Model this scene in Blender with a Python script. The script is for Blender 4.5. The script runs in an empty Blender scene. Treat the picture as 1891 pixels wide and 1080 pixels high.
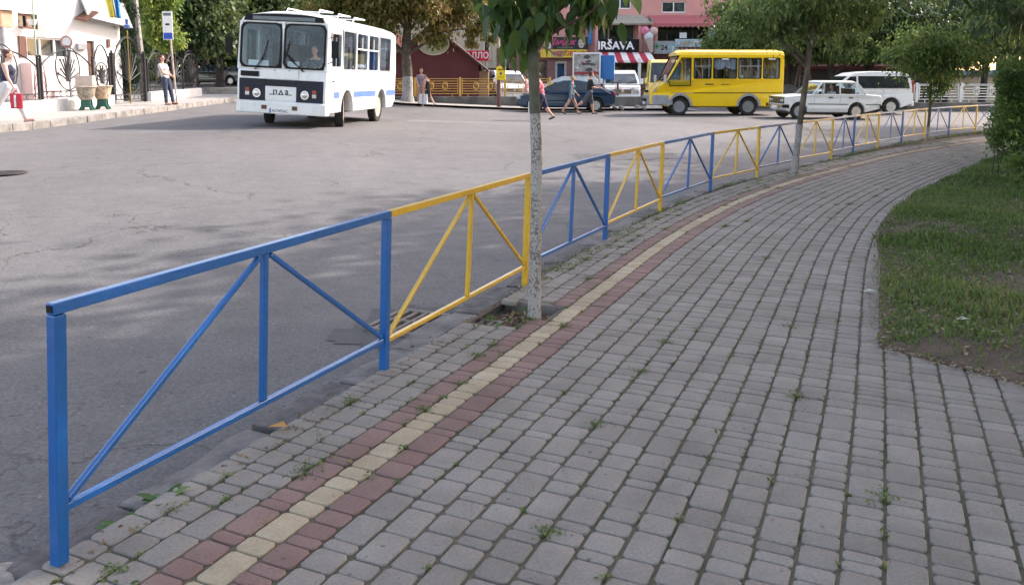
import bpy, math, random
import numpy as np
from mathutils import Vector, Matrix, Quaternion
R = math.radians
random.seed(7); rng = np.random.default_rng(7)
sc = bpy.context.scene
C = sc.collection
# ---------------------------------------------------------------- camera, sky, sun, exposure
F_PX, CY, HOR, CAM_H = 1500.0, 325.0, 147.0, 1.57
PITCH = math.atan((CY - HOR) / F_PX)
cd = bpy.data.cameras.new('camera'); cam = bpy.data.objects.new('camera', cd); C.objects.link(cam)
cam.location = (0, 0, CAM_H); cam.rotation_euler = (math.pi/2 - PITCH, 0, 0)
cd.sensor_width = 36; cd.lens = F_PX/1891*36; cd.shift_y = -(540-CY)/1891; cd.clip_start = .05; cd.clip_end = 600
sc.camera = cam
SUN_AZ, SUN_EL = R(27), R(37)
w = bpy.data.worlds.new('World'); sc.world = w; w.use_nodes = True
nt = w.node_tree; bg = nt.nodes['Background']; sky = nt.nodes.new('ShaderNodeTexSky')
sky.sky_type = 'NISHITA'; sky.sun_disc = False; sky.sun_elevation = SUN_EL; sky.sun_rotation = math.pi/2 - SUN_AZ
sky.air_density = 1.0; sky.dust_density = 1.6; sky.ozone_density = 1.0
wb = nt.nodes.new('ShaderNodeMix'); wb.data_type = 'RGBA'; wb.blend_type = 'MULTIPLY'; wb.inputs[0].default_value = 1; wb.inputs[7].default_value = (1.27, 1.03, .84, 1)
nt.links.new(sky.outputs[0], wb.inputs[6]); nt.links.new(wb.outputs[2], bg.inputs[0]); bg.inputs[1].default_value = .15
sl = bpy.data.lights.new('sun', 'SUN'); sl.energy = 2.0; sl.angle = R(.6); sl.color = (1, .95, .89)
so = bpy.data.objects.new('sun', sl); C.objects.link(so)
so.rotation_euler = Vector((math.cos(SUN_EL)*math.cos(SUN_AZ), math.cos(SUN_EL)*math.sin(SUN_AZ), math.sin(SUN_EL))).to_track_quat('Z', 'Y').to_euler()
sc.view_settings.view_transform = 'Standard'; sc.view_settings.look = 'None'; sc.view_settings.gamma = 1
sc.view_settings.exposure = 1.85
sc.cycles.max_bounces = 6; sc.cycles.transparent_max_bounces = 12; sc.cycles.diffuse_bounces = 3; sc.cycles.glossy_bounces = 2
sc.cycles.use_denoising = True

# ---------------------------------------------------------------- helpers
def tag(o, label=None, cat=None, group=None, kind=None):
    if label: o['label'] = label
    if cat: o['category'] = cat
    if group: o['group'] = group
    if kind: o['kind'] = kind
    return o
def thing(name, label, cat, loc=(0,0,0), rz=0.0, group=None):
    o = bpy.data.objects.new(name, None); C.objects.link(o); o.empty_display_size = .2
    o.location = loc; o.rotation_euler = (0, 0, rz)
    return tag(o, label, cat, group)
def smooth01(t):
    t = min(1.0, max(0.0, t)); return t*t*(3-2*t)
def px(u, v, Y):
    """point seen at photo pixel u, v whose distance ahead of the camera is Y"""
    x = (u-945.5)/F_PX; y = (CY-v)/F_PX
    dy = math.cos(PITCH)+y*math.sin(PITCH); dz = -math.sin(PITCH)+y*math.cos(PITCH); t = Y/dy
    return Vector((x*t, Y, CAM_H+dz*t))
def X_at(u, Y, v=150): return px(u, v, Y).x
def Z_at(v, Y): return px(945, v, Y).z

class MB:
    def __init__(s): s.v = []; s.f = []; s.m = []; s.M = Matrix(); s.mi = 0
    def add(s, vs, fs, mi=None):
        b = len(s.v); M = s.M
        s.v += [tuple(M @ Vector(p)) for p in vs]
        s.f += [tuple(i+b for i in f) for f in fs]
        s.m += [s.mi if mi is None else mi]*len(fs); return s
    def box(s, c, d, rz=0, mi=None, rot=None):
        x, y, z = d[0]/2, d[1]/2, d[2]/2
        Mx = Matrix.Translation(c) @ (rot.to_4x4() if rot is not None else Matrix.Rotation(rz, 4, 'Z'))
        vs = [Mx @ Vector(p) for p in ((-x,-y,-z),(x,-y,-z),(x,y,-z),(-x,y,-z),(-x,-y,z),(x,-y,z),(x,y,z),(-x,y,z))]
        return s.add(vs, [(3,2,1,0),(4,5,6,7),(0,1,5,4),(1,2,6,5),(2,3,7,6),(3,0,4,7)], mi)
    def bx(s, x0, x1, y0, y1, z0, z1, mi=None):
        return s.box(((x0+x1)/2,(y0+y1)/2,(z0+z1)/2), (abs(x1-x0),abs(y1-y0),abs(z1-z0)), 0, mi)
    def bar(s, a, b, w, h=None, up=(0,0,1), mi=None):
        a, b = Vector(a), Vector(b); h = h or w; d = b-a; L = d.length
        if L < 1e-6: return s
        t = d/L; up = Vector(up)
        if abs(t.dot(up)) > .98: up = Vector((1,0,0)) if abs(t.x) < .9 else Vector((0,1,0))
        r = t.cross(up).normalized(); u = r.cross(t)
        vs = [p + r*sx*w/2 + u*su*h/2 for p in (a, b) for sx, su in ((-1,-1),(1,-1),(1,1),(-1,1))]
        return s.add(vs, [(0,1,2,3),(7,6,5,4),(0,4,5,1),(1,5,6,2),(2,6,7,3),(3,7,4,0)], mi)
    def tube(s, pts, rad, n=8, mi=None, cap=True, closed=False):
        pts = [Vector(p) for p in pts]; m = len(pts)
        rs = rad if hasattr(rad, '__len__') else [rad]*m
        vs = []; fs = []; pu = None
        for i, p in enumerate(pts):
            if closed: t = pts[(i+1) % m]-pts[i-1]
            else: t = pts[min(i+1, m-1)]-pts[max(i-1, 0)]
            t = t.normalized() if t.length > 1e-9 else Vector((0,0,1))
            if pu is None: pu = Vector((0,0,1)) if abs(t.z) < .9 else Vector((1,0,0))
            r = t.cross(pu); r = r.normalized() if r.length > 1e-6 else Vector((1,0,0)); u = r.cross(t); pu = u
            for k in range(n):
                a = 2*math.pi*k/n; vs.append(p + (r*math.cos(a)+u*math.sin(a))*rs[i])
        for i in range(m if closed else m-1):
            j = (i+1) % m
            for k in range(n):
                q = (k+1) % n; fs.append((i*n+k, i*n+q, j*n+q, j*n+k))
        if cap and not closed: fs.append(tuple(range(n))[::-1]); fs.append(tuple((m-1)*n+k for k in range(n)))
        return s.add(vs, fs, mi)
    def cyl(s, a, b, r, n=16, mi=None, r2=None): return s.tube([a, b], [r, r if r2 is None else r2], n, mi)
    def lathe(s, prof, n=20, c=(0,0,0), axis='Z', mi=None, closed=False):
        c = Vector(c); vs = []; fs = []; m = len(prof)
        for (r, h) in prof:
            for k in range(n):
                a = 2*math.pi*k/n; x, y = r*math.cos(a), r*math.sin(a)
                vs.append(c+(Vector((x,y,h)) if axis == 'Z' else Vector((x,h,y)) if axis == 'Y' else Vector((h,x,y))))
        for i in range(m if closed else m-1):
            j = (i+1) % m
            for k in range(n):
                q = (k+1) % n; fs.append((i*n+k, i*n+q, j*n+q, j*n+k))
        if not closed:
            if prof[0][0] > 1e-4: fs.append(tuple(range(n))[::-1])
            if prof[-1][0] > 1e-4: fs.append(tuple((m-1)*n+k for k in range(n)))
        return s.add(vs, fs, mi)
    def ball(s, c, r, n=10, mi=None, rot=None):
        rx, ry, rz = r if hasattr(r, '__len__') else (r, r, r); vs = []; fs = []; h = max(4, n//2+1)
        for i in range(h+1):
            ph = math.pi*i/h
            for k in range(n):
                a = 2*math.pi*k/n; p = Vector((rx*math.sin(ph)*math.cos(a), ry*math.sin(ph)*math.sin(a), rz*math.cos(ph)))
                vs.append(Vector(c)+((rot @ p) if rot is not None else p))
        for i in range(h):
            for k in range(n):
                q = (k+1) % n; fs.append((i*n+k, i*n+q, (i+1)*n+q, (i+1)*n+k)[::-1])
        return s.add(vs, fs, mi)
    def slab(s, prof, yf, mi=None):
        """closed side profile (x, z) given half width yf(x, z)"""
        n = len(prof); yf2 = yf if callable(yf) else (lambda x, z: yf)
        vs = [(x, yf2(x, z), z) for x, z in prof]+[(x, -yf2(x, z), z) for x, z in prof]
        fs = [tuple(range(n)), tuple(range(2*n-1, n-1, -1))]+[(i, i+n, (i+1) % n+n, (i+1) % n) for i in range(n)]
        return s.add(vs, fs, mi)
    def panel(s, prof, yf, off=.004, th=.012, side=1, mi=None):
        """thin plate lying on a side wall"""
        n = len(prof); yf2 = yf if callable(yf) else (lambda x, z: yf)
        vs = [(x, side*(yf2(x, z)+off), z) for x, z in prof]+[(x, side*(yf2(x, z)-th), z) for x, z in prof]
        fs = [tuple(range(n)), tuple(range(2*n-1, n-1, -1))]+[(i, i+n, (i+1) % n+n, (i+1) % n) for i in range(n)]
        return s.add(vs, fs, mi)
    def prism(s, poly, z0, z1, mi=None):
        n = len(poly); vs = [(x, y, z0) for x, y in poly]+[(x, y, z1) for x, y in poly]
        return s.add(vs, [tuple(range(n))[::-1], tuple(range(n, 2*n))]+[(i, (i+1) % n, (i+1) % n+n, i+n) for i in range(n)], mi)
    def wallpoly(s, poly, y0, y1, mi=None):
        """polygon (x, z) given thickness between y0 and y1"""
        n = len(poly); vs = [(x, y0, z) for x, z in poly]+[(x, y1, z) for x, z in poly]
        return s.add(vs, [tuple(range(n)), tuple(range(n, 2*n))[::-1]]+[(i, i+n, (i+1) % n+n, (i+1) % n) for i in range(n)], mi)
    def quadplate(s, p, th=.01, mi=None):
        p = [Vector(q) for q in p]; nrm = (p[1]-p[0]).cross(p[2]-p[0]).normalized()*th
        n = len(p); vs = p+[q-nrm for q in p]
        return s.add(vs, [tuple(range(n)), tuple(range(n, 2*n))[::-1]]+[(i, i+n, (i+1) % n+n, (i+1) % n) for i in range(n)], mi)
    def build(s, name, mats, parent=None, smooth=False, bevel=0, seg=2, sub=0):
        me = bpy.data.meshes.new(name); me.from_pydata(s.v, [], s.f)
        if not isinstance(mats, (list, tuple)): mats = [mats]
        for m in mats: me.materials.append(m)
        if len(mats) > 1: me.polygons.foreach_set('material_index', s.m)
        # consistent outward normals
        import bmesh
        bm = bmesh.new(); bm.from_mesh(me); bmesh.ops.recalc_face_normals(bm, faces=bm.faces); bm.to_mesh(me); bm.free()
        if smooth: me.polygons.foreach_set('use_smooth', [True]*len(me.polygons))
        me.update(); o = bpy.data.objects.new(name, me); C.objects.link(o)
        if parent is not None: o.parent = parent
        if bevel:
            b = o.modifiers.new('bevel', 'BEVEL'); b.width = bevel; b.segments = seg; b.limit_method = 'ANGLE'; b.angle_limit = R(32)
            b.harden_normals = False
        if smooth and not sub and bevel is not None:
            try: me.set_sharp_from_angle(angle=R(40))
            except Exception: pass
        return o
def np_mesh(name, V, Fq, mat, parent=None, tint=None, smooth=False):
    """fast mesh from arrays; Fq is (n, k) faces; tint is one value per face corner group"""
    me = bpy.data.meshes.new(name); n, k = Fq.shape
    me.vertices.add(len(V)); me.vertices.foreach_set('co', np.ascontiguousarray(V, dtype=np.float32).ravel())
    me.loops.add(n*k); me.loops.foreach_set('vertex_index', Fq.astype(np.int32).ravel())
    me.polygons.add(n); me.polygons.foreach_set('loop_start', np.arange(0, n*k, k, dtype=np.int32))
    if tint is not None:
        a = me.attributes.new('tint', 'FLOAT', 'POINT'); a.data.foreach_set('value', tint.astype(np.float32))
    for m in (mat if isinstance(mat, (list, tuple)) else [mat]): me.materials.append(m)
    me.update(calc_edges=True); me.validate()
    if smooth: me.polygons.foreach_set('use_smooth', [True]*len(me.polygons))
    o = bpy.data.objects.new(name, me); C.objects.link(o)
    if parent is not None: o.parent = parent
    return o
def copy_tree(o, parent=None):
    c = o.copy(); C.objects.link(c); c.parent = parent
    for ch in o.children: copy_tree(ch, c)
    return c

# ---------------------------------------------------------------- materials
MT = {}
def mat(name, col, rough=.6, metal=0.0, var=.12, scale=4.0, bump=0.0, bscale=60.0, col2=None, spec=.5, coat=0.0, dirt=0.0, detail=4):
    if name in MT: return MT[name]
    m = bpy.data.materials.new(name); m.use_nodes = True; MT[name] = m
    N = m.node_tree.nodes; L = m.node_tree.links; b = N['Principled BSDF']
    b.inputs['Roughness'].default_value = rough; b.inputs['Metallic'].default_value = metal
    b.inputs['Specular IOR Level'].default_value = spec; b.inputs['Coat Weight'].default_value = coat
    tc = N.new('ShaderNodeTexCoord'); no = N.new('ShaderNodeTexNoise'); no.inputs['Scale'].default_value = scale; no.inputs['Detail'].default_value = detail
    no.inputs['Roughness'].default_value = .65
    L.new(tc.outputs['Object'], no.inputs['Vector'])
    cr = N.new('ShaderNodeValToRGB'); c2 = col2 or tuple(c*(1-var*2) for c in col)
    cr.color_ramp.elements[0].position = .3; cr.color_ramp.elements[1].position = .7
    cr.color_ramp.elements[0].color = (*c2, 1); cr.color_ramp.elements[1].color = (*[min(1, c*(1+var*.6)) for c in col], 1)
    L.new(no.outputs['Fac'], cr.inputs[0]); L.new(cr.outputs[0], b.inputs['Base Color'])
    if dirt:
        n2 = N.new('ShaderNodeTexNoise'); n2.inputs['Scale'].default_value = scale*3.1; n2.inputs['Detail'].default_value = 6
        L.new(tc.outputs['Object'], n2.inputs['Vector'])
        mr = N.new('ShaderNodeMapRange'); mr.inputs[1].default_value = .5; mr.inputs[2].default_value = .75; mr.inputs[4].default_value = dirt
        L.new(n2.outputs['Fac'], mr.inputs[0]); mx = N.new('ShaderNodeMix'); mx.data_type = 'RGBA'
        mx.inputs[7].default_value = (.09, .075, .06, 1); L.new(mr.outputs[0], mx.inputs[0]); L.new(cr.outputs[0], mx.inputs[6]); L.new(mx.outputs[2], b.inputs['Base Color'])
    if bump:
        n3 = N.new('ShaderNodeTexNoise'); n3.inputs['Scale'].default_value = bscale; n3.inputs['Detail'].default_value = 5
        L.new(tc.outputs['Object'], n3.inputs['Vector']); bp = N.new('ShaderNodeBump'); bp.inputs['Strength'].default_value = bump; bp.inputs['Distance'].default_value = .02
        L.new(n3.outputs['Fac'], bp.inputs['Height']); L.new(bp.outputs[0], b.inputs['Normal'])
    return m
def glassmat(name, tint, see=.6, rough=.03):
    if name in MT: return MT[name]
    m = bpy.data.materials.new(name); m.use_nodes = True; MT[name] = m
    N = m.node_tree.nodes; L = m.node_tree.links; N.remove(N['Principled BSDF']); out = N['Material Output']
    t = N.new('ShaderNodeBsdfTransparent'); t.inputs[0].default_value = (*[c*see for c in tint], 1)
    g = N.new('ShaderNodeBsdfGlossy'); g.inputs['Roughness'].default_value = rough; g.inputs[0].default_value = (.9, .95, 1, 1)
    fr = N.new('ShaderNodeFresnel'); fr.inputs[0].default_value = 1.45
    fm = N.new('ShaderNodeMath'); fm.operation = 'MULTIPLY'; fm.inputs[1].default_value = .6; L.new(fr.outputs[0], fm.inputs[0])
    mx = N.new('ShaderNodeMixShader'); L.new(fm.outputs[0], mx.inputs[0]); L.new(t.outputs[0], mx.inputs[1]); L.new(g.outputs[0], mx.inputs[2]); L.new(mx.outputs[0], out.inputs[0])
    return m
def leafmat(name, cols, trans=.35, rough=.5):
    m = bpy.data.materials.new(name); m.use_nodes = True; MT[name] = m
    N = m.node_tree.nodes; L = m.node_tree.links; b = N['Principled BSDF']; out = N['Material Output']
    at = N.new('ShaderNodeAttribute'); at.attribute_name = 'tint'
    cr = N.new('ShaderNodeValToRGB'); L.new(at.outputs['Fac'], cr.inputs[0])
    el = cr.color_ramp.elements; el[0].color = (*cols[0], 1); el[1].color = (*cols[-1], 1)
    for i, c in enumerate(cols[1:-1]): e = el.new((i+1)/(len(cols)-1)); e.color = (*c, 1)
    L.new(cr.outputs[0], b.inputs['Base Color']); b.inputs['Roughness'].default_value = rough; b.inputs['Specular IOR Level'].default_value = .35
    tr = N.new('ShaderNodeBsdfTranslucent'); hs = N.new('ShaderNodeHueSaturation'); hs.inputs['Value'].default_value = 1.6; hs.inputs['Hue'].default_value = .485
    L.new(cr.outputs[0], hs.inputs['Color']); L.new(hs.outputs[0], tr.inputs[0])
    mx = N.new('ShaderNodeMixShader'); mx.inputs[0].default_value = trans
    L.new(b.outputs[0], mx.inputs[1]); L.new(tr.outputs[0], mx.inputs[2]); L.new(mx.outputs[0], out.inputs[0]); return m

def asphalt_mat():
    m = bpy.data.materials.new('asphalt'); m.use_nodes = True
    N = m.node_tree.nodes; L = m.node_tree.links; b = N['Principled BSDF']; tc = N.new('ShaderNodeTexCoord')
    def noise(s, d=5, w=None, r=.6):
        n = N.new('ShaderNodeTexNoise'); n.inputs['Scale'].default_value = s; n.inputs['Detail'].default_value = d; n.inputs['Roughness'].default_value = r
        L.new(w if w else tc.outputs['Object'], n.inputs['Vector']); return n
    def ramp(src, p0, p1, c0, c1):
        r = N.new('ShaderNodeValToRGB'); r.color_ramp.elements[0].position = p0; r.color_ramp.elements[1].position = p1
        r.color_ramp.elements[0].color = (*c0, 1); r.color_ramp.elements[1].color = (*c1, 1); L.new(src, r.inputs[0]); return r
    def mix(f, a, c, mode='MIX', fac=None):
        x = N.new('ShaderNodeMix'); x.data_type = 'RGBA'; x.blend_type = mode
        if f is not None: L.new(f, x.inputs[0])
        if fac is not None: x.inputs[0].default_value = fac
        for s, i in ((a, 6), (c, 7)):
            if isinstance(s, tuple): x.inputs[i].default_value = (*s, 1)
            else: L.new(s, x.inputs[i])
        return x.outputs[2]
    mp = N.new('ShaderNodeMapping'); mp.inputs['Scale'].default_value = (1, .45, 1); mp.inputs['Rotation'].default_value = (0, 0, R(-30)); L.new(tc.outputs['Object'], mp.inputs[0])
    big = noise(.22, 6, mp.outputs[0]); c = ramp(big.outputs[0], .35, .68, (.130, .127, .130), (.180, .175, .177)).outputs[0]
    fine = noise(55, 3, None, .8); c = mix(None, c, ramp(fine.outputs[0], .35, .7, (.55, .55, .56), (1.3, 1.28, 1.25)).outputs[0], 'MULTIPLY', .8)
    mid = noise(3.2, 6, None, .75); c = mix(None, c, ramp(mid.outputs[0], .35, .7, (.8, .79, .78), (1.12, 1.1, 1.09)).outputs[0], 'MULTIPLY', .8)
    # specks of dark tar and pale grit
    sp = noise(17, 2, None, .5); c = mix(ramp(sp.outputs[0], .69, .73, (0,0,0), (.8,.8,.8)).outputs[0], c, (.06, .056, .055))
    sp2 = noise(23, 2, None, .5); c = mix(ramp(sp2.outputs[0], .72, .76, (0,0,0), (.6,.6,.6)).outputs[0], c, (.3, .28, .26))
    # cracks
    w1 = N.new('ShaderNodeVectorMath'); w1.operation = 'ADD'; nd = noise(1.3, 5, None, .6); sca = N.new('ShaderNodeVectorMath'); sca.operation = 'SCALE'; sca.inputs[3].default_value = 1.1
    L.new(nd.outputs['Color'], sca.inputs[0]); L.new(sca.outputs[0], w1.inputs[0]); L.new(tc.outputs['Object'], w1.inputs[1])
    vo = N.new('ShaderNodeTexVoronoi'); vo.feature = 'DISTANCE_TO_EDGE'; vo.inputs['Scale'].default_value = .42; L.new(w1.outputs[0], vo.inputs['Vector'])
    cw = ramp(vo.outputs['Distance'], .0015, .0055, (1,1,1), (0,0,0)); mk = noise(.33, 2); mkr = ramp(mk.outputs[0], .44, .56, (0,0,0), (.85,.85,.85))
    ck = mix(None, cw.outputs[0], mkr.outputs[0], 'MULTIPLY', 1.0); c = mix(ck, c, (.035, .032, .03))
    # sandy dust near the kerb stones, patches
    du = noise(.7, 7, None, .7); c = mix(ramp(du.outputs[0], .56, .72, (0,0,0), (.45,.45,.45)).outputs[0], c, (.19, .18, .175))
    L.new(c, b.inputs['Base Color']); b.inputs['Roughness'].default_value = .82; b.inputs['Specular IOR Level'].default_value = .35
    bp = N.new('ShaderNodeBump'); bp.inputs['Strength'].default_value = .55; bp.inputs['Distance'].default_value = .008
    ad = N.new('ShaderNodeMath'); ad.operation = 'SUBTRACT'; L.new(fine.outputs[0], ad.inputs[0]); L.new(ck, ad.inputs[1]); L.new(ad.outputs[0], bp.inputs['Height']); L.new(bp.outputs[0], b.inputs['Normal'])
    return m
def paver_mat(name, base, alt):
    m = bpy.data.materials.new(name); m.use_nodes = True
    N = m.node_tree.nodes; L = m.node_tree.links; b = N['Principled BSDF']; tc = N.new('ShaderNodeTexCoord')
    at = N.new('ShaderNodeAttribute'); at.attribute_name = 'tint'
    cr = N.new('ShaderNodeValToRGB'); cr.color_ramp.elements[0].color = (*base, 1); cr.color_ramp.elements[1].color = (*alt, 1); L.new(at.outputs['Fac'], cr.inputs[0])
    n1 = N.new('ShaderNodeTexNoise'); n1.inputs['Scale'].default_value = 2.2; n1.inputs['Detail'].default_value = 7; n1.inputs['Roughness'].default_value = .7; L.new(tc.outputs['Object'], n1.inputs[0])
    r1 = N.new('ShaderNodeValToRGB'); r1.color_ramp.elements[0].position = .3; r1.color_ramp.elements[1].position = .72
    r1.color_ramp.elements[0].color = (.72, .7, .68, 1); r1.color_ramp.elements[1].color = (1.14, 1.14, 1.14, 1); L.new(n1.outputs[0], r1.inputs[0])
    mx = N.new('ShaderNodeMix'); mx.data_type = 'RGBA'; mx.blend_type = 'MULTIPLY'; mx.inputs[0].default_value = 1; L.new(cr.outputs[0], mx.inputs[6]); L.new(r1.outputs[0], mx.inputs[7])
    n2 = N.new('ShaderNodeTexNoise'); n2.inputs['Scale'].default_value = 90; n2.inputs['Detail'].default_value = 3; L.new(tc.outputs['Object'], n2.inputs[0])
    r2 = N.new('ShaderNodeValToRGB'); r2.color_ramp.elements[0].position = .3; r2.color_ramp.elements[1].position = .7; r2.color_ramp.elements[0].color = (.84,.84,.84,1); r2.color_ramp.elements[1].color = (1.1,1.1,1.1,1); L.new(n2.outputs[0], r2.inputs[0])
    m2 = N.new('ShaderNodeMix'); m2.data_type = 'RGBA'; m2.blend_type = 'MULTIPLY'; m2.inputs[0].default_value = 1; L.new(mx.outputs[2], m2.inputs[6]); L.new(r2.outputs[0], m2.inputs[7])
    # dark spots and pale scuffs
    n3 = N.new('ShaderNodeTexNoise'); n3.inputs['Scale'].default_value = 26; n3.inputs['Detail'].default_value = 1; L.new(tc.outputs['Object'], n3.inputs[0])
    r3 = N.new('ShaderNodeValToRGB'); r3.color_ramp.elements[0].position = .74; r3.color_ramp.elements[1].position = .78; r3.color_ramp.elements[1].color = (.7,.7,.7,1); r3.color_ramp.elements[0].color = (0,0,0,1); L.new(n3.outputs[0], r3.inputs[0])
    m3 = N.new('ShaderNodeMix'); m3.data_type = 'RGBA'; L.new(r3.outputs[0], m3.inputs[0]); L.new(m2.outputs[2], m3.inputs[6]); m3.inputs[7].default_value = (.07,.065,.055,1)
    L.new(m3.outputs[2], b.inputs['Base Color']); b.inputs['Roughness'].default_value = .78
    bp = N.new('ShaderNodeBump'); bp.inputs['Strength'].default_value = .25; bp.inputs['Distance'].default_value = .004; L.new(n2.outputs[0], bp.inputs['Height']); L.new(bp.outputs[0], b.inputs['Normal'])
    return m
WHITE = mat('white_paint', (.78,.79,.8), .35, var=.03, scale=1.5, coat=.3, dirt=.12)
WHITEW = mat('whitewash', (.74,.74,.72), .9, var=.05, bump=.2)
PINKP = mat('pale_pink_plaster', (.68,.5,.5), .9, var=.06)
BLACK = mat('black_plastic', (.012,.012,.014), .6, var=.2, spec=.2)
RUBBER = mat('tyre_rubber', (.03,.029,.028), .85, var=.3, scale=9)
DARKIN = mat('dark_interior', (.05,.047,.045), .9)
CHROME = mat('chrome', (.6,.6,.62), .25, 1.0, var=.1)
STEEL = mat('grey_steel', (.32,.32,.33), .5, .6, var=.15)
GREYP = mat('grey_painted_plastic', (.33,.34,.36), .5)
YELLOW = mat('bus_yellow', (.92,.60,.005), .32, var=.03, scale=1.2, coat=.4, dirt=.06)
YVAN = mat('pale_yellow', (.75,.6,.18), .4)
NAVY = mat('dark_blue_paint', (.012,.04,.085), .3, var=.1, coat=.25)
BLACKC = mat('black_car_paint', (.015,.016,.018), .22, coat=.8)
REDL = mat('red_lens', (.45,.02,.02), .3)
ORANGE = mat('orange_lens', (.7,.2,.02), .3)
LENS = mat('headlamp_lens', (.55,.57,.6), .12, .5)
GLASS = glassmat('clear_glass', (.93,.98,1), .95)
GLASSD = mat('dark_glass', (.03,.036,.04), .06, spec=.9, var=.3, scale=2)
PANEB = mat('window_pane', (.06,.075,.085), .08, spec=.8, var=.5, scale=1.3)
SKIN = mat('skin', (.55,.31,.22), .55, var=.05)
HAIRD = mat('dark_hair', (.05,.03,.02), .7); HAIRB = mat('fair_hair', (.4,.24,.1), .7)
CURT = mat('grey_curtain', (.5,.5,.58), .9, var=.25, scale=9)
# ---------------------------------------------------------------- ground shape
from_px = lambda u, v: (lambda p: (p[0]*(CAM_H)/(CAM_H-p[2]), p[1]*CAM_H/(CAM_H-p[2])))(px(u, v, 3.0))
POSTS = [(-1.48,2.49),(-.70,4.29),(.10,6.17),(.92,7.91),(1.79,9.72),(2.85,11.58),(3.97,13.08),(5.10,14.55),(6.35,16.1),(7.35,17.45),(8.5,18.85),(9.75,20.3),(11.05,21.75),(12.45,23.15),(13.95,24.45),(15.5,25.65),(17.1,26.8)]
SPINE = [(-1.85,.4),(-1.38,1.45),(-.91,2.50),(-.45,3.5),(.03,4.55),(.50,5.6),(.97,6.65),(1.50,7.8),(2.17,9.1),(2.98,10.5),(3.95,11.95),(5.0,13.35),(6.3,14.95),(8.0,16.95),(9.9,18.9),(12.2,21.0),(15,23.4),(19,26.6),(24,30)]
def resample(pts, step):
    P = [np.array(p, float) for p in pts]; out = []
    for i in range(len(P)-1):
        p0 = P[max(i-1,0)]; p1 = P[i]; p2 = P[i+1]; p3 = P[min(i+2, len(P)-1)]
        n = 24
        for k in range(n):
            t = k/n; out.append(.5*((2*p1)+(-p0+p2)*t+(2*p0-5*p1+4*p2-p3)*t*t+(-p0+3*p1-3*p2+p3)*t**3))
    out.append(P[-1]); out = np.array(out)
    d = np.r_[0, np.cumsum(np.hypot(*np.diff(out, axis=0).T))]
    s = np.arange(0, d[-1], step)
    return np.c_[np.interp(s, d, out[:,0]), np.interp(s, d, out[:,1])], s
FL, _ = resample([(-2.6,-.2),(-2.04,1.2)]+POSTS+[(21,29.4),(27,33),(60,50)], .25)
def S_(t): t = np.clip(t, 0, 1); return t*t*(3-2*t)
def zr(X, Y):
    X = np.asarray(X, float); Y = np.asarray(Y, float); sh = X.shape; x = X.ravel(); y = Y.ravel()
    d = np.full(x.shape, 1e9); idx = np.zeros(x.shape, int)
    for i in range(len(FL)):
        q = (x-FL[i,0])**2+(y-FL[i,1])**2; k = q < d; d[k] = q[k]; idx[k] = i
    d = np.sqrt(d); T = np.diff(FL, axis=0); T = np.vstack([T, T[-1:]])[idx]
    side = T[:,0]*(y-FL[idx,1])-T[:,1]*(x-FL[idx,0]); d = np.where(side > 0, d, 0)
    z = -.08+.18*S_(y/20)*S_(d/8)+.30*S_((2-x)/10)*S_((y-2)/13)*S_(d/6)+.02*np.maximum(0, y-20)*S_((-x-4)/7)
    return z.reshape(sh) if sh else float(z[0])
def grid_mesh(name, xs, ys, zf, m, smooth=True):
    Xg, Yg = np.meshgrid(xs, ys); Zg = zf(Xg, Yg); V = np.c_[Xg.ravel(), Yg.ravel(), Zg.ravel()]
    nx, ny = len(xs), len(ys); i = np.arange(nx-1)[None]+np.arange(ny-1)[:,None]*nx; i = i.ravel()
    return np_mesh(name, V, np.c_[i, i+1, i+1+nx, i+nx], m, smooth=smooth)
def axis(segs):
    out = []
    for a, b, s in segs: out += list(np.arange(a, b, s))
    return np.array(out+[segs[-1][1]])
ASPH = asphalt_mat()
jit = lambda X, Y: .006*np.sin(X*1.7+Y*.9)+.005*np.sin(Y*2.3-X)
road = grid_mesh('road', axis([(-300,-60,30),(-60,-20,2),(-20,20,.4),(20,60,2),(60,300,30)]), axis([(-30,0,3),(0,40,.4),(40,80,2),(80,320,30)]), lambda X, Y: zr(X, Y)+jit(X, Y)*(Y < 38), ASPH)
tag(road, kind='structure')

def road_patch(pts, m, lift=.004, st=.06):
    P = np.array(pts, float); x0, y0 = P.min(0); x1, y1 = P.max(0); xs = np.arange(x0, x1, st); ys = np.arange(y0, y1, st); nx = len(xs)
    X, Y = np.meshgrid(xs, ys); Z = zr(X, Y)+jit(X, Y)+lift; V = np.c_[X.ravel(), Y.ravel(), Z.ravel()]; F = []
    for j in range(len(ys)-1):
        for i in range(nx-1):
            cx, cy = xs[i]+.03+.06*math.sin(ys[j]*9)+.03*math.sin(ys[j]*31), ys[j]+.03+.05*math.sin(xs[i]*8)+.03*math.sin(xs[i]*27); ins = False
            for k in range(len(P)):
                (ax, ay), (bx_, by_) = P[k], P[k-1]
                if (ay > cy) != (by_ > cy) and cx < (bx_-ax)*(cy-ay)/(by_-ay)+ax: ins = not ins
            if ins: F.append((j*nx+i, j*nx+i+1, (j+1)*nx+i+1, (j+1)*nx+i))
    o = np_mesh('road_patch', V, np.array(F), m, smooth=True); tag(o, kind='structure')
PT1 = mat('patch_light', (.165,.16,.162), .85, var=.12, scale=2.5, bump=.4, bscale=90, detail=8); PT2 = mat('patch_dark', (.085,.082,.085), .8, var=.2, scale=3, bump=.5, bscale=70, detail=8)
road_patch([(-1.18,5.0),(-.75,4.75),(-.25,4.95),(-.02,5.4),(-.1,5.75),(-.55,5.85),(-1.0,5.6)], PT2); road_patch([(1.4,15.8),(3.6,16.6),(3.4,17.6),(1.2,16.9)], PT2); road_patch([(-3.4,25.5),(1.8,26.2),(1.9,27.2),(-3.3,26.6)], PT1)
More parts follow.
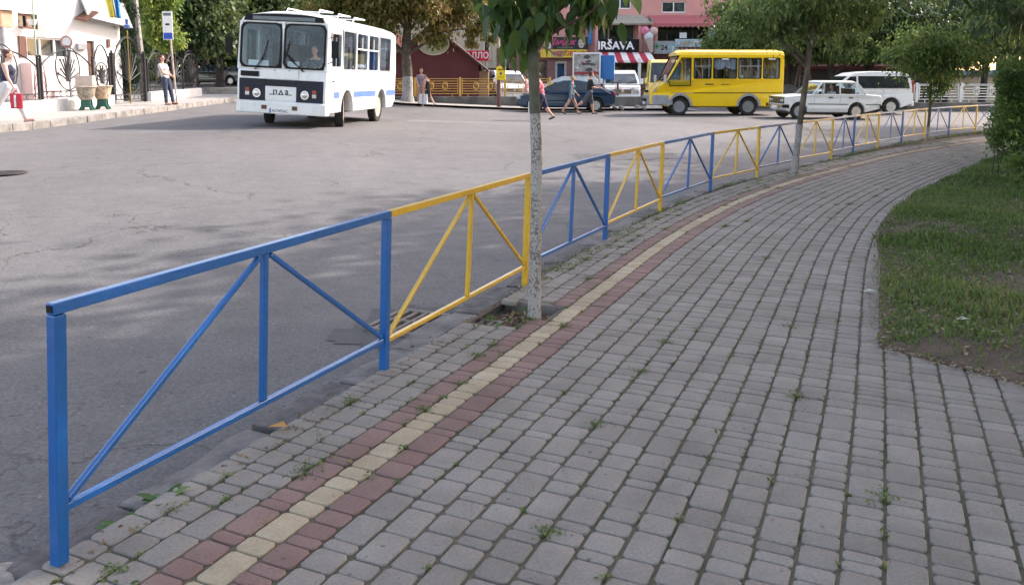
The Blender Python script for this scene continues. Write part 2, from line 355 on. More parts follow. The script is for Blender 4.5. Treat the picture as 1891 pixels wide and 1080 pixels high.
# ---------------------------------------------------------------- paved footway
PITCHL, PITCHR = .126, .134
SP, SS = resample(SPINE, .05)
TN = np.gradient(SP, axis=0); TN /= np.hypot(*TN.T)[:,None]; NR = np.c_[TN[:,1], -TN[:,0]]      # right hand normal
def on_spine(s, d):
    x = np.interp(s, SS, SP[:,0])+np.interp(s, SS, NR[:,0])*d; y = np.interp(s, SS, SP[:,1])+np.interp(s, SS, NR[:,1])*d; return x, y
GRASS_EDGE = [(2.17,4.66),(2.62,5.65),(3.12,6.75),(3.62,7.95),(4.25,9.15),(4.95,10.25),(5.85,11.5),(6.9,12.85),(8.3,14.6),(9.9,16.6),(12.0,18.7),(14.6,21)]
def in_pit(x, y):     # square left open round the street tree
    p = (x-PIT[0])*PT[0]+(y-PIT[1])*PT[1]; q = (x-PIT[0])*PT[1]-(y-PIT[1])*PT[0]; return abs(p) < .30 and -.24 < q < .17
PIT = (.055, 5.33); PT = (.42, .907)
vs = []; fs = []; tint = []; cmi = []
def paver(s0, s1, d0, d1, mi, rot=0):
    cx = [on_spine(s0, d0), on_spine(s1, d0), on_spine(s1, d1), on_spine(s0, d1)]
    P = np.array(cx); c = P.mean(0)
    if in_pit(*c): return
    if c[0] > 5.2+.0*c[1] and c[1] < 5: return
    dz = random.gauss(0, .0012); tx, ty = random.gauss(0, .008), random.gauss(0, .008)
    P = P+np.array([random.gauss(0, .0015), random.gauss(0, .0015)])
    e = [P[(i+1)%4]-P[i] for i in range(4)]; ln = [np.hypot(*q) for q in e]
    cut = min(.013, min(ln)*.22); ring = []
    for i in range(4):
        ring.append(P[i]-e[i-1]/ln[i-1]*cut); ring.append(P[i]+e[i]/ln[i]*cut)
    ring = np.array(ring); b = len(vs); t = min(1, max(0, random.gauss(.45, .28)))
    for k, (sc_, z) in enumerate(((0, -.03), (0, -.0045), (.0028, -.0008), (.006, 0))):
        rr = ring-(ring-c)/np.maximum(1e-6, np.hypot(*(ring-c).T))[:,None]*sc_
        for x, y in rr: vs.append((x, y, z+dz+(x-c[0])*tx+(y-c[1])*ty)); tint.append(t)
    for r in range(3):
        for i in range(8):
            j = (i+1)%8; fs.append((b+r*8+i, b+r*8+j, b+(r+1)*8+j, b+(r+1)*8+i)); cmi.append(mi)
    t8 = b+24
    for a in ((0,1,2,3),(0,3,4,7),(7,4,5,6)): fs.append(tuple(t8+i for i in a)); cmi.append(mi)
LENS_ = [.178,.178,.12,.12,.12,.09,.09,.062,.062]
for row in range(-4, 34):
    if row < 0: d0 = -.063+row*PITCHL; d1 = d0+PITCHL; mi = 1 if row == -1 else 0
    elif row == 0: d0, d1, mi = -.063, .063, 2
    else: d0 = .063+(row-1)*PITCHR; d1 = d0+PITCHR; mi = 1 if row == 1 else 0
    gap = .0045 if row < 2 else .006
    s = random.random()*.1; smax = 33 if row < 17 else 6.2
    while s < smax:
        L_ = random.choice(LENS_)
        if mi == 2: L_ = random.choice([.178,.12,.12,.09,.09])
        paver(s+.0032, s+L_-.0032, d0+gap, d1-gap, mi); s += L_
V = np.array(vs); Fq = np.array(fs)
PG = paver_mat('paver_grey', (.215,.193,.172), (.268,.243,.218)); PR = paver_mat('paver_red', (.195,.115,.10), (.24,.155,.135)); PY = paver_mat('paver_yellow', (.37,.30,.20), (.45,.38,.27))
# winding: make the tops face up
pv = np_mesh('pavement', V, Fq, [PG, PR, PY], tint=np.array(tint))
pv.data.polygons.foreach_set('material_index', cmi); tag(pv, kind='structure')
import bmesh
bm = bmesh.new(); bm.from_mesh(pv.data); bmesh.ops.recalc_face_normals(bm, faces=bm.faces); bm.to_mesh(pv.data); bm.free()
JOINT = mat('joint_soil', (.16,.135,.10), 1, var=.3, scale=2.5, col2=(.06,.065,.035), bump=.6, bscale=120, detail=8)
SOIL = mat('soil', (.12,.085,.06), 1, var=.3, scale=3, col2=(.065,.045,.033), bump=.9, bscale=30, detail=8)
def strip(name, s_arr, dl, dr, z, m, nd=2):
    dl = np.broadcast_to(dl, s_arr.shape); dr = np.broadcast_to(dr, s_arr.shape); V = []
    for k in range(nd):
        t = k/(nd-1); x, y = on_spine(s_arr, dl*(1-t)+dr*t); V.append(np.c_[x, y, np.full(len(x), z)])
    n = len(s_arr); V = np.vstack(V); F = [(k*n+i, (k+1)*n+i, (k+1)*n+i+1, k*n+i+1) for k in range(nd-1) for i in range(n-1)]
    return np_mesh(name, V, np.array(F), m)
# bedding under the pavers, with a hole for the tree pit
g0 = strip('paving_bed', np.arange(0, 33, .1), -.063-4*PITCHL+.006, 4-.0, -.0085, JOINT, 40)
me = g0.data; bm = bmesh.new(); bm.from_mesh(me)
bmesh.ops.delete(bm, geom=[f for f in bm.faces if in_pit(*f.calc_center_median().xy)], context='FACES'); bm.to_mesh(me); bm.free(); tag(g0, kind='structure')

# kerb stones between footway and road
KST = mat('kerb_stone', (.135,.122,.122), .9, var=.3, scale=9, bump=.7, bscale=25, detail=8)
mb = MB(); s = 0.0; FLs, FSs = resample([(-2.6,-.2),(-2.04,1.2)]+POSTS+[(21,29.4)], .05)
def on_fence(s, d):
    i = min(len(FLs)-2, int(s/.05)); t = FLs[i+1]-FLs[i]; t = t/np.hypot(*t); return FLs[i]+np.array([t[1], -t[0]])*d, t
rk = random.Random(3)
while s < 36:
    L_ = rk.uniform(.55, .95)
    p, t = on_fence(s+L_/2, -.095+rk.uniform(-.02,.02)); a = math.atan2(t[1], t[0])
    c = .012*rk.uniform(0, 1); W_ = .11; Lh = L_/2-rk.uniform(.012,.03)
    zt = -.012+rk.uniform(-.010, .006) if s > 2.3 else -.06; mb.mi = rk.randrange(2)
    n_ = 7; ring = []
    for k in range(n_): ring.append((-Lh+2*Lh*k/(n_-1), -W_+rk.uniform(-.012,.014)))
    for k in range(n_): ring.append((Lh-2*Lh*k/(n_-1), W_+rk.uniform(-.04,.01)))
    M = Matrix.Translation((p[0], p[1], 0)) @ Matrix.Rotation(a+rk.uniform(-.03,.03), 4, 'Z') @ Matrix.Rotation(rk.uniform(-.05,.03), 4, 'X'); mb.M = M; nn = len(ring)
    vv = [(x, y, -.2) for x, y in ring]+[(x, y, zt-.012) for x, y in ring]+[(x*.97, y*.9, zt+rk.uniform(-.008,.006)) for x, y in ring]
    ff = [(i, (i+1)%nn, (i+1)%nn+nn, i+nn) for i in range(nn)]+[(i+nn, (i+1)%nn+nn, (i+1)%nn+2*nn, i+2*nn) for i in range(nn)]+[(2*nn+i, 2*nn+i+1, 2*nn+2*n_-2-i, 2*nn+2*n_-1-i) for i in range(n_-1)]
    mb.add(vv, ff); s += L_
mb.M = Matrix(); mb.mi = 0; tag(mb.build('kerb', [KST, mat('kerb_stone_light', (.20,.185,.178), .9, var=.25, scale=5, bump=.7, bscale=25, detail=8)]), kind='structure')
# dirt between the kerb stones and the last row of pavers
Vd = []; Fd = []; sa = np.arange(0, 34, .12)
for i, q in enumerate(sa):
    p, t = on_fence(q, -.12); 
    k = int(np.argmin((SP[:,0]-p[0])**2+(SP[:,1]-p[1])**2)); e = SP[k]+NR[k]*(-.063-4*PITCHL+.02)
    a = np.array(p); 
    if (e-a)@NR[k] < .02: e = a+NR[k]*.05
    z0 = -.05
    Vd += [(a[0], a[1], -.11), (a[0]*.7+e[0]*.3, a[1]*.7+e[1]*.3, -.052), (a[0]*.4+e[0]*.6, a[1]*.4+e[1]*.6, -.03), (e[0], e[1], -.024)]
    if i: b = i*4; Fd += [(b-4+k, b-3+k, b+1+k, b+k) for k in range(3)]
tag(np_mesh('verge', np.array(Vd), np.array(Fd), SOIL, smooth=True), kind='structure')
# tree pit: sunk soil and its concrete edge
mb = MB(); mb.M = Matrix.Translation((PIT[0], PIT[1], 0)) @ Matrix.Rotation(math.atan2(PT[1], PT[0]), 4, 'Z')
mb.box((0, .02, -.09), (.62, .5, .02)); tag(mb.build('tree_pit', SOIL), kind='structure')
mb = MB(); mb.M = Matrix.Translation((PIT[0], PIT[1], 0)) @ Matrix.Rotation(math.atan2(PT[1], PT[0]), 4, 'Z')
mb.box((.325, .03, -.05), (.05, .46, .085)); mb.box((0, -.195, -.06), (.6, .035, .08)); tag(mb.build('pit_edging', mat('pit_concrete', (.2,.185,.175), .9, var=.2, scale=9, bump=.4), bevel=.006), kind='structure')

# ---------------------------------------------------------------- lawn
GE = np.array(GRASS_EDGE); LOW = np.array([(2.17,4.66),(2.40,4.36),(2.70,3.98),(3.2,3.45),(4.2,2.6),(6.5,1.2),(10,-.5),(16,-3)])
poly = list(map(tuple, GE))+[(24,27),(40,34),(40,-6),(16,-6)]+list(map(tuple, LOW[::-1][:-1]))
def inpoly(x, y, P):
    c = np.zeros(np.shape(x), bool); n = len(P)
    for i in range(n):
        x1, y1 = P[i]; x2, y2 = P[i-1]; k = ((y1 > y) != (y2 > y)); c ^= k & (x < (x2-x1)*(y-y1)/((y2-y1) if y2 != y1 else 1e-9)+x1)
    return c
bm = bmesh.new(); vv = [bm.verts.new((x, y, .004)) for x, y in poly]; bm.faces.new(vv); bmesh.ops.triangulate(bm, faces=bm.faces)
for _ in range(5): bmesh.ops.subdivide_edges(bm, edges=[e for e in bm.edges if e.calc_length() > .5 and (e.verts[0].co.xy.length < 22)], cuts=1); bmesh.ops.triangulate(bm, faces=bm.faces)
PA = np.array(poly); 
def edge_dist(x, y):
    d = 1e9
    for i in range(len(poly)):
        a = PA[i-1]; b = PA[i]; ab = b-a; t = np.clip(((x-a[0])*ab[0]+(y-a[1])*ab[1])/(ab@ab), 0, 1); d = np.minimum(d, np.hypot(x-a[0]-ab[0]*t, y-a[1]-ab[1]*t))
    return d
def lawn_z(x, y): d = edge_dist(x, y); return .004+.05*S_(d/.5)+.10*S_((d-.3)/3)+.012*np.sin(x*5.1)*np.sin(y*4.3)*S_(d/.3)
for v in bm.verts: v.co.z = float(lawn_z(v.co.x, v.co.y))
me = bpy.data.meshes.new('lawn_soil'); bmesh.ops.recalc_face_normals(bm, faces=bm.faces); bm.to_mesh(me); bm.free()
o = bpy.data.objects.new('lawn_soil', me); C.objects.link(o); me.materials.append(SOIL); tag(o, kind='structure')
for p_ in me.polygons: p_.use_smooth = True
def blades(name, px_, py_, pz_, h, wd, m, lean=.5, tint=None):
    n = len(px_); a = rng.uniform(0, 2*np.pi, n); la = rng.uniform(0, 2*np.pi, n); l = rng.uniform(.1, lean, n)*h
    ux, uy = np.cos(a)*wd, np.sin(a)*wd; lx, ly = np.cos(la)*l, np.sin(la)*l
    base = np.c_[px_, py_, pz_]; A = base-np.c_[ux, uy, 0*ux]; B = base+np.c_[ux, uy, 0*ux]
    mid = base+np.c_[lx*.4, ly*.4, h*.6]; M1 = mid-np.c_[ux, uy, 0*ux]*.7; M2 = mid+np.c_[ux, uy, 0*ux]*.7; T = base+np.c_[lx, ly, h*(1-.25*l/np.maximum(h,1e-6))]
    V = np.stack([A, B, M2, M1, T, T+np.c_[ux,uy,0*ux]*.1], 1).reshape(-1, 3); i = np.arange(n)*6
    F = np.vstack([np.c_[i, i+1, i+2, i+3], np.c_[i+3, i+2, i+5, i+4]])
    t = rng.random(n) if tint is None else tint
    return np_mesh(name, V, F, m, tint=np.repeat(t, 6))
GRM = leafmat('grass_blade', [(.05,.085,.018), (.08,.135,.03), (.11,.18,.042), (.22,.2,.085)], .3)
n = 260000; gx = rng.uniform(2, 14, n*2); gy = 3.2+rng.random(n*2)**1.3*17
k = inpoly(gx, gy, poly) & (gx < .66*gy+2.2); gx, gy = gx[k], gy[k]; ed = edge_dist(gx, gy)
dens = .8*S_((ed+.05)/.14)*(.35+.65*(np.sin(gx*2.1+gy)*np.sin(gy*1.3-gx*.7)+.5*np.sin(gx*5.3-gy*1.9)*np.sin(gy*4.1+gx*3.3) > -.62))
dens *= np.where((gy < 4.75-.12*(gx-2.5)+.2*np.sin(gx*4)+.15*np.sin(gx*11+gy*5)) , .2, 1)*np.where(gx-.62*gy > 0, .7, 1)
k = rng.random(len(gx)) < dens; gx, gy = gx[k][:170000], gy[k][:170000]
h = rng.uniform(.018, .06, len(gx))*(1+.7*(np.sin(gx*3+gy*2) > .4))
tn = np.clip(.45+.25*np.sin(gx*1.1+gy*.8)+rng.normal(0, .2, len(gx)), 0, 1)
gx = gx+rng.normal(0,.03,len(gx)); gy = gy+rng.normal(0,.03,len(gy)); tag(blades('grass', gx, gy, lawn_z(gx, gy)-.01, h, .0035+.0004*gy, GRM, .9, tn), 'patchy green grass beside the brick pavement', 'grass', kind='stuff')
# leaf litter and clover in the grass
def litter(name, x, y, z, size, m, tilt=.5, tint=None):
    n = len(x); a = rng.uniform(0, 6.283, n); s = rng.uniform(.6, 1.3, n)*size
    f = np.c_[np.cos(a), np.sin(a), rng.normal(0, tilt, n)]*s[:,None]; g = np.c_[-np.sin(a), np.cos(a), rng.normal(0, tilt, n)]*s[:,None]*.55
    c = np.c_[x, y, z]; V = np.stack([c-f, c+g, c+f, c-g], 1).reshape(-1, 3); i = np.arange(n)*4
    return np_mesh(name, V, np.c_[i, i+1, i+2, i+3], m, tint=np.repeat(rng.random(n) if tint is None else tint, 4))
k = rng.random(len(gx)) < .22; m_ = k.sum()
tag(litter('clover', gx[k]+rng.normal(0,.02,m_), gy[k], lawn_z(gx[k], gy[k])+rng.uniform(.015,.05,m_), .013, GRM, .5), 'low clover and broad weeds growing in the grass', 'weeds', kind='stuff')
LIT = leafmat('dry_leaf', [(.09,.055,.03), (.17,.10,.05), (.24,.17,.08), (.30,.27,.2)], .1)
n = 9000; lx = rng.uniform(2, 12, n); ly = 3.2+rng.random(n)*14; k = inpoly(lx, ly, poly); lx, ly = lx[k], ly[k]
kk = rng.random(len(lx)) < np.where(ly < 5.6, 1, .35); lx, ly = lx[kk], ly[kk]
tag(litter('leaf_litter', lx, ly, lawn_z(lx, ly)+.014, .02, LIT, .25), 'dry brown leaves lying at the bare edge of the grass', 'leaf litter', kind='stuff')
# weeds in the joints of the paving, grass along the kerb
wx = []; wy = []; wh = []
rw = random.Random(5)
joint_d = [-.063-k*PITCHL for k in range(4)]+[.063+k*PITCHR for k in range(15)]
for _ in range(900):
    sv = rw.uniform(1.5, 24); d = rw.choice(joint_d)
    if rw.random() < .4: d = rw.choice(joint_d[:4])
    x, y = on_spine(sv, d); x, y = float(x), float(y); big = rw.random() < .12; sp = .025 if big else .011
    for _ in range(70 if big else 14): wx.append(x+rw.gauss(0, sp)); wy.append(y+rw.gauss(0, sp)); wh.append(rw.uniform(.006, .02 if big else .010))
for _ in range(900):   # moss-like green along the kerb dirt
    q = rw.uniform(.5, 34); 
    if (q < 7 and rw.random() < .93) or math.sin(q*1.9)+math.sin(q*.7+1) < (.2 if q < 9 else -.8): continue
    p, t = on_fence(q, rw.uniform(-.02, .16) if q < 14 else rw.uniform(-.05,.3))
    for _ in range(12): wx.append(p[0]+rw.gauss(0,.03)); wy.append(p[1]+rw.gauss(0,.03)); wh.append(rw.uniform(.008,.03))
wx, wy, wh = map(np.array, (wx, wy, wh))
tag(blades('joint_weeds', wx, wy, np.full(len(wx), -.012)-.02*0, wh+.010, .0028, GRM, 1.4), 'small green weeds sprouting from joints of the paving and along the kerb', 'weeds', kind='stuff')
k = rng.random(len(wx)) < .22; n = k.sum()
tag(litter('joint_clover', wx[k], wy[k], rng.uniform(.002,.02,n), .009, GRM, .4), 'tiny broad weed leaves between the pavers', 'weeds', kind='stuff')
q_ = rng.uniform(-.26,.26,(260,2)); tag(litter('pit_litter', PIT[0]+q_[:,0]*PT[0]-q_[:,1]*PT[1]*.8, PIT[1]+q_[:,0]*PT[1]+q_[:,1]*PT[0]*.8, np.full(260,-.074)+rng.uniform(0,.012,260), .02, LIT, .4), 'dry leaves and dirt in the open pit round the near tree', 'leaf litter', kind='stuff')
n = 1500; qq = rng.uniform(.8, 26, n); ex = []
for a_ in qq: p, t = on_fence(float(a_), float(rng.normal(.045, .03)) if a_ < 9 else float(rng.uniform(-.05,.3))); ex.append(p)
ex = np.array(ex); tag(litter('kerb_litter', ex[:,0], ex[:,1], np.where(qq < 9, .0, -.008)+rng.uniform(-.006,.006,n), .012, LIT, .35), 'dead leaves, twigs and soil gathered between the kerb stones and the pavers', 'leaf litter', kind='stuff')
lf = leafmat('fallen_leaf', [(.45,.2,.03),(.5,.3,.05)], .2)
for u, v, lb in ((514,792,'orange fallen leaf on the kerb beside the first panel of the railing'), (1605,541,'pale curled leaf on the paving at the edge of the grass'), (1775,614,'white scrap of paper on the bare soil of the grass bed')):
    x, y = from_px(u, v); z_ = .012 if u < 1700 else float(lawn_z(np.array(x), np.array(y)))+.02
    V = np.array([(x-.05,y,z_),(x-.01,y-.028,z_+.012),(x+.045,y-.008,z_+.004),(x+.015,y+.028,z_+.014),(x,y,z_+.004)]); o = np_mesh('fallen_leaf' if u < 1700 else 'paper_scrap', V, np.array([(0,1,4),(1,2,4),(2,3,4),(3,0,4)]), lf if u < 1600 else MT['ink_white'] if 'ink_white' in MT else mat('pale_scrap', (.6,.57,.5), .8), tint=np.full(5,.4)); tag(o, lb, 'leaf' if u < 1700 else 'paper')
n = 1600; t_ = rng.random(n)*3.2; lp = np.array([(LOW[0]+(LOW[1]-LOW[0])*0)]*1); seg_ = [(LOW[i], LOW[i+1]) for i in range(4)]+[(GE[i+1], GE[i]) for i in range(3)]; pts_ = []
for _ in range(n): a, b = seg_[rng.integers(0, len(seg_))]; q = a+(b-a)*rng.random(); nn_ = np.array([-(b-a)[1], (b-a)[0]]); nn_ = nn_/np.hypot(*nn_); pts_.append(q+nn_*rng.normal(0, .05))
pts_ = np.array(pts_); tag(litter('edge_crumbs', pts_[:,0], pts_[:,1], np.full(n, .012), .009, LIT, .3), 'crumbs of soil and dry leaves spilling from the grass bed onto the pavers', 'leaf litter', kind='stuff')
# crumbs: grit and twig bits on paving
n = 1500; sv = rng.uniform(1, 20, n); dv = rng.uniform(-.5, 2.0, n); cxy = [on_spine(a, b) for a, b in zip(sv, dv)]; cx = np.array([float(c[0]) for c in cxy]); cy = np.array([float(c[1]) for c in cxy])
tag(litter('grit', cx, cy, np.full(n, .0045), .0045, LIT, .1), 'small crumbs of soil and dry leaf scattered on the pavement', 'grit', kind='stuff')
# single leafy weeds seen by the kerb and one yellow leaf
WEED = leafmat('weed_leaf', [(.05,.11,.02), (.09,.19,.04), (.13,.22,.06)], .35)
def weed(name, label, x, y, r, n_, group=None):
    V = []; F = []; T = []
    for k in range(n_):
        a = k*2.4+rw.random(); l = r*rw.uniform(.6, 1); wd = l*.22; up = rw.uniform(.15, .6); d = Vector((math.cos(a), math.sin(a), 0)); e = Vector((-d.y, d.x, 0)); b = len(V); tt = rw.random()
        for q, ww in ((0,.15),(.3,.8),(.6,1),(.85,.6),(1,.05)):
            c = Vector((x, y, -.03))+d*l*q+Vector((0,0,1))*l*(up*q*1.4-q*q*.5*up)
            V += [tuple(c+e*wd*ww+Vector((0,0,.15*wd))), tuple(c), tuple(c-e*wd*ww+Vector((0,0,.15*wd)))]; T += [tt]*3
        for q in range(4):
            for j in range(2): F.append((b+q*3+j, b+q*3+j+1, b+q*3+j+4, b+q*3+j+3))
    o = np_mesh(name, np.array(V), np.array(F), WEED, tint=np.array(T)); return tag(o, label, 'weed', group)
from_px_ = lambda u, v: (lambda p: (p[0]*(CAM_H)/(CAM_H-p[2]), p[1]*CAM_H/(CAM_H-p[2])))(px(u, v, 3.0))
for u, v, r_, n_, lb in ((300,915,.11,11,'broad green leafy weed between the kerb stone and the pavers'), (225,962,.09,8,'low weed nearest the first blue post'), (640,722,.06,8,'small weed by the kerb stones just before the second blue post'), (955,662,.035,10,'little green tuft on the yellow paver row'),
    (1118,945,.045,14,'bushy little weed in a joint near the middle of the paving'), (1465,988,.05,14,'spreading feathery weed in the near right paving'), (1270,775,.045,14,'tall green tuft growing in a paving joint'), (992,778,.05,12,'star shaped weed right of the red pavers'),
    (1045,1070,.05,12,'green tuft at the bottom edge of the paving'), (1880,1030,.05,12,'leafy tuft in the rightmost paving joint'), (1668,680,.045,10,'small tuft beside the corner of the grass'), (1775,655,.09,9,'pale broad leafed plant on the bare soil'), (918,598,.06,9,'weed hanging over the tree pit edge'), (765,632,.05,8,'small weed behind the second blue post'), (1240,520,.06,10,'grass tuft halfway along the curved paving')):
    x, y = from_px(u, v); weed('weed', lb, x, y, r_, n_)

n = 5200; rx = rng.uniform(-12, 6, n); ry = 2.2+rng.random(n)**1.5*22; dd = np.array([min(np.hypot(FL[:,0]-a, FL[:,1]-b)) for a, b in zip(rx, ry)]); idx_ = [int(np.argmin(np.hypot(FL[:,0]-a, FL[:,1]-b))) for a, b in zip(rx, ry)]
lft = np.array([ (FL[min(i+1,len(FL)-1)]-FL[i-1])[0]*(b-FL[i,1])-(FL[min(i+1,len(FL)-1)]-FL[i-1])[1]*(a-FL[i,0]) for i, a, b in zip(idx_, rx, ry)]); k = (lft > 0) & (dd > .25) & (rng.random(n) < np.where(dd < 1.2, 1, .45)); rx, ry = rx[k], ry[k]
tag(litter('road_grit', rx, ry, zr(rx, ry)+jit(rx, ry)+.003, .006, LIT, .3), 'scattered pale grit and crumbs on the road, thicker along the kerb', 'grit', kind='stuff')
# ---------------------------------------------------------------- blue and yellow railing
def rail_paint(name, c):
    m = mat(name, c, .35, var=.07, scale=9, coat=.45, dirt=.05, bump=.12, bscale=60); b = m.node_tree.nodes['Principled BSDF']; b.inputs['Coat IOR'].default_value = 1.75; b.inputs['Coat Roughness'].default_value = .07
    return m
BLUE = rail_paint('railing_blue', (.0008,.10,.36)); YEL = rail_paint('railing_yellow', (.64,.39,.02)); RUST = mat('rust', (.2,.07,.03), .9)
def zb(i): return 0 if i < 14 else 0
rl = thing('railing', 'long low steel railing in alternating blue and yellow panels along the brick pavement', 'railing', (POSTS[0][0], POSTS[0][1], 0))
O = Vector((POSTS[0][0], POSTS[0][1], 0)); RH = .85
def rbar(name, a, b, wd, h, m, bev=.004, up=(0,0,1), label=None):
    mb = MB(); mb.bar(Vector(a)-O, Vector(b)-O, wd, h, up); o = mb.build(name, m, rl, bevel=bev)
    if label: o['label'] = label
    return o
def lean_(i): return Vector(((.045,.03,.026,.02,.02,.018,.014)[i] if i < 7 else .01, 0, 0))
def HX(i): return (.028,.024,.012,.004)[i] if i < 4 else -.004*min(i, 10)
def on_post(i, z): return Vector((*POSTS[i], 0))+lean_(i)*(z/RH)+Vector((0,0,z))
for i in range(len(POSTS)):
    c = (BLUE if i in (0, 1) or (i % 2) else YEL); cn = 'blue' if c is BLUE else 'yellow'
    p = Vector((*POSTS[i], 0)); q = Vector((*POSTS[i-1], 0)) if i else Vector((*POSTS[1], 0)); nx = Vector((*POSTS[i+1], 0)) if i+1 < len(POSTS) else p+(p-q)
    t = (nx-p).normalized() if i == 0 else (p-q).normalized(); perp = Vector((t.y, -t.x, 0)); H = RH+HX(i)
    rbar('post', on_post(i, -.12), on_post(i, H-.041), .042, .042, c, .004, up=perp, label='%s railing post' % cn)
    if i == 0: continue
    Hq = RH+HX(i-1); a = on_post(i-1, Hq-.02)+t*(-.022 if i == 1 else .0212); b = on_post(i, H-.02)+t*.021
    rbar('top_rail', a, b, .038, .038, c, label='%s top rail' % cn)
    zb_ = .155 if i > 1 else .185
    a2 = on_post(i-1, zb_)+t*.0215; b2 = on_post(i, zb_-.02)-t*.0215; dn = b2-a2
    rbar('bottom_rail', a2, b2, .026, .026, c, label='%s bottom rail' % cn)
    mt_ = (a+b)/2; mb_ = (a2+b2)/2
    rbar('strut', mb_+Vector((0,0,.0135)), mt_-Vector((0,0,.0195)), .028, .028, c, up=perp, label='%s middle strut' % cn)
    for e, s_ in ((a2, 1), (b2, -1)):
        rbar('brace', e+t*s_*.012+Vector((0,0,.022)), mt_-t*s_*.034-Vector((0,0,.030)), .022, .022, c, up=perp, label='%s diagonal brace' % cn)
mb = MB(); mb.bx(-.012,.012,-.003,.001,-.011,.011); e0 = mb.build('tube_end_shade', BLACK, rl);  # black plate paints the shaded hollow of the open tube
t0 = (Vector((*POSTS[1],0))-Vector((*POSTS[0],0))).normalized(); e0.matrix_local = Matrix.Translation(t0*(-.0225)+lean_(0)+Vector((0,0,RH+.008))) @ t0.to_track_quat('Y','Z').to_matrix().to_4x4()
# concrete lump at the foot of the first post
mb = MB(); mb.ball((-1.66, 2.42, -.095), (.26,.2,.08), 14); o = mb.build('concrete_footing', mat('rough_concrete', (.3,.27,.24), .95, var=.3, scale=14, bump=.8, bscale=35), smooth=True); tag(o, kind='structure')

# ---------------------------------------------------------------- storm drain and other road details
gr = thing('storm_drain', 'rusty cast iron storm drain grate sunk in the road behind the yellow railing panel', 'drain grate', (-.52, 5.28, -.052), R(-24))
mb = MB(); mb.bx(-.40,.40,-.25,-.215,-.03,0); mb.bx(-.40,.40,.215,.25,-.03,0); mb.bx(-.40,-.37,-.215,.215,-.03,0); mb.bx(.37,.40,-.215,.215,-.03,0); mb.bx(-.37,.37,-.012,.012,-.03,-.002)
mb.build('grate_frame', KSTG := mat('cast_iron', (.22,.19,.17), .85, .0, var=.2, scale=12), gr, bevel=.003)
for k in range(10):
    x = -.33+k*.0735; mb = MB(); mb.bx(x-.013, x+.013, -.213, -.014, -.028, -.003); mb.bx(x-.013, x+.013, .014, .213, -.028, -.003); mb.build('bar', KSTG, gr, bevel=.003)
mb = MB(); mb.bx(-.4,.4,-.25,.25,-.036,-.032); mb.build('shaft', mat('drain_shade', (.004,.004,.004), 1), gr)  # thin near-black plate stands in for the shade down the shaft
mb = MB(); x, y = -10.6, 17.2
hc = thing('manhole_cover', 'dark iron manhole cover in the road near the left edge', 'manhole cover', (*from_px(6, 309), 0)); p = px(6, 309, 11.3); hc.location = (p.x, p.y, zr(p.x, p.y)+.006)
mb = MB(); mb.lathe([(0,0),(.3,0),(.3,.008),(.27,.008),(.27,.004),(0,.004)], 28); mb.build('cover', mat('iron_cover', (.09,.08,.075), .7, .3), hc); mb = MB()
for k in range(-3,4): mb.bx(-.22, .22, k*.06-.012, k*.06+.012, .004, .011)
mb.build('ribs', MT['iron_cover'], hc)
# ---------------------------------------------------------------- lettering
def text_mesh(s, size, depth=.004, bold=0.0, align='CENTER', xs=1.0, shear=0.0):
    cu = bpy.data.curves.new('t', 'FONT'); cu.body = s; cu.size = size; cu.extrude = depth; cu.offset = bold; cu.align_x = align; cu.align_y = 'CENTER'; cu.resolution_u = 2; cu.shear = shear
    o = bpy.data.objects.new('t', cu); C.objects.link(o); bpy.context.view_layer.update()
    me = bpy.data.meshes.new_from_object(o.evaluated_get(bpy.context.evaluated_depsgraph_get())); bpy.data.objects.remove(o); bpy.data.curves.remove(cu)
    me.transform(Matrix.Scale(xs, 4, (1,0,0))); return me
def lettering(s, size, m, parent, loc, rot=(math.pi/2,0,0), name='lettering', **k):
    """rot default: upright, read from -Y"""
    me = text_mesh(s, size, **k); me.materials.clear(); me.materials.append(m); me.name = name
    o = bpy.data.objects.new(name, me); C.objects.link(o); o.parent = parent; o.location = loc; o.rotation_euler = rot; return o
INK = mat('ink_black', (.02,.02,.02), .6); INKW = mat('ink_white', (.8,.8,.8), .6, var=.02); INKR = mat('ink_red', (.5,.02,.03), .6)

# ---------------------------------------------------------------- vehicles: local x forward, y to the vehicle's left, z up
def settle(o, x, y, head, L=2.6, Wd=1.4, dz=0.0, roll=0.0):
    """stand a thing on the sloping road with its own heading"""
    f = Vector((math.cos(head), math.sin(head), 0)); l = Vector((-f.y, f.x, 0)); c = Vector((x, y, 0))
    zf, zb_, zl, zrr = (zr(*(c+v).xy) for v in (f*L/2, -f*L/2, l*Wd/2, -l*Wd/2))
    F = (f*L+Vector((0,0,zf-zb_))).normalized(); Lf = (l*Wd+Vector((0,0,zl-zrr))).normalized(); U = F.cross(Lf).normalized(); Lf = U.cross(F)
    M = Matrix((F, Lf, U)).transposed().to_4x4() @ Matrix.Rotation(roll, 4, 'X'); M.translation = (x, y, (zf+zb_)/2+dz); o.matrix_world = M
def arch(xc, zc, r, n=9, z0=None, up=True):
    """points of a wheel arch from rear (low x) to front, cut into a bottom edge at z0"""
    a0 = math.asin(max(-1, min(1, (z0-zc)/r))); return [(xc-r*math.cos(a0+(math.pi-2*a0)*k/(n-1)), zc+r*math.sin(a0+(math.pi-2*a0)*k/(n-1))) for k in range(n)]
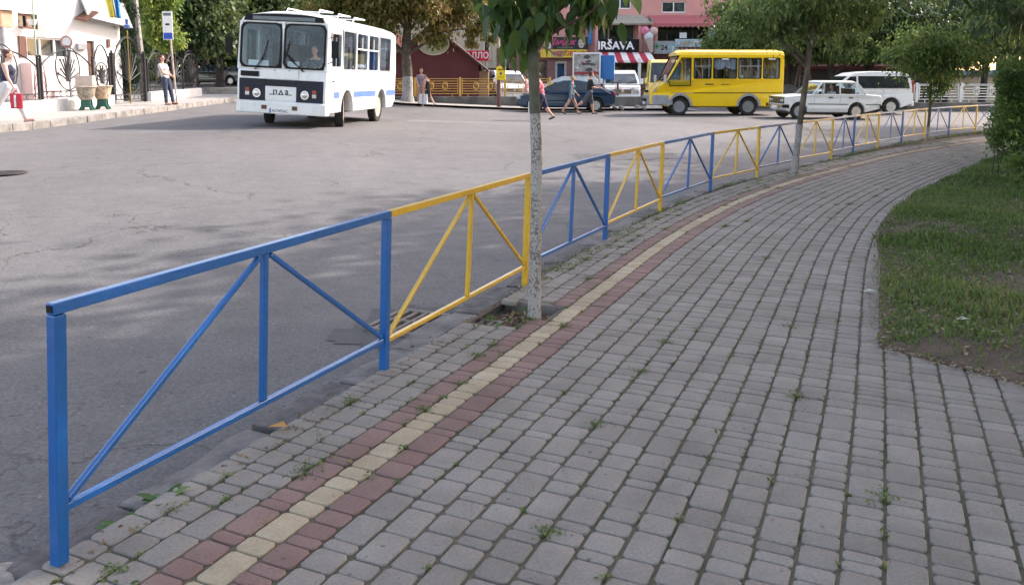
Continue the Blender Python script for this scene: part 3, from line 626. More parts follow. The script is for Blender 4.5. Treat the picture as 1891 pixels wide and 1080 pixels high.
def wheel(par, x, y, r, wd, steer=0.0, rimm=None, hub='steel', m_t=None):
    s = 1 if y > 0 else -1; rr = r*.62; mb = MB(); w2 = wd/2
    mb.lathe([(rr,-w2*.8),(r*.93,-w2*.95),(r*.985,-w2*.7),(r,-w2*.3),(r,w2*.3),(r*.985,w2*.7),(r*.93,w2*.95),(rr,w2*.8)], 28, axis='Y', closed=True)
    for k in range(28):   # tread blocks
        a = 2*math.pi*k/28; mb.box((r*.992*math.cos(a), 0, r*.992*math.sin(a)), (.022, wd*.8, .055*r/.35), rot=Matrix.Rotation(-a, 3, 'Y'))
    t = mb.build('wheel', m_t or RUBBER, par, smooth=True); t.location = (x, y, r); t.rotation_euler = (0, 0, steer)
    mb = MB()
    if hub == 'deep': mb.lathe([(0,s*w2*.15),(rr*.35,s*w2*.15),(rr*.4,s*w2*.3),(rr*.45,s*w2*.05),(rr*.85,-s*w2*.2),(rr*.95,s*w2*.5),(rr*1.04,s*w2*.85)], 24, axis='Y')
    else: mb.lathe([(0,s*w2*.95),(rr*.25,s*w2*.95),(rr*.3,s*w2*.75),(rr*.8,s*w2*.6),(rr*.9,s*w2*.8),(rr*1.04,s*w2*.88)], 24, axis='Y')
    rim = mb.build('rim', rimm or STEEL, t, smooth=True)
    mb = MB(); n = 5 if hub != 'deep' else 6
    for k in range(n*2 if hub == 'spoke' else n):
        a = 2*math.pi*k/(n*2 if hub == 'spoke' else n); q = rr*.62; mb.ball((q*math.cos(a), s*w2*(.62 if hub != 'deep' else .02), q*math.sin(a)), (rr*.17, .012, rr*.17), 8)
    mb.build('rim_hole', BLACK, t)
    return t
def glasspane(par, poly_pts, m=None, name='window', th=.006, frame=None, fw=.03):
    """flat pane through given 3-D points, with an optional rubber frame round it"""
    g = MB().quadplate(poly_pts, th).build(name, m or GLASS, par)
    if frame:
        P = [Vector(p) for p in poly_pts]; c = sum(P, Vector())/len(P); nrm = (P[1]-P[0]).cross(P[2]-P[0]).normalized()
        mb = MB()
        for i in range(len(P)): mb.bar(P[i]+(c-P[i]).normalized()*fw*.3, P[(i+1)%len(P)]+(c-P[(i+1)%len(P)]).normalized()*fw*.3, .014 if False else fw, fw*.8, up=nrm)
        mb.build('window_frame', frame, g)
    return g
def rrect(x0, x1, z0, z1, r=.06, n=4):
    P = []
    for cx, cz, a0 in ((x1-r, z0+r, -90), (x1-r, z1-r, 0), (x0+r, z1-r, 90), (x0+r, z0+r, 180)):
        for k in range(n): a = R(a0+90*k/(n-1)); P.append((cx+r*math.cos(a), cz+r*math.sin(a)))
    return P
def ringframe(mb, P, y0, y1, wd, inner=True):
    """frame following closed outline P (x, z) between y0 and y1"""
    n = len(P); c = (sum(p[0] for p in P)/n, sum(p[1] for p in P)/n); Q = []
    for x, z in P:
        dx, dz = c[0]-x, c[1]-z; Q.append((x+math.copysign(min(wd, abs(dx)), dx), z+math.copysign(min(wd, abs(dz)), dz)))
    vs = [(x, y0, z) for x, z in P]+[(x, y0, z) for x, z in Q]+[(x, y1, z) for x, z in P]+[(x, y1, z) for x, z in Q]
    fs = []
    for i in range(n):
        j = (i+1) % n; fs += [(i, j, n+j, n+i), (2*n+i, 3*n+i, 3*n+j, 2*n+j), (i, 2*n+i, 2*n+j, j), (n+i, n+j, 3*n+j, 3*n+i)]
    mb.add(vs, fs); return mb

# ================================================================ the white bus
def white_bus():
    b = thing('bus', 'white city bus with a thin blue side stripe turning towards the camera', 'bus')
    Lb, Wb = 6.95, 1.22
    wz = lambda x, z: Wb-.02*max(0, z-1.45)-(.05*max(0, (z-2.35)/.5)**2 if z > 2.35 else 0)
    FA, RA, RW = 1.72, 5.2, .46        # axle distances from the nose
    f = lambda d: -d                    # nose at x = 0, rear at x = -L
    z0 = .42
    bot = [(-Lb+.02, .62), (-Lb+.35, z0)]+arch(-RA, RW, .56, 9, z0)+arch(-FA, RW, .58, 9, z0)+[(-.06, z0)]
    lower = bot+[(0, .5), (.02, .75), (0, 1.15), (-.03, 1.46), (-Lb, 1.46)]
    mb = MB(); mb.slab(lower, Wb)
    body = mb.build('body', WHITE, b, bevel=.035, seg=3)
    # floor and interior lining so that one does not look through the lower body
    mb = MB(); mb.bx(-Lb+.08, -.12, -Wb+.06, Wb-.06, .95, 1.0); mb.bx(-Lb+.3, -.3, -.75, .75, .35, .94); mb.bx(-Lb+.2,-1.9,-.08,.08,.28,.36); mb.build('chassis', DARKIN, b)
    # pillars between the windows
    wins = [(-.62,-1.28,1.52,2.38), (-1.62,-2.62,1.47,2.46), (-2.72,-3.72,1.47,2.46), (-3.82,-4.82,1.47,2.46), (-4.92,-5.72+-.25,1.47,2.46)]
    wins = [(-.42,-1.22,1.58,2.46), (-1.38,-2.52,1.52,2.57), (-2.60,-3.69,1.52,2.57), (-3.77,-4.86,1.52,2.57), (-4.96,-6.25,1.52,2.57)]
    for sd in (1, -1):
        mb = MB(); edges = [(-.10,-.42)]+[(wins[i][1], wins[i+1][0]) for i in range(4)]+[(wins[4][1], -Lb)]
        for a, c in edges: mb.panel([(c,1.455),(a,1.455),(a-.02 if a == -.10 else a,2.64),(c,2.64)], wz, 0, .05, sd)
        for x0, x1, zz0, zz1 in wins: mb.panel([(x1,1.455),(x0,1.455),(x0,zz0),(x1,zz0)], wz, 0, .05, sd); mb.panel([(x1,zz1),(x0,zz1),(x0,2.64),(x1,2.64)], wz, 0, .05, sd)
        mb.build('side_frame', WHITE, b)
        for k, (x0, x1, zz0, zz1) in enumerate(wins):
            P = rrect(x1, x0, zz0, zz1, .07); m1 = MB(); m1.panel(P, wz, -.018, .024, sd); g = m1.build('side_window', GLASS, b)
            m2 = MB(); wm = wz(0, (zz0+zz1)/2); ringframe(m2, P, sd*(wm-.012), sd*(wm+.012), .035)
            if k in (2, 3):
                m2.bx(x1+.02, x0-.02, sd*(wm-.01), sd*(wm+.008), 2.10, 2.14); m2.bx((x0+x1)/2-.015, (x0+x1)/2+.015, sd*(wm-.01), sd*(wm+.007), 2.14, 2.44)
            if k == 0: m2.bx(-.80,-.77, sd*(wm-.01), sd*(wm+.008), 1.62, 2.34)
            m2.build('window_frame', WHITE if k in (2,3) else GREYP, g)
            if k in (1, 2, 3, 4):       # gathered curtains
                m3 = MB(); n = 26; xs = [x0-.04+(x1-x0+.08)*i/n for i in range(n+1)]; vs = []; fs = []
                for i, x in enumerate(xs):
                    yy = sd*(wm-.09+.022*math.sin(i*2.2)); vs += [(x, yy, zz0+.02), (x, yy, zz1-.02)]
                gaps = {1: (), 2: range(8, 15), 3: range(6, 19), 4: ()}[k]
                for i in range(n):
                    if i in gaps: continue
                    fs.append((i*2, i*2+2, i*2+3, i*2+1))
                m3.add(vs, fs); m3.build('curtain', CURT, g)
    # roof
    n = 9; sec = []
    for i in range(n): a = math.pi*i/(n-1); sec.append((math.cos(a)*(Wb-.035), 2.64+.30*max(0, math.sin(a))**.8))
    xs = [(.0-.12, .80, -.0), (-.5, 1, 0), (-2.5, 1.02, 0), (-5.2, 1.0, 0), (-6.6, .93, 0), (-Lb+.02, .72, 0)]
    vs = []; fs = []
    for x, k, _ in xs:
        for y, z in sec: vs.append((x, y, 2.64+(z-2.64)*k))
    for i in range(len(xs)-1):
        for j in range(n-1): fs.append((i*n+j, i*n+j+1, (i+1)*n+j+1, (i+1)*n+j))
    for i in range(len(xs)-1): fs.append((i*n, (i+1)*n, (i+1)*n+n-1, i*n+n-1))
    fs.append(tuple(range(n))); fs.append(tuple((len(xs)-1)*n+j for j in range(n))[::-1])
    MB().add(vs, fs).build('roof', WHITE, b, smooth=True)
    mb = MB(); mb.bx(-Lb, -Lb+.04, -Wb+.04, Wb-.04, 1.455, 2.64); mb.build('rear_panel', WHITE, b)
    # nose: windscreen surround and two panes
    zt, zbm = 2.62, 1.49
    mb = MB()
    mb.quadplate([(-.03,-Wb+.0,1.44),(-.03,Wb-.0,1.44),(-.02,Wb-.01,zbm),(-.02,-Wb+.01,zbm)], .06)
    mb.bx(-.16,-.10,-.035,.035,zbm,zt+.02)
    mb.build('nose', WHITE, b)
    def fy(z): return -.02-.10*(z-zbm)/(zt-zbm)
    for y0, y1 in ((-1.17,-.03), (.03,1.17)):
        P = rrect(y0, y1, zbm+.005, zt, .16, 5); g = MB().quadplate([(fy(z)+.006, y, z) for y, z in P], .008).build('windscreen', GLASS, b)
        m2 = MB(); n_ = len(P); c = ((y0+y1)/2, (zbm+zt)/2); Q = [(y+math.copysign(.045, c[0]-y), z+math.copysign(.045, c[1]-z)) for y, z in P]
        vs = [(fy(z)+.02, y, z) for y, z in P]+[(fy(z)+.02, y, z) for y, z in Q]+[(fy(z)-.03, y, z) for y, z in P]+[(fy(z)-.03, y, z) for y, z in Q]; fs = []
        for i in range(n_): j = (i+1)%n_; fs += [(i,j,n_+j,n_+i),(2*n_+i,3*n_+i,3*n_+j,2*n_+j),(i,2*n_+i,2*n_+j,j),(n_+i,n_+j,3*n_+j,3*n_+i)]
        m2.add(vs, fs); m2.build('windscreen_seal', BLACK, g)
    mb = MB()
    for s in (1, -1):
        mb.add([(-.02, s*1.235, 1.46), (-.04, s*1.14, 1.46), (-.14, s*1.14, 2.64), (-.12, s*1.205, 2.64), (-.30, s*1.225, 1.46), (-.30, s*1.195, 2.64)], [(0,1,2,3),(0,3,5,4),(1,4,5,2),(0,4,1),(3,2,5)])
    mb.quadplate([(-.125,-1.19,zt-.01),(-.125,1.19,zt-.01),(-.15,1.17,2.69),(-.15,-1.17,2.69)], .05); mb.build('front_pillar', WHITE, b)
    mb = MB(); sec2 = [(-1.10,2.66),(1.10,2.66),(1.06,2.79),(.6,2.835),(0,2.85),(-.6,2.835),(-1.06,2.79)]
    mb.quadplate([(-.105-.08*(z-2.66), y, z) for y, z in sec2], .07); mb.build('destination_panel', BLACK, b)
    MB().quadplate([(-.098,-.85,2.685),(-.098,.85,2.685),(-.106,.85,2.775),(-.106,-.85,2.775)], .006).build('destination_glass', GLASSD, b)
    # lower face
    mb = MB(); mb.bx(.005,.035,-1.15,-.42,.675,1.22); mb.bx(.005,.035,.42,1.15,.675,1.22); mb.bx(.005,.035,-.418,.418,1.05,1.215); mb.build('grille', mat('navy_trim', (.01,.014,.035), .5, spec=.3), b, bevel=.008)
    mb = MB()
    for k in range(6): mb.bx(.036,.045,-.41,.41,1.062+k*.025,1.070+k*.025)
    for k in range(5): mb.bx(.036,.044,.44,.80,1.09+k*.025,1.098+k*.025); mb.bx(.036,.044,-.80,-.44,1.09+k*.025,1.098+k*.025)
    mb.build('grille_slat', DARKIN, b)
    mb = MB(); mb.bx(.0,.042,-.425,.425,.70,1.045); mb.build('number_panel', WHITE, b, bevel=.01)
    lettering('П А З', .13, INK, b, (.044, 0, .90), (math.pi/2, 0, math.pi/2), depth=.002, bold=.006, xs=1.25)
    mb = MB()
    for y in (-.22, 0, .22): mb.bx(.04,.046, y-.09, y+.09, .835,.855)
    mb.build('badge_bar', BLACK, b)
    mb = MB(); mb.bx(.002,.02,-1.12,-.62,1.27,1.40); mb.build('air_vent', BLACK, b)
    mb = MB(); mb.bx(-.01,.012,-.47,.47,1.225,1.455); mb.build('front_hatch', WHITE, b, bevel=.008)
    mb = MB(); mb.bx(.0,.016,-.2,-.16,1.43,1.46); mb.bx(.0,.016,.2,.24,1.43,1.46); mb.build('hatch_latch', GREYP, b)
    for s in (1, -1):
        mb = MB(); mb.lathe([(0,.062),(.07,.058),(.088,.046),(.092,.03)], 20, (0, s*.66, .86), 'X'); h = mb.build('headlight', LENS, b, smooth=True)
        MB().lathe([(.09,.03),(.108,.036),(.112,.05),(.092,.05)], 20, (0, s*.66, .86), 'X').build('headlight_ring', CHROME, h)
        mb = MB(); mb.bx(.03,.05,s*.92-.055,s*.92+.055,(.90),.99); mb.build('turn_signal', mat('amber_dark', (.35,.05,.02), .4), b); mb = MB(); mb.bx(.03,.05,s*.92-.055,s*.92+.055,.80,.89); mb.build('side_lamp', LENS, b)
    # bumper and plate
    mb = MB(); P = [(-.25,-1.25),(.04,-1.23),(.10,-1.1),(.115,-.5),(.115,.5),(.10,1.1),(.04,1.23),(-.25,1.25)]; mb.prism(P, .36, .66); mb.build('bumper', WHITE, b, bevel=.03, seg=2)
    mb = MB()
    for y in (-.42, .42): mb.bx(.10,.13,y-.07,y+.07,.47,.57)
    mb.build('fog_lamp_recess', mat('brown_lens', (.1,.03,.015), .4), b)
    mb = MB(); mb.bx(.116,.126,-.27,.27,.375,.50); pl = mb.build('number_plate', INKW, b)
    mb = MB(); mb.bx(.124,.128,-.265,-.225,.38,.495); mb.build('plate_band', mat('plate_blue', (.02,.1,.4), .5), pl)
    lettering('AO7492AC', .10, INK, pl, (.127, .02, .436), (math.pi/2, 0, math.pi/2), depth=.001, bold=.001, xs=.9)
    # side stripe, trim line
    for sd in (1, -1):
        for a, c in ((-FA+.62-.0, -.62), (-RA+.60, -FA-.62), (-Lb+.02, -RA-.60)):
            if a > c: a, c = c, a
            MB().panel([(a,.80),(c,.80),(c,.96),(a,.96)], Wb, .003, .003, sd).build('side_stripe', mat('stripe_blue', (.12,.22,.6), .4), b)
        mb = MB(); mb.panel([(-Lb+.02,1.34),(-.55,1.34),(-.55,1.362),(-Lb+.02,1.362)], Wb, .008, .004, sd); mb.build('side_moulding', GREYP, b)
        for xc in (FA, RA):
            pa = arch(-xc, RW, .60, 15, z0+.02); pb = arch(-xc, RW, .55, 15, z0+.02); m2 = MB(); nn = 15
            vs = [(x, sd*(Wb+.025), z) for x, z in pa+pb]+[(x, sd*(Wb-.1), z) for x, z in pa+pb]; fs = []
            for i in range(nn-1): fs += [(i,i+1,nn+i+1,nn+i),(2*nn+i,3*nn+i,3*nn+i+1,2*nn+i+1),(i,2*nn+i,2*nn+i+1,i+1),(nn+i,nn+i+1,3*nn+i+1,3*nn+i)]
            m2.add(vs, fs); m2.build('wheel_arch', WHITE, b)
    mb = MB()
    mb.bx(-1.26,-1.24, Wb+.001, Wb+.006, .75, 1.44); mb.bx(-.34,-.32, Wb+.001, Wb+.006, .75, 1.44); mb.build('door_seam', GREYP, b)
    mb = MB(); mb.bx(-.60,-.50,Wb,Wb+.03,1.22,1.25); mb.build('door_handle', BLACK, b)
    # mirrors, wipers, roof hatches
    for s in (1, -1):
        mb = MB(); mb.tube([(-.15,s*1.2,2.30),(.02,s*1.42,2.32),(.02,s*1.44,1.75),(-.12,s*1.2,1.66)], .014, 6); ar = mb.build('mirror_arm', BLACK, b)
        mb = MB(); mb.box((.02,s*1.45,2.02),(.06,.20,.42)); mb.build('mirror', BLACK, ar, bevel=.02)
    for y0, y1, zt_ in ((-.72,-.42,2.0), (.60,.08,2.15)):
        mb = MB(); mb.bar((.05,y0,1.44),(.02,y1+.12*(y0-y1),1.75+.1),.022); mb.bar((.05,y0+.04,1.44),(.02,y1+.2*(y0-y1),1.75),.014)
        mb.bar((.012,y1+.02+.12*(y0-y1)-.12,1.62),(-.04,y1+.12*(y0-y1)+.06,2.18),.02); mb.build('wiper', BLACK, b)
    for xc in (-2.0, -3.6, -5.1):
        mb = MB(); L2, W2 = .62, .46
        pts = [(xc+L2,-W2,2.93),(xc+L2*.75,-W2,3.07),(xc-L2,-W2,3.07),(xc-L2,W2,3.07),(xc+L2*.75,W2,3.07),(xc+L2,W2,2.93)]; mb.tube(pts, .02, 6); mb.build('roof_hatch', WHITE, b)
    # seats, papers behind the glass
    mb = MB()
    for x in (-1.9,-2.7,-3.5,-4.3,-5.1,-5.9):
        for y in (-.75,.75): mb.box((x,y,1.45),(.42,.8,.12)); mb.box((x-.22,y,1.8),(.12,.8,.7))
    mb.build('seat', mat('seat_cloth', (.12,.07,.06), .9), b, bevel=.03)
    mb = MB(); mb.box((-1.05,.62,1.35),(.45,.5,.12)); mb.box((-1.28,.62,1.62),(.10,.48,.6)); mb.build('driver_seat', DARKIN, b, bevel=.03)
    mb = MB(); mb.bx(-.42,-.14,-1.1,1.1,1.30,1.46); mb.build('dashboard', DARKIN, b, bevel=.03)
    mb = MB(); mb.lathe([(.215,-.012),(.235,0),(.215,.012),(.20,0)], 20, closed=True); sw = mb.build('steering_wheel', BLACK, b, smooth=True); sw.location = (-.42,.62,1.60); sw.rotation_euler = (0, R(-40), 0)
    mb = MB(); mb.bx(-.16,-.15,-.98,-.42,1.52,1.68); mb.bx(-.16,-.15,.10,.42,1.50,1.68); pp = mb.build('route_card', INKW, b)
    lettering('Київ', .08, INK, pp, (-.148,-.80,1.60), (math.pi/2,0,math.pi/2), depth=.001) if False else None
    for x, st in ((-FA, R(16)), (-RA, 0)):
        for s in (1, -1): wheel(b, x, s*(1.03), RW, .25, st, mat('dusty_rim', (.45,.40,.34), .7, var=.2), 'deep')
    settle(b, -5.84, 20.5, math.atan2(-.985, -.14), 3.6, 2.2, -.02, R(-1.1)); b.scale = (.88, .96, 1)
    return b
BUS = white_bus()

# ================================================================ generic car made of lower body, cabin with glass, wheels
def car(name, label, cat, prof_low, belt, roofline, Wb, Wr, wheels, r, paint, gl, wins, L, front_win, rear_win, low_z, wheel_w=.19, bevel=.04, seat=True, rim=None, group=None, archr=None, hub='steel'):
    """prof_low: outline above the sills from the rear bumper over the belt to the nose (x, z); wins: side windows [(x,z)...]; roofline: cabin outline (x,z)"""
    b = thing(name, label, cat, group=group); ar = archr or r+.05
    bot = []
    for xc in sorted(wheels): bot += arch(xc, r, ar, 9, low_z)
    prof = [prof_low[0]]+bot+prof_low[1:]
    def wy(x, z): 
        t = 1-.10*max(0, (abs(x-L[2])/(L[1]/2))-.55)**1.2; return Wb*t*(1-.05*max(0, .45-z)/.45)
    MB().slab(prof, wy).build('body', paint, b, bevel=bevel, seg=3)
    zb_ = belt; zt = max(z for _, z in roofline); wc = lambda x, z: Wb*.965-(Wb*.965-Wr)*max(0, (z-zb_))/(zt-zb_)
    mb = MB(); lo = min(x for x, _ in roofline); hi = max(x for x, _ in roofline)
    mb.bx(lo+.2, hi-.1, -Wb*.7, Wb*.7, low_z+.02, zb_-.05)
    mb.build('underbody', DARKIN, b)
    return b, wy, wc

# ---------------------------------------------------------------- white classic saloon with see-through cabin
def saloon():
    b = thing('car', 'white boxy old saloon with round twin headlights driving past the yellow bus', 'car')
    r, low = .30, .26; FA, RA = 1.42, -1.0       # nose at 2.04, tail at -2.08
    prof = [(-2.06,.42)]+arch(RA, r, .355, 9, low)+arch(FA, r, .355, 9, low)+[(1.98,.34),(2.02,.48),(2.03,.76),(1.98,.84),(.85,.93),(-1.25,.955),(-2.02,.90),(-2.08,.80)]
    wy = lambda x, z: .80-.05*max(0, abs(x)-1.3)-(.03 if z < .4 else 0)
    MB().slab(prof, wy).build('body', WHITE, b, bevel=.035, seg=3)
    MB().bx(-1.9, 1.75, -.62, .62, .2, .86).build('underbody', DARKIN, b)
    wc = lambda x, z: .765-.13*(z-.93)/.5
    A0, A1, B, C1, C0 = (.86,.93), (.42,1.385), -.28, (-1.02,1.375), (-1.38,.95)
    mb = MB()
    for s in (1, -1):
        for p, q in ((A0, A1), ((B,.93), (B-.02,1.385)), (C0, C1)):
            mb.bar((p[0], s*wc(0,p[1]), p[1]), (q[0], s*wc(0,q[1])-.0, q[1]), .05 if p != C0 else .10, .055)
        mb.bar((.45, s*wc(0,1.39), 1.39), (-1.05, s*wc(0,1.39), 1.38), .05, .05)
        mb.panel([(-1.40,.94),(-1.12,.94),(-.93,1.37),(-1.03,1.37)], wc, 0, .03, s)
    P = [(.50,-.56,1.375),(.50,.56,1.375),(.36,.62,1.405),(-.98,.62,1.40),(-1.10,.55,1.365),(-1.10,-.55,1.365),(-.98,-.62,1.40),(.36,-.62,1.405)]
    vs = [(x,y,z) for x,y,z in P]+[(x*.8-.06,y*.75,1.44) for x,y,z in P]; fs = [tuple(range(8))[::-1], tuple(range(8,16))]+[(i,(i+1)%8,(i+1)%8+8,i+8) for i in range(8)]
    mb.add(vs, fs); mb.build('roof', WHITE, b, smooth=False, bevel=.012)
    glasspane(b, [(.88,-.74,.94),(.88,.74,.94),(.47,.63,1.38),(.47,-.63,1.38)], name='windscreen', frame=CHROME, fw=.02)
    glasspane(b, [(-1.40,.72,.96),(-1.40,-.72,.96),(-1.06,-.62,1.37),(-1.06,.62,1.37)], name='rear_window', frame=BLACK, fw=.02)
    for s in (1, -1):
        for pts in ([(.80,.945),(-.25,.945),(-.27,1.36),(.42,1.36)], [(-.31,.945),(-1.14,.955),(-.98,1.355),(-.32,1.36)]):
            g = glasspane(b, [(x, s*(wc(x,z)-.004), z) for x, z in pts], name='side_window'); m2 = MB()
            for i in range(4):
                p, q = pts[i], pts[(i+1)%4]; m2.bar((p[0], s*(wc(0,p[1])+.004), p[1]), (q[0], s*(wc(0,q[1])+.004), q[1]), .016)
            if pts[0][0] > 0: m2.bar((.40, s*(wc(0,.95)+.003), .95), (.33, s*(wc(0,1.36)+.003), 1.36), .014)
            m2.build('window_trim', CHROME, g)
        mb = MB(); mb.panel([(-2.0,.545),(1.95,.545),(1.95,.572),(-2.0,.572)], lambda x,z: wy(x,.5), .012, .008, s) if False else None
        for a, c in ((RA+.37, FA-.37), (-2.02, RA-.37)): mb.panel([(a,.555),(c,.555),(c,.582),(a,.582)], lambda x,z: wy(x,.5), .012, .008, s)
        mb.build('side_moulding', BLACK, b)
        for x in (.12, -.72): MB().bx(x-.08, x+.08, s*.80, s*.825, .80, .835).build('door_handle', BLACK, b)
        for x in (.80, -.28, -1.02): MB().bx(x-.004, x+.004, s*.799, s*.804, .34, .92).build('door_seam', GREYP, b)
        for y, rr in ((.60,.075), (.42,.06)):
            h = MB().lathe([(0,.05),(rr*.7,.045),(rr,.02)], 16, (2.02, s*y, .69), 'X').build('headlight', LENS, b, smooth=True); MB().lathe([(rr,.02),(rr+.018,.03),(rr+.02,.0)], 16, (2.02, s*y, .69), 'X').build('headlight_ring', CHROME, h)
        MB().bx(-2.10,-2.06, s*.55-.14, s*.55+.14, .62, .76).build('tail_light', REDL, b); MB().box((.62, s*.86, 1.0), (.05,.14,.09)).build('mirror', BLACK, b, bevel=.01)
    mb = MB(); mb.bx(2.025,2.045,-.72,.72,.57,.81); mb.build('grille', mat('grille_grey', (.06,.06,.06), .5, .4), b)
    mb = MB()
    for k in range(9): mb.bx(2.045,2.055,-.33,.33,.60+k*.022,.606+k*.022)
    mb.bx(2.04,2.06,-.72,.72,.80,.825); mb.build('grille_bar', CHROME, b)
    for x0, s in ((2.0, 1), (-2.1, -1)):
        P = [(x0-.08,-.80),(x0+.09*s if s>0 else x0-.05,-.78),(x0+.12*s if s>0 else x0-.08,0),(x0+.09*s if s>0 else x0-.05,.78),(x0-.08,.80),(x0+.0,.78),(x0+.0,-.78)]
        mb = MB(); mb.bx(min(x0,x0+.11*s), max(x0,x0+.11*s), -.80, .80, .43, .53); mb.build('bumper', CHROME if s > 0 else BLACK, b, bevel=.02)
        mb = MB(); mb.bx(x0-.14, x0+.13, .78, .83, .42, .545); mb.bx(x0-.14, x0+.13, -.83, -.78, .42, .545); mb.build('bumper_corner', BLACK, b, bevel=.01)
    MB().bx(2.11,2.12,-.26,.26,.38,.49).build('number_plate', INKW, b)
    for x in (FA, RA):
        for s in (1, -1): wheel(b, x, s*.69, r, .17, 0, GREYP if x == FA else CHROME, 'spoke' if x == RA else 'steel')
    mb = MB()
    for y in (-.36,.36): mb.box((-.05,y,.70),(.5,.48,.16)); mb.box((-.32,y,.98),(.12,.46,.55))
    mb.box((-.95,0,.95),(.12,1.2,.4)); mb.build('seat', mat('seat_vinyl', (.10,.06,.05), .8), b, bevel=.03)
    settle(b, 12.0, 31.4, R(184), 2.4, 1.4); b.scale = (.92, 1, 1); return b
SAL = saloon()

# ---------------------------------------------------------------- white people carrier
def minivan():
    b = thing('minivan', 'white compact minivan with long tinted side windows behind the boxy saloon', 'minivan')
    r, low = .32, .27; FA, RA = 1.42, -1.26
    prof = [(-2.18,.45)]+arch(RA, r, .40, 9, low)+arch(FA, r, .40, 9, low)+[(2.1,.30),(2.2,.45),(2.19,.75),(2.05,.88),(1.25,1.06),(-2.16,1.08),(-2.2,.9)]
    wy = lambda x, z: .89-.07*max(0, abs(x)-1.4)
    MB().slab(prof, wy).build('body', WHITE, b, bevel=.04, seg=3); MB().bx(-2.0,1.9,-.7,.7,.22,.95).build('underbody', DARKIN, b)
    cab = [(-2.16,1.065),(1.27,1.065),(.55,1.62),(.25,1.75),(-.4,1.81),(-1.6,1.79),(-1.98,1.70),(-2.10,1.45)]
    wc = lambda x, z: .875-.16*(z-1.06)/.75
    MB().slab(cab, wc).build('cabin', WHITE, b, bevel=.05, seg=3)
    for s in (1, -1):
        for pts in ([(1.02,1.10),(.22,1.10),(.22,1.60),(.48,1.58)], [(.14,1.10),(-2.02,1.10),(-1.95,1.50),(-1.86,1.60),(.14,1.61)]):
            MB().panel(pts, wc, .004, .01, s).build('side_window', GLASSD, b)
        MB().panel([(-.55,.74),(.95,.74),(.95,.775),(-.55,.775)], wy, .012, .01, s).build('side_moulding', BLACK, b)
        mb = MB(); mb.panel([(.175,.36),(.183,.36),(.183,1.06),(.175,1.06)], wy, .002, .01, s); mb.panel([(-.9,.62),(-.892,.62),(-.892,1.06),(-.9,1.06)], wy, .002, .01, s); mb.build('door_seam', GREYP, b)
        MB().box((.08,s*.90,.93),(.16,.03,.035)).build('door_handle', BLACK, b)
        MB().box((-2.17,s*.76,1.15),(.08,.16,.55)).build('tail_light', REDL, b, bevel=.02); MB().box((2.10,s*.68,.72),(.16,.28,.18)).build('headlight', LENS, b, bevel=.03)
        MB().box((.95,s*1.0,1.12),(.09,.16,.16)).build('mirror', WHITE, b, bevel=.03)
        for x in (FA, RA): wheel(b, x, s*.78, r, .20, 0, mat('alloy', (.5,.5,.52), .35, .7), 'spoke')
    MB().quadplate([(1.27,-.80,1.10),(1.27,.80,1.10),(.60,.72,1.60),(.60,-.72,1.60)], .01).build('windscreen', GLASSD, b)
    MB().box((2.16,0,.42),(.12,1.6,.18)).build('bumper', WHITE, b, bevel=.04); MB().box((-2.2,0,.46),(.12,1.66,.22)).build('rear_bumper', WHITE, b, bevel=.04)
    settle(b, 14.75, 35.3, R(180), 2.6, 1.6); return b
minivan()

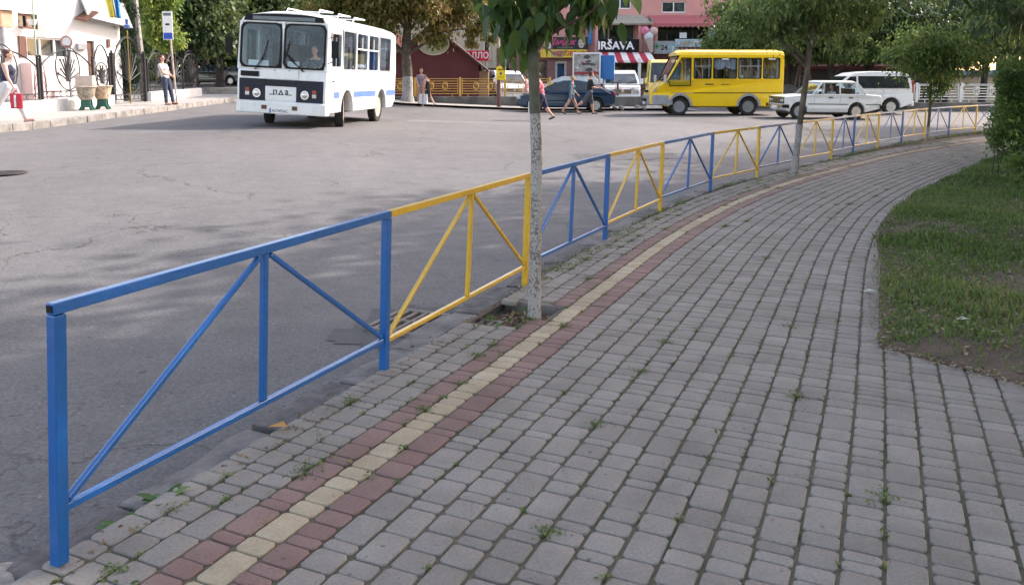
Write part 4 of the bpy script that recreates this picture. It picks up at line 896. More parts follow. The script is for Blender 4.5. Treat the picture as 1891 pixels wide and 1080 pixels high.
# ---------------------------------------------------------------- dark saloons
def sedan(label, paint, loc, head, group=None, s_=1.0):
    b = thing('car', label, 'car', group=group)
    r, low = .31, .24; FA, RA = 1.36, -1.32
    prof = [(-2.22,.40)]+arch(RA, r, .37, 9, low)+arch(FA, r, .37, 9, low)+[(2.15,.28),(2.24,.42),(2.22,.62),(2.05,.74),(1.15,.90),(-1.45,.96),(-2.15,.98),(-2.24,.80)]
    wy = lambda x, z: .87-.11*max(0, abs(x)-1.3)
    MB().slab(prof, wy).build('body', paint, b, bevel=.06, seg=3); MB().bx(-2.0,1.9,-.66,.66,.2,.82).build('underbody', DARKIN, b)
    cab = [(-1.95,.95),(1.22,.88),(.42,1.33),(.05,1.43),(-.55,1.44),(-1.05,1.36)]
    wc = lambda x, z: .84-.22*(z-.9)/.5
    MB().slab(cab, wc).build('cabin', paint, b, bevel=.05, seg=3)
    for s in (1, -1):
        for pts in ([(.98,.955),(-.02,.965),(-.02,1.36),(.10,1.36),(.40,1.29)], [(-.09,.965),(-1.42,1.0),(-.98,1.31),(-.6,1.37),(-.09,1.37)]):
            MB().panel(pts, wc, .005, .01, s).build('side_window', GLASSD, b)
        MB().panel([(-.96,.52),(.96,.50),(.96,.53),(-.96,.55)], wy, .012, .01, s).build('side_moulding', BLACK, b)
        mb = MB(); mb.panel([(-.06,.34),(-.05,.34),(-.05,.92),(-.06,.92)], wy, .002, .01, s); mb.panel([(.98,.6),(.99,.6),(.99,.88),(.98,.88)], wy, .002, .01, s); mb.build('door_seam', BLACK, b)
        MB().box((.06,s*.87,.80),(.16,.03,.03)).build('door_handle', paint, b)
        MB().box((-2.17,s*.62,.83),(.12,.34,.14)).build('tail_light', REDL, b, bevel=.03); MB().box((2.12,s*.62,.64),(.20,.34,.13)).build('headlight', LENS, b, bevel=.03)
        MB().box((.85,s*.96,.98),(.09,.16,.12)).build('mirror', paint, b, bevel=.03)
        for x in (FA, RA): wheel(b, x, s*.74, r, .19, 0, mat('alloy', (.5,.5,.52), .35, .7), 'spoke')
    MB().quadplate([(1.20,-.74,.93),(1.20,.74,.93),(.44,.62,1.34),(.44,-.62,1.34)], .01).build('windscreen', GLASSD, b)
    MB().quadplate([(-1.92,.72,.99),(-1.92,-.72,.99),(-1.08,-.60,1.36),(-1.08,.60,1.36)], .01).build('rear_window', GLASSD, b)
    MB().box((2.2,0,.38),(.1,1.5,.16)).build('bumper', paint, b, bevel=.04); MB().box((2.24,0,.60),(.03,.7,.09)).build('grille', BLACK, b)
    MB().box((-2.25,0,.52),(.02,.5,.12)).build('number_plate', INKW, b); MB().bx(-2.26,-2.22,-.8,.8,.66,.685).build('trim', CHROME, b)
    settle(b, loc[0], loc[1], head, 2.6, 1.5); b.scale = (s_,)*3; return b
sedan('dark blue saloon parked facing left behind the two walkers in shorts', NAVY, (2.42, 37.3), R(180), s_=1.0)
sedan('black saloon parked in the shade left of the white bus, further from the bus', BLACKC, (-21.6, 59), R(184), 'black cars parked in the side street')
sedan('black saloon parked in the shade partly hidden by the front of the white bus', BLACKC, (-18.4, 58.2), R(-14), 'black cars parked in the side street')
def frontvan(name, label, cat, paint, Wd, H, L, loc, head, hood=.75, zh=1.1, ws=1.15):
    b = thing(name, label, cat); r, low = .34, .28; FA, RA = L/2-.85, -L/2+.95
    zb_ = zh+.05; prof = [(-L/2,.45)]+arch(RA, r, .42, 9, low)+arch(FA, r, .42, 9, low)+[(L/2-.05,.35),(L/2,.5),(L/2-.02,zh-.25),(L/2-.18,zh-.05),(L/2-hood,zh+.12),(L/2-ws-.38,H-.14),(L/2-ws-.75,H),(-L/2+.2,H),(-L/2+.02,H-.2)]
    wy = lambda x, z: Wd/2-(.16*Wd/2)*max(0, z-zh)/(H-zh)-.06*max(0, x-L/2+.7)
    MB().slab(prof, wy).build('body', paint, b, bevel=.06, seg=3); MB().bx(-L/2+.3,L/2-.3,-Wd*.38,Wd*.38,.2,.9).build('underbody', DARKIN, b)
    x0, x1 = L/2-hood+.01, L/2-ws-.32; MB().quadplate([(x0,-Wd/2+.12,zh+.16),(x0,Wd/2-.12,zh+.16),(x1,Wd/2-.20,H-.18),(x1,-Wd/2+.20,H-.18)], .01).build('windscreen', PANEB, b)
    for s in (1, -1):
        MB().panel([(x0-.05,zh+.14),(x0-1.3,zh+.14),(x0-1.3,H-.28),(x1-.12,H-.28)], wy, .004, .01, s).build('side_window', GLASSD, b)
        MB().box((L/2-.06,s*(Wd/2-.28),zh-.28),(.14,.32,.24)).build('headlight', LENS, b, bevel=.04); MB().box((x0-.05,s*(Wd/2+.10),zh+.25),(.10,.16,.28)).build('mirror', paint, b, bevel=.03)
        MB().box((L/2-.01,s*(Wd/2-.25),.52),(.06,.16,.09)).build('fog_lamp', LENS, b, bevel=.02)
        for x in (FA, RA): wheel(b, x, s*(Wd/2-.12), r, .2, 0)
    MB().box((L/2-.01,0,.50),(.12,Wd-.08,.26)).build('bumper', GREYP if paint is not WHITE else paint, b, bevel=.05)
    mb = MB(); mb.box((L/2,0,zh-.28),(.05,Wd-1.0,.20)); g = mb.build('grille', BLACK, b, bevel=.01)
    mb = MB()
    for k in (-1, 0, 1): mb.box((L/2+.028,0,zh-.28+k*.06),(.012,Wd-1.05,.02))
    mb.build('grille_bar', CHROME, g); MB().lathe([(0,.03),(.075,.03),(.09,.0)], 18, (L/2+.02,0,zh-.26), 'X').build('badge', CHROME, b)
    MB().box((L/2+.055,0,.48),(.015,.5,.11)).build('number_plate', INKW, b)
    mb = MB(); mb.bar((x0+.03,-.5,zh+.15),(x0-.12,.05,zh+.32),.02); mb.bar((x0+.03,.3,zh+.15),(x0-.12,.75,zh+.3),.02); mb.build('wiper', BLACK, b)
    settle(b, loc[0], loc[1], head, L*.6, Wd*.8); return b
frontvan('van', 'white van facing the camera right beside the blue advertising kiosk', 'van', WHITE, 1.92, 1.95, 4.9, (X_at(1148,43.5), 44.6), R(-93), .70, 1.12)
frontvan('van', 'white high roofed van behind the yellow postbox and the yellow railing', 'van', WHITE, 1.95, 1.95, 4.8, (X_at(929,47), 50.0), R(-75), .62, 1.1)
frontvan('minibus', 'pale yellow minibus mostly hidden behind the nose of the yellow bus', 'minibus', YVAN, 2.0, 2.55, 5.4, (X_at(1240,44), 46.0), R(-97), .8, 1.15)
frontvan('car', 'pale silver car whose roof shows above the dark blue saloon', 'car', mat('silver_paint', (.55,.57,.56), .3, .3), 1.75, 1.62, 4.0, (X_at(1035,43), 43.5), R(178), .9, .95, 1.35)

# ================================================================ yellow bus
def yellow_bus():
    b = thing('bus', 'bright yellow small bus with a grey front bumper and passengers at its windows', 'bus')
    Lb, W0 = 5.85, 1.02; r = .36; low = .36; FA, RA = -1.30, -4.33
    def wy(x, z):
        t = W0-.02*max(0, z-1.5); return t-(.24*max(0, (x+1.0))**1.1 if x > -1.0 else 0)
    prof = [(-Lb,.55),(-Lb+.2,low)]+arch(RA, r, .45, 11, low)+arch(FA, r, .46, 11, low)+[(-.55,.40),(-.06,.42),(0,.60),(-.02,.92),(-.12,1.12),(-.75,1.42),(-1.0,1.44),(-Lb,1.46)]
    MB().slab(prof, wy).build('body', YELLOW, b, bevel=.04, seg=3)
    mb = MB(); mb.bx(-Lb+.1,-.9,-.7,.7,.32,.95); mb.build('chassis', DARKIN, b)
    wins = [(-1.02,-1.72), (-1.82,-2.72), (-2.83,-3.73), (-3.84,-4.74), (-4.86,-5.62)]
    wins = [(-1.80,-2.44),(-2.56,-3.46),(-3.57,-4.46),(-4.60,-5.20)]; wins = [(-1.68,-2.37),(-2.46,-3.36),(-3.44,-4.32),(-4.42,-5.05)]
    k_ = Lb/253.0; toX = lambda u: -(u-1192)*k_
    wins = [(toX(1273),toX(1307)),(toX(1310),toX(1355.5)),(toX(1357.5),toX(1402)),(toX(1405),toX(1437))]
    zb_, zt = 1.50, 2.34
    for s in (1, -1):
        mb = MB(); edges = [(wins[i][1], wins[i+1][0]) for i in range(3)]+[(wins[3][1], -Lb)]
        for a, c in edges: mb.panel([(c,1.45),(a,1.45),(a,2.45),(c,2.45)], wy, 0, .05, s)
        for x0, x1 in wins: mb.panel([(x1,1.45),(x0,1.45),(x0,zb_),(x1,zb_)], wy, 0, .05, s); mb.panel([(x1,zt),(x0,zt),(x0,2.45),(x1,2.45)], wy, 0, .05, s)
        # cab pillars
        mb.panel([(-.78,1.42),(-.68,1.42),(-1.28,2.45),(-1.42,2.45)], wy, 0, .05, s)
        mb.panel([(wins[0][0],1.44),(wins[0][0]+.10,1.44),(wins[0][0]+.10,2.45),(wins[0][0],2.45)], wy, 0, .05, s)
        mb.panel([(wins[0][0]+.10,2.34),(-1.30,2.34),(-1.36,2.45),(wins[0][0]+.1,2.45)], wy, 0, .05, s)
        mb.build('side_frame', YELLOW, b)
        g = MB().panel([(-.86,1.20),(wins[0][0]+.12,1.22),(wins[0][0]+.12,2.32),(-1.34,2.32),(-.80,1.42)][::-1], wy, .004, .012, s).build('cab_window', GLASS, b)
        m2 = MB(); pts = [(-.84,1.20),(wins[0][0]+.13,1.22),(wins[0][0]+.13,2.33),(-1.35,2.33),(-.78,1.42)]
        for i in range(5): p, q = pts[i], pts[(i+1)%5]; m2.bar((p[0], s*(wy(*p)+.008), p[1]), (q[0], s*(wy(*q)+.008), q[1]), .035)
        m2.build('window_frame', BLACK, g)
        for k, (x0, x1) in enumerate(wins):
            P = rrect(x1, x0, zb_-.01, zt, .08); g = MB().panel(P, wy, -.012, .02, s).build('side_window', GLASS, b); wm = wy(x0, 1.9); m2 = MB(); ringframe(m2, P, s*(wm-.02), s*(wm+.014), .035)
            m2.build('window_frame', BLACK, g); m2 = MB(); xm = (x0+x1)/2
            if k == 0: m2.bx(x1+.03,x0-.03,s*(wm-.005),s*(wm+.012),1.99,2.02); m2.bx(xm-.012,xm+.012,s*(wm-.005),s*(wm+.011),zb_+.02,1.99)
            if k == 2: m2.bx(x1+.03,x0-.03,s*(wm-.005),s*(wm+.012),1.99,2.02); m2.bx(xm-.012,xm+.012,s*(wm-.005),s*(wm+.011),2.02,zt-.03)
            if k in (0, 2): m2.build('vent_frame', GREYP, g)
            else: m2.box((xm, s*wm, zt-.05),(.30,.03,.05)); m2.build('vent_label', INKW, g)
            m3 = MB(); n = 14; vs = []
            zz = 1.98 if k == 1 else zb_
            for i in range(n+1):
                x = x0+(x1-x0)*i/n; yy = s*(wm-.12+.02*math.sin(i*2.1)); vs += [(x, yy, zz-(.12*abs(math.sin(i*.4)) if k == 1 else 0)), (x, yy, zt)]
            fs = [(i*2,i*2+2,i*2+3,i*2+1) for i in range(n) if (k == 1 or i in (0,1,n-2))]
            m3.add(vs, fs); m3.build('curtain', CURT, g)
        MB().panel([(-Lb+.05,.905),(-1.9,.905),(-1.9,.935),(-Lb+.05,.935)], wy, .012, .006, s).build('side_moulding', BLACK, b)
        MB().panel([(-1.86,.905),(-.9,.905),(-.9,.93),(-1.86,.93)], wy, .010, .006, s).build('door_moulding', GREYP, b)
        MB().panel([(-3.42,.62),(-3.25,.62),(-3.25,.76),(-3.42,.76)], wy, .005, .003, s).build('fuel_flap', YELLOW, b)
        for xc, ra in ((FA,.46), (RA,.45)):
            pa = arch(xc, r, ra+.09, 17, low+.02); pb = arch(xc, r, ra-.005, 17, low+.02); m2 = MB(); nn = 17; yo = [wy(x, z)+.03 for x, z in pa+pb]
            vs = [(p[0], s*o_, p[1]) for p, o_ in zip(pa+pb, yo)]+[(p[0], s*(o_-.12), p[1]) for p, o_ in zip(pa+pb, yo)]; fs = []
            for i in range(nn-1): fs += [(i,i+1,nn+i+1,nn+i),(2*nn+i,3*nn+i,3*nn+i+1,2*nn+i+1),(i,2*nn+i,2*nn+i+1,i+1),(nn+i,nn+i+1,3*nn+i+1,3*nn+i)]
            m2.add(vs, fs); m2.build('wheel_arch', GREYP, b)
        hl = MB().quadplate([(-.03,s*.40,.98),(-.16,s*.88,.98),(-.34,s*.86,1.24),(-.20,s*.52,1.16)] if s > 0 else [(-.20,s*.52,1.16),(-.34,s*.86,1.24),(-.16,s*.88,.98),(-.03,s*.40,.98)], .08); hl.build('headlight', LENS, b)
        mb = MB(); mb.bar((-.75,s*.93,1.36),(-.62,s*1.10,1.40),.03); mb.build('mirror_arm', BLACK, b); MB().box((-.60,s*1.13,1.48),(.09,.19,.34)).build('mirror', mat('mirror_grey', (.5,.5,.52), .4), b, bevel=.03)
    n = 9; sec = [(math.cos(math.pi*i/(n-1))*(W0-.02), .26*max(0, math.sin(math.pi*i/(n-1)))**.7) for i in range(n)]
    xs = [(-1.16,.55,.90), (-1.35,.95,.97), (-1.8,1,1), (-Lb+.25,1,1), (-Lb,.8,.98)]; vs = []; fs = []
    for x, k, ky in xs:
        for y, z in sec: vs.append((x, y*ky, 2.44+z*k))
    for i in range(len(xs)-1):
        for j in range(n-1): fs.append((i*n+j, i*n+j+1, (i+1)*n+j+1, (i+1)*n+j))
        fs.append((i*n, (i+1)*n, (i+1)*n+n-1, i*n+n-1))
    fs.append(tuple(range(n))); fs.append(tuple((len(xs)-1)*n+j for j in range(n))[::-1]); MB().add(vs, fs).build('roof', YELLOW, b, smooth=True)
    MB().bx(-Lb,-Lb+.05,-W0+.03,W0-.03,1.45,2.45).build('rear_panel', YELLOW, b)
    glasspane(b, [(-.70,-.86,1.44),(-.70,.86,1.44),(-1.22,.86,2.44),(-1.22,-.86,2.44)], name='windscreen', frame=BLACK, fw=.05)
    MB().quadplate([(-.06,-.50,1.0),(-.06,.50,1.0),(-.20,.42,1.14),(-.20,-.42,1.14)], .03).build('grille', YELLOW, b); MB().bx(-.015,.02,-.34,.34,.93,1.03).build('grille_slot', BLACK, b)
    P = [(-1.0,-.98),(-.75,-.99),(-.18,-.92),(.06,-.6),(.09,0),(.06,.6),(-.18,.92),(-.75,.99),(-1.0,.98),(-.8,.7),(-.8,-.7)]
    MB().prism(P, .42, .83).build('bumper', GREYP, b, bevel=.04, seg=2); mb = MB(); mb.box((.07,0,.62),(.06,.9,.12)); mb.build('air_intake', BLACK, b); MB().box((.11,0,.50),(.015,.5,.11)).build('number_plate', INKW, b)
    mb = MB(); mb.bar((-.66,-.6,1.42),(-.90,-.1,1.80),.02); mb.bar((-.66,.1,1.42),(-.90,.6,1.80),.02); mb.build('wiper', BLACK, b)
    mb = MB()
    for x in (-2.6,-3.3,-4.0,-4.7,-5.3):
        for y in (-.6,.6): mb.box((x,y,1.30),(.42,.7,.12)); mb.box((x-.2,y,1.6),(.12,.66,.62))
    mb.box((-1.85,.5,1.2),(.45,.5,.12)); mb.box((-2.06,.5,1.5),(.10,.5,.62)); mb.build('seat', DARKIN, b, bevel=.03)
    mb = MB(); mb.bx(-1.25,-.85,-.85,.85,1.10,1.38); mb.build('dashboard', DARKIN, b, bevel=.03)
    mb = MB(); mb.lathe([(.19,-.012),(.21,0),(.19,.012),(.175,0)], 18, closed=True); sw = mb.build('steering_wheel', BLACK, b, smooth=True); sw.location = (-1.38,.48,1.42); sw.rotation_euler = (0,R(-45),0)
    for x, st in ((FA, R(-14)), (RA, 0)):
        for s in (1, -1): wheel(b, x, s*.86, r, .24, st, mat('dark_rim', (.26,.26,.27), .6, .2), 'deep')
    # painted the way it stands: nose to the left
    settle(b, X_at(1194, 34.4), 34.4, R(180.5), 3.0, 1.8); b.scale = (.93, 1, 1)
    for ch in b.children:
        if ch.name.startswith('wheel') and 'arch' not in ch.name: ch.scale = (1/.93, 1, 1)
    return b
YB = yellow_bus()
# ---------------------------------------------------------------- left footway, yard, low walls
CONC = mat('pale_concrete', (.36,.34,.32), .9, var=.12, scale=1.1, bump=.3, bscale=30, detail=8)  # pale grey concrete with random mottling
def left_z(X, Y): return zr(np.minimum(X, -11.5), Y)+.16
XK = -11.35
sw = grid_mesh('sidewalk', np.array([-17.5,-16,-15,-14.2,-13.6,-12.8,-12,XK-.16]), axis([(6,37.2,.6)]), left_z, CONC); tag(sw, kind='structure')
yd = grid_mesh('yard', np.array([-60,-45,-35,-25,-17.5]), axis([(6,37.2,1.2)]), lambda X, Y: left_z(X, Y)+.0, mat('yard_ground', (.24,.21,.18), 1, bump=.4)); tag(yd, kind='structure')
mb = MB(); y = 6.0; rk = random.Random(11)
while y < 37:
    l = min(rk.uniform(.75,1.0), 37.1-y); zc = float(left_z(XK, y+l/2)); sl_ = (float(left_z(XK, y+l))-float(left_z(XK, y)))/l
    mb.box((XK-.08+rk.uniform(-.012,.012), y+l/2, zc-.17+rk.uniform(-.006,.006)), (.16, l-.02, .36), rot=Matrix.Rotation(math.atan(sl_), 3, 'X') @ Matrix.Rotation(rk.uniform(-.01,.01), 3, 'Z')); y += l
mb.box((-14.4, 37.2, 1.0), (6.0, .16, .36)); tag(mb.build('kerb', mat('pale_kerb', (.30,.28,.26), .9, var=.25, scale=3, bump=.5, bscale=20, dirt=.4), bevel=.015), kind='structure')
FX = -13.5
def fz(y): return float(left_z(FX, y))
def slope_thing(name, label, cat, y0, y1, group=None):
    o = thing(name, label, cat, (FX, y0, fz(y0)), math.pi/2, group); o['len'] = y1-y0; return o
def wall_run(label, y0, y1, h=.34):
    b = thing('low_wall', label, 'wall', (FX, y0, fz(y0))); mb = MB(); dz = fz(y1)-fz(y0)
    mb.add([(-.14,0,-.3),(.14,0,-.3),(.14,y1-y0,dz-.3),(-.14,y1-y0,dz-.3),(-.14,0,h),(.14,0,h),(.14,y1-y0,dz+h),(-.14,y1-y0,dz+h)], [(0,1,2,3),(4,5,6,7),(0,1,5,4),(1,2,6,5),(2,3,7,6),(3,0,4,7)]); mb.build('wall', WHITEW, b, bevel=.015); return b
wall_run('whitewashed low wall under the iron fence left of the gate', 17.6, 27.45); wall_run('short whitewashed low wall right of the iron gate by the bus stop pole', 30.25, 35.2)
IRON = mat('wrought_iron', (.02,.02,.023), .6, .2, var=.2)
def iron_panel(par, y0, y1, zb_, h, mid, arch_h):
    """one ironwork panel between y0 and y1: arched top, sun-ray bars and scrolls"""
    Lp = y1-y0; c = (y0+y1)/2; mb = MB(); P = lambda y, z: (0, y-par.location.y, z-par.location.z); r = .022
    top = [P(y0+Lp*i/16, zb_+h+arch_h*math.sin(math.pi*i/16)**.8) for i in range(17)]; mb.tube(top, .024, 5)
    mb.tube([P(y0, zb_+.06), P(y1, zb_+.06)], .016, 5); mb.tube([P(y0, zb_+.22), P(y1, zb_+.22)], .018, 5)
    R0 = min(Lp*.46, (h+arch_h)*.46); cz = zb_+.28+R0*.95
    mb.tube([P(c+R0*math.cos(a), cz+R0*math.sin(a)) for a in np.linspace(0, 2*math.pi, 25)[:-1]], .018, 5, closed=True)
    for k in range(-5, 6):
        a = math.pi/2+k*.27; e = R0*(.93 if k % 2 else .75); mb.tube([P(c, cz-R0*.55), P(c+e*math.cos(a)*.9, cz-R0*.55+(e*1.45)*math.sin(a))], r, 5)
        q = P(c+e*math.cos(a)*.9, cz-R0*.55+(e*1.45)*math.sin(a)); mb.tube([(0, q[1]+.05*math.cos(b_), q[2]+.05*math.sin(b_)) for b_ in np.linspace(0, 5, 7)], .009, 4)
    for s in (1, -1):
        for t in (.35, .7, 1.0): mb.tube([P(c+s*(Lp/2-.02-.09*q_), zb_+.28+(h-.3)*t-.25*q_*q_) for q_ in np.linspace(0, 1.6, 6)], .010, 4)
    mb.box(P(c, cz-R0*.5), (.03,.22,.16))
    n = max(2, int(Lp/.32))
    for k in range(n):
        yy = y0+Lp*(k+.5)/n; mb.tube([P(yy+.055*math.cos(a), zb_+.14+.055*math.sin(a)) for a in np.linspace(.5, 5.8, 9)], .010, 4)
    o = mb.build('panel', IRON, par); return o
def post(par, y, zb_, h, w=.06):
    mb = MB(); mb.box((0, y-par.location.y, zb_-par.location.z+h/2), (w, w, h)); mb.ball((0, y-par.location.y, zb_-par.location.z+h+.04), .045, 8); mb.build('post', IRON, par)
fe = thing('iron_fence', 'black wrought iron fence with arched sun ray panels on the low white wall', 'fence', (FX, 17.6, fz(17.6)))
for y0, y1, h, ah in ((17.65,20.0,1.0,.45), (20.1,23.3,1.0,.42), (23.5,26.3,1.0,.45), (26.45,27.45,1.2,.45)): iron_panel(fe, y0+.05, y1-.05, (fz(y0)+fz(y1))/2+.34, h, 0, ah)
for y in (17.65, 20.05, 23.32, 23.46, 26.38, 27.45): post(fe, y, fz(y)+.3, 1.25)
ga = thing('iron_gate', 'tall black wrought iron double gate with pointed arch in front of the cypress', 'gate', (FX, 27.65, fz(27.65)))
iron_panel(ga, 27.7, 30.0, fz(28.8)+.08, 1.35, 0, .85)
for y in (27.65, 30.05): post(ga, y, fz(y), 1.75, .11)
mb = MB(); mb.box((0, 28.85-27.65, 1.0), (.04,.04,1.9)); mb.build('meeting_bar', IRON, ga)
fe2 = thing('iron_fence', 'black wrought iron fence behind the woman at the bus stop', 'fence', (FX, 30.3, fz(30.3)))
for y0, y1 in ((30.35,31.9), (32.0,33.5), (33.6,35.1)): iron_panel(fe2, y0, y1, fz(y0)+.34, 1.05, 0, .4)
for y in (30.3, 31.95, 33.55, 35.15): post(fe2, y, fz(y)+.3, 1.2)

# ---------------------------------------------------------------- house on the left
class Wall:
    def __init__(s, p0, p1): s.a = Vector((*p0, 0)); s.b = Vector((*p1, 0)); s.d = (s.b-s.a).normalized(); s.n = Vector((-s.d.y, s.d.x, 0)); s.rz = math.atan2(s.d.y, s.d.x)
    def at(s, u, v):
        o = Vector((0, 0, CAM_H)); d = px(u, v, 10)-o; t = (s.a-o).dot(s.n)/d.dot(s.n); p = o+d*t; return (p-s.a).dot(s.d), p.z
    def rect(s, u0, u1, v0, v1):
        uc, vc = (u0+u1)/2, (v0+v1)/2; return s.at(u0, vc)[0], s.at(u1, vc)[0], s.at(uc, v1)[1], s.at(uc, v0)[1]
def holed(mb, x0, x1, z0, z1, holes, y0, y1):
    xs = sorted({x0, x1, *[h[0] for h in holes], *[h[1] for h in holes]}); xs = [x for x in xs if x0 <= x <= x1]
    for a, b in zip(xs, xs[1:]):
        cz = sorted([(h[2], h[3]) for h in holes if h[0] <= a+1e-6 and h[1] >= b-1e-6]); z = z0
        for h0, h1 in cz:
            if h0 > z: mb.bx(a, b, y0, y1, z, h0)
            z = max(z, h1)
        if z < z1: mb.bx(a, b, y0, y1, z, z1)
def window(par, r, fm, pane=PANEB, nm=1, y=.06, fw=.07, sill=None, name='window', tr=None):
    x0, x1, z0, z1 = r; mb = MB(); mb.bx(x0,x1,y,y+.07,z0,z0+fw); mb.bx(x0,x1,y,y+.07,z1-fw,z1); mb.bx(x0,x0+fw,y,y+.07,z0+fw,z1-fw); mb.bx(x1-fw,x1,y,y+.07,z0+fw,z1-fw)
    for k in range(nm): xm = x0+(x1-x0)*(k+1)/(nm+1); mb.bx(xm-fw/2,xm+fw/2,y+.003,y+.067,z0+fw,z1-fw)
    if tr: zm = z0+(z1-z0)*tr; mb.bx(x0+fw,x1-fw,y+.006,y+.064,zm-fw/2,zm+fw/2)
    w_ = mb.build(name, fm, par, bevel=.008); MB().bx(x0+fw*.5,x1-fw*.5,y+.075,y+.085,z0+fw*.5,z1-fw*.5).build('pane', pane, w_)
    if sill: MB().bx(x0-.05,x1+.05,-.10,.05,z0-.06,z0-.003).build('sill', sill, par)
    return w_
BROWN = mat('brown_wood', (.14,.06,.04), .6, var=.2); PLASTER = mat('white_plaster', (.74,.73,.72), .9, var=.04, scale=.8, bump=.15)
W1 = Wall((X_at(30,26.2), 26.2), (X_at(226,30.2), 30.2)); H1 = thing('house', 'white plastered house with dark framed windows behind the iron fence', 'house', (W1.a.x, W1.a.y, .4), W1.rz)
def zfix(r, dz=.4): return (r[0], r[1], r[2]-dz, r[3]-dz)
win_a = zfix(W1.rect(50,131,70,108)); win_b = zfix(W1.rect(33,70,26,54)); door_r = zfix(W1.rect(162,176,76,150)); Lh = (W1.b-W1.a).length
mb = MB(); holed(mb, -7, Lh, -.6, 6.4, [win_a, win_b, door_r], 0, .3); mb.bx(Lh-.3, Lh, .3, 6, -.6, 6.4); mb.build('wall', PLASTER, H1)
window(H1, win_a, WHITE, PANEB, 2, .1); window(H1, win_b, BROWN, PANEB, 1, .05); MB().bx(win_a[0]-.3, win_a[0]-.05, -.05, -.003, win_a[2], win_a[3]).build('shutter', BROWN, H1)
MB().bx(door_r[0], door_r[1], .08, .12, door_r[2], door_r[3]).build('door', BROWN, H1)
mb = MB(); mb.add([(-7.4,-.6,6.3),(Lh+.4,-.6,6.3),(Lh+.4,6,8.2),(-7.4,6,8.2)],[(0,1,2,3)]); mb.add([(-7.4,-.6,6.4),(Lh+.4,-.6,6.4),(Lh+.4,6,8.3),(-7.4,6,8.3)],[(0,1,2,3)]); mb.build('roof', mat('roof_tile', (.25,.10,.07), .8), H1)
# pale pink plinth, hood over the bell, wall lamp
r = zfix(W1.rect(38,84,117,168)); MB().bx(r[0],r[1],-.5,-.02,-.4,r[3]).build('plinth', PINKP, H1)
r = zfix(W1.rect(140,156,81,92)); MB().bx(r[0],r[1],-.12,-.004,r[2],r[3]).build('meter_box', mat('meter_grey', (.3,.3,.32), .6), H1, bevel=.01)
r = zfix(W1.rect(136,160,22,40)); mb = MB(); mb.quadplate([(r[0],-.55,r[2]),(r[1],-.55,r[3]),(r[1],-.02,r[3]+.1),(r[0],-.02,r[2]+.1)], .05); mb.build('hood', BROWN, H1)
r = zfix(W1.rect(197,202,73,88)); MB().bx(r[0],r[1],-.05,-.003,r[2],r[3]).build('plaque', BROWN, H1)
# upper dormer opening and grey sheet roof towards the road
r = zfix(W1.rect(156,212,2,36)); mb = MB(); mb.quadplate([(r[0]-.2,-.4,r[2]),(r[1]+.4,-.4,r[2]-.25),(r[1]+.4,-.01,r[3]),(r[0]-.2,-.01,r[3]+.2)], .06); mb.build('porch_roof', mat('grey_sheet', (.3,.31,.33), .6), H1)
# balcony in the top left corner with its column and flower box
r = W1.rect(-60, 37, 8, 35); bal = thing('balcony', 'peach coloured balcony on a slim white column at the left edge', 'balcony', (X_at(-10,24.3), 24.3, .4), W1.rz)
mb = MB(); mb.bx(-2.4,.75,0,1.6,2.72,3.22); mb.build('parapet', mat('peach_plaster', (.55,.36,.25), .9), bal, bevel=.02); MB().bx(-2.5,.85,-.1,1.6,3.23,3.32).build('coping', WHITEW, bal)
mb = MB(); mb.tube([(.45,.1,2.72),(.46,.1,-.2)], .10, 12); mb.build('column', mat('column_white', (.5,.48,.5), .8), bal, smooth=True); MB().bx(-2.4,1.4,.0,1.5,5.2,5.4).build('awning', WHITEW, bal)
fb = thing('flower_box', 'white flower box with green plants hanging under the brown window', 'flower box', (0,0,0)); rr = W1.rect(35,49,36,47); pos = W1.a+W1.d*(rr[0]+.25); fb.location = (pos.x+.25, pos.y-.1, rr[2]); fb.rotation_euler = (0,0,W1.rz)
mb = MB(); mb.lathe([(.10,0),(.17,.18),(.15,.18),(0,.12)], 14); mb.build('pot', WHITE, fb, smooth=True)
pole = thing('pole', 'thin pale pole standing in front of the white house wall', 'pole', (*px(70,150,25).xy, float(left_z(-14.5,25)))); MB().tube([(0,0,0),(0,0,3.6)], .025, 8).build('shaft', mat('pale_green_metal', (.4,.5,.38), .5), pole)
rs = thing('round_sign', 'round white sign with a red rim on a pole behind the iron fence', 'sign', (*px(129,150,25.2).xy, float(left_z(-14,25)))); zc = Z_at(78,25.2)-rs.location.z
mb = MB(); mb.tube([(0,0,0),(0,0,zc+.2)], .03, 8); mb.build('post', STEEL, rs)
mb = MB(); mb.lathe([(0,-.06),(.15,-.055),(.15,-.035),(0,-.035)], 22, (0,0,zc), 'Y'); mb.build('face', INKW, rs); MB().lathe([(.14,-.07),(.185,-.06),(.185,-.03),(.14,-.03)], 22, (0,0,zc), 'Y', closed=True).build('rim', mat('faded_red', (.5,.22,.2), .6), rs)
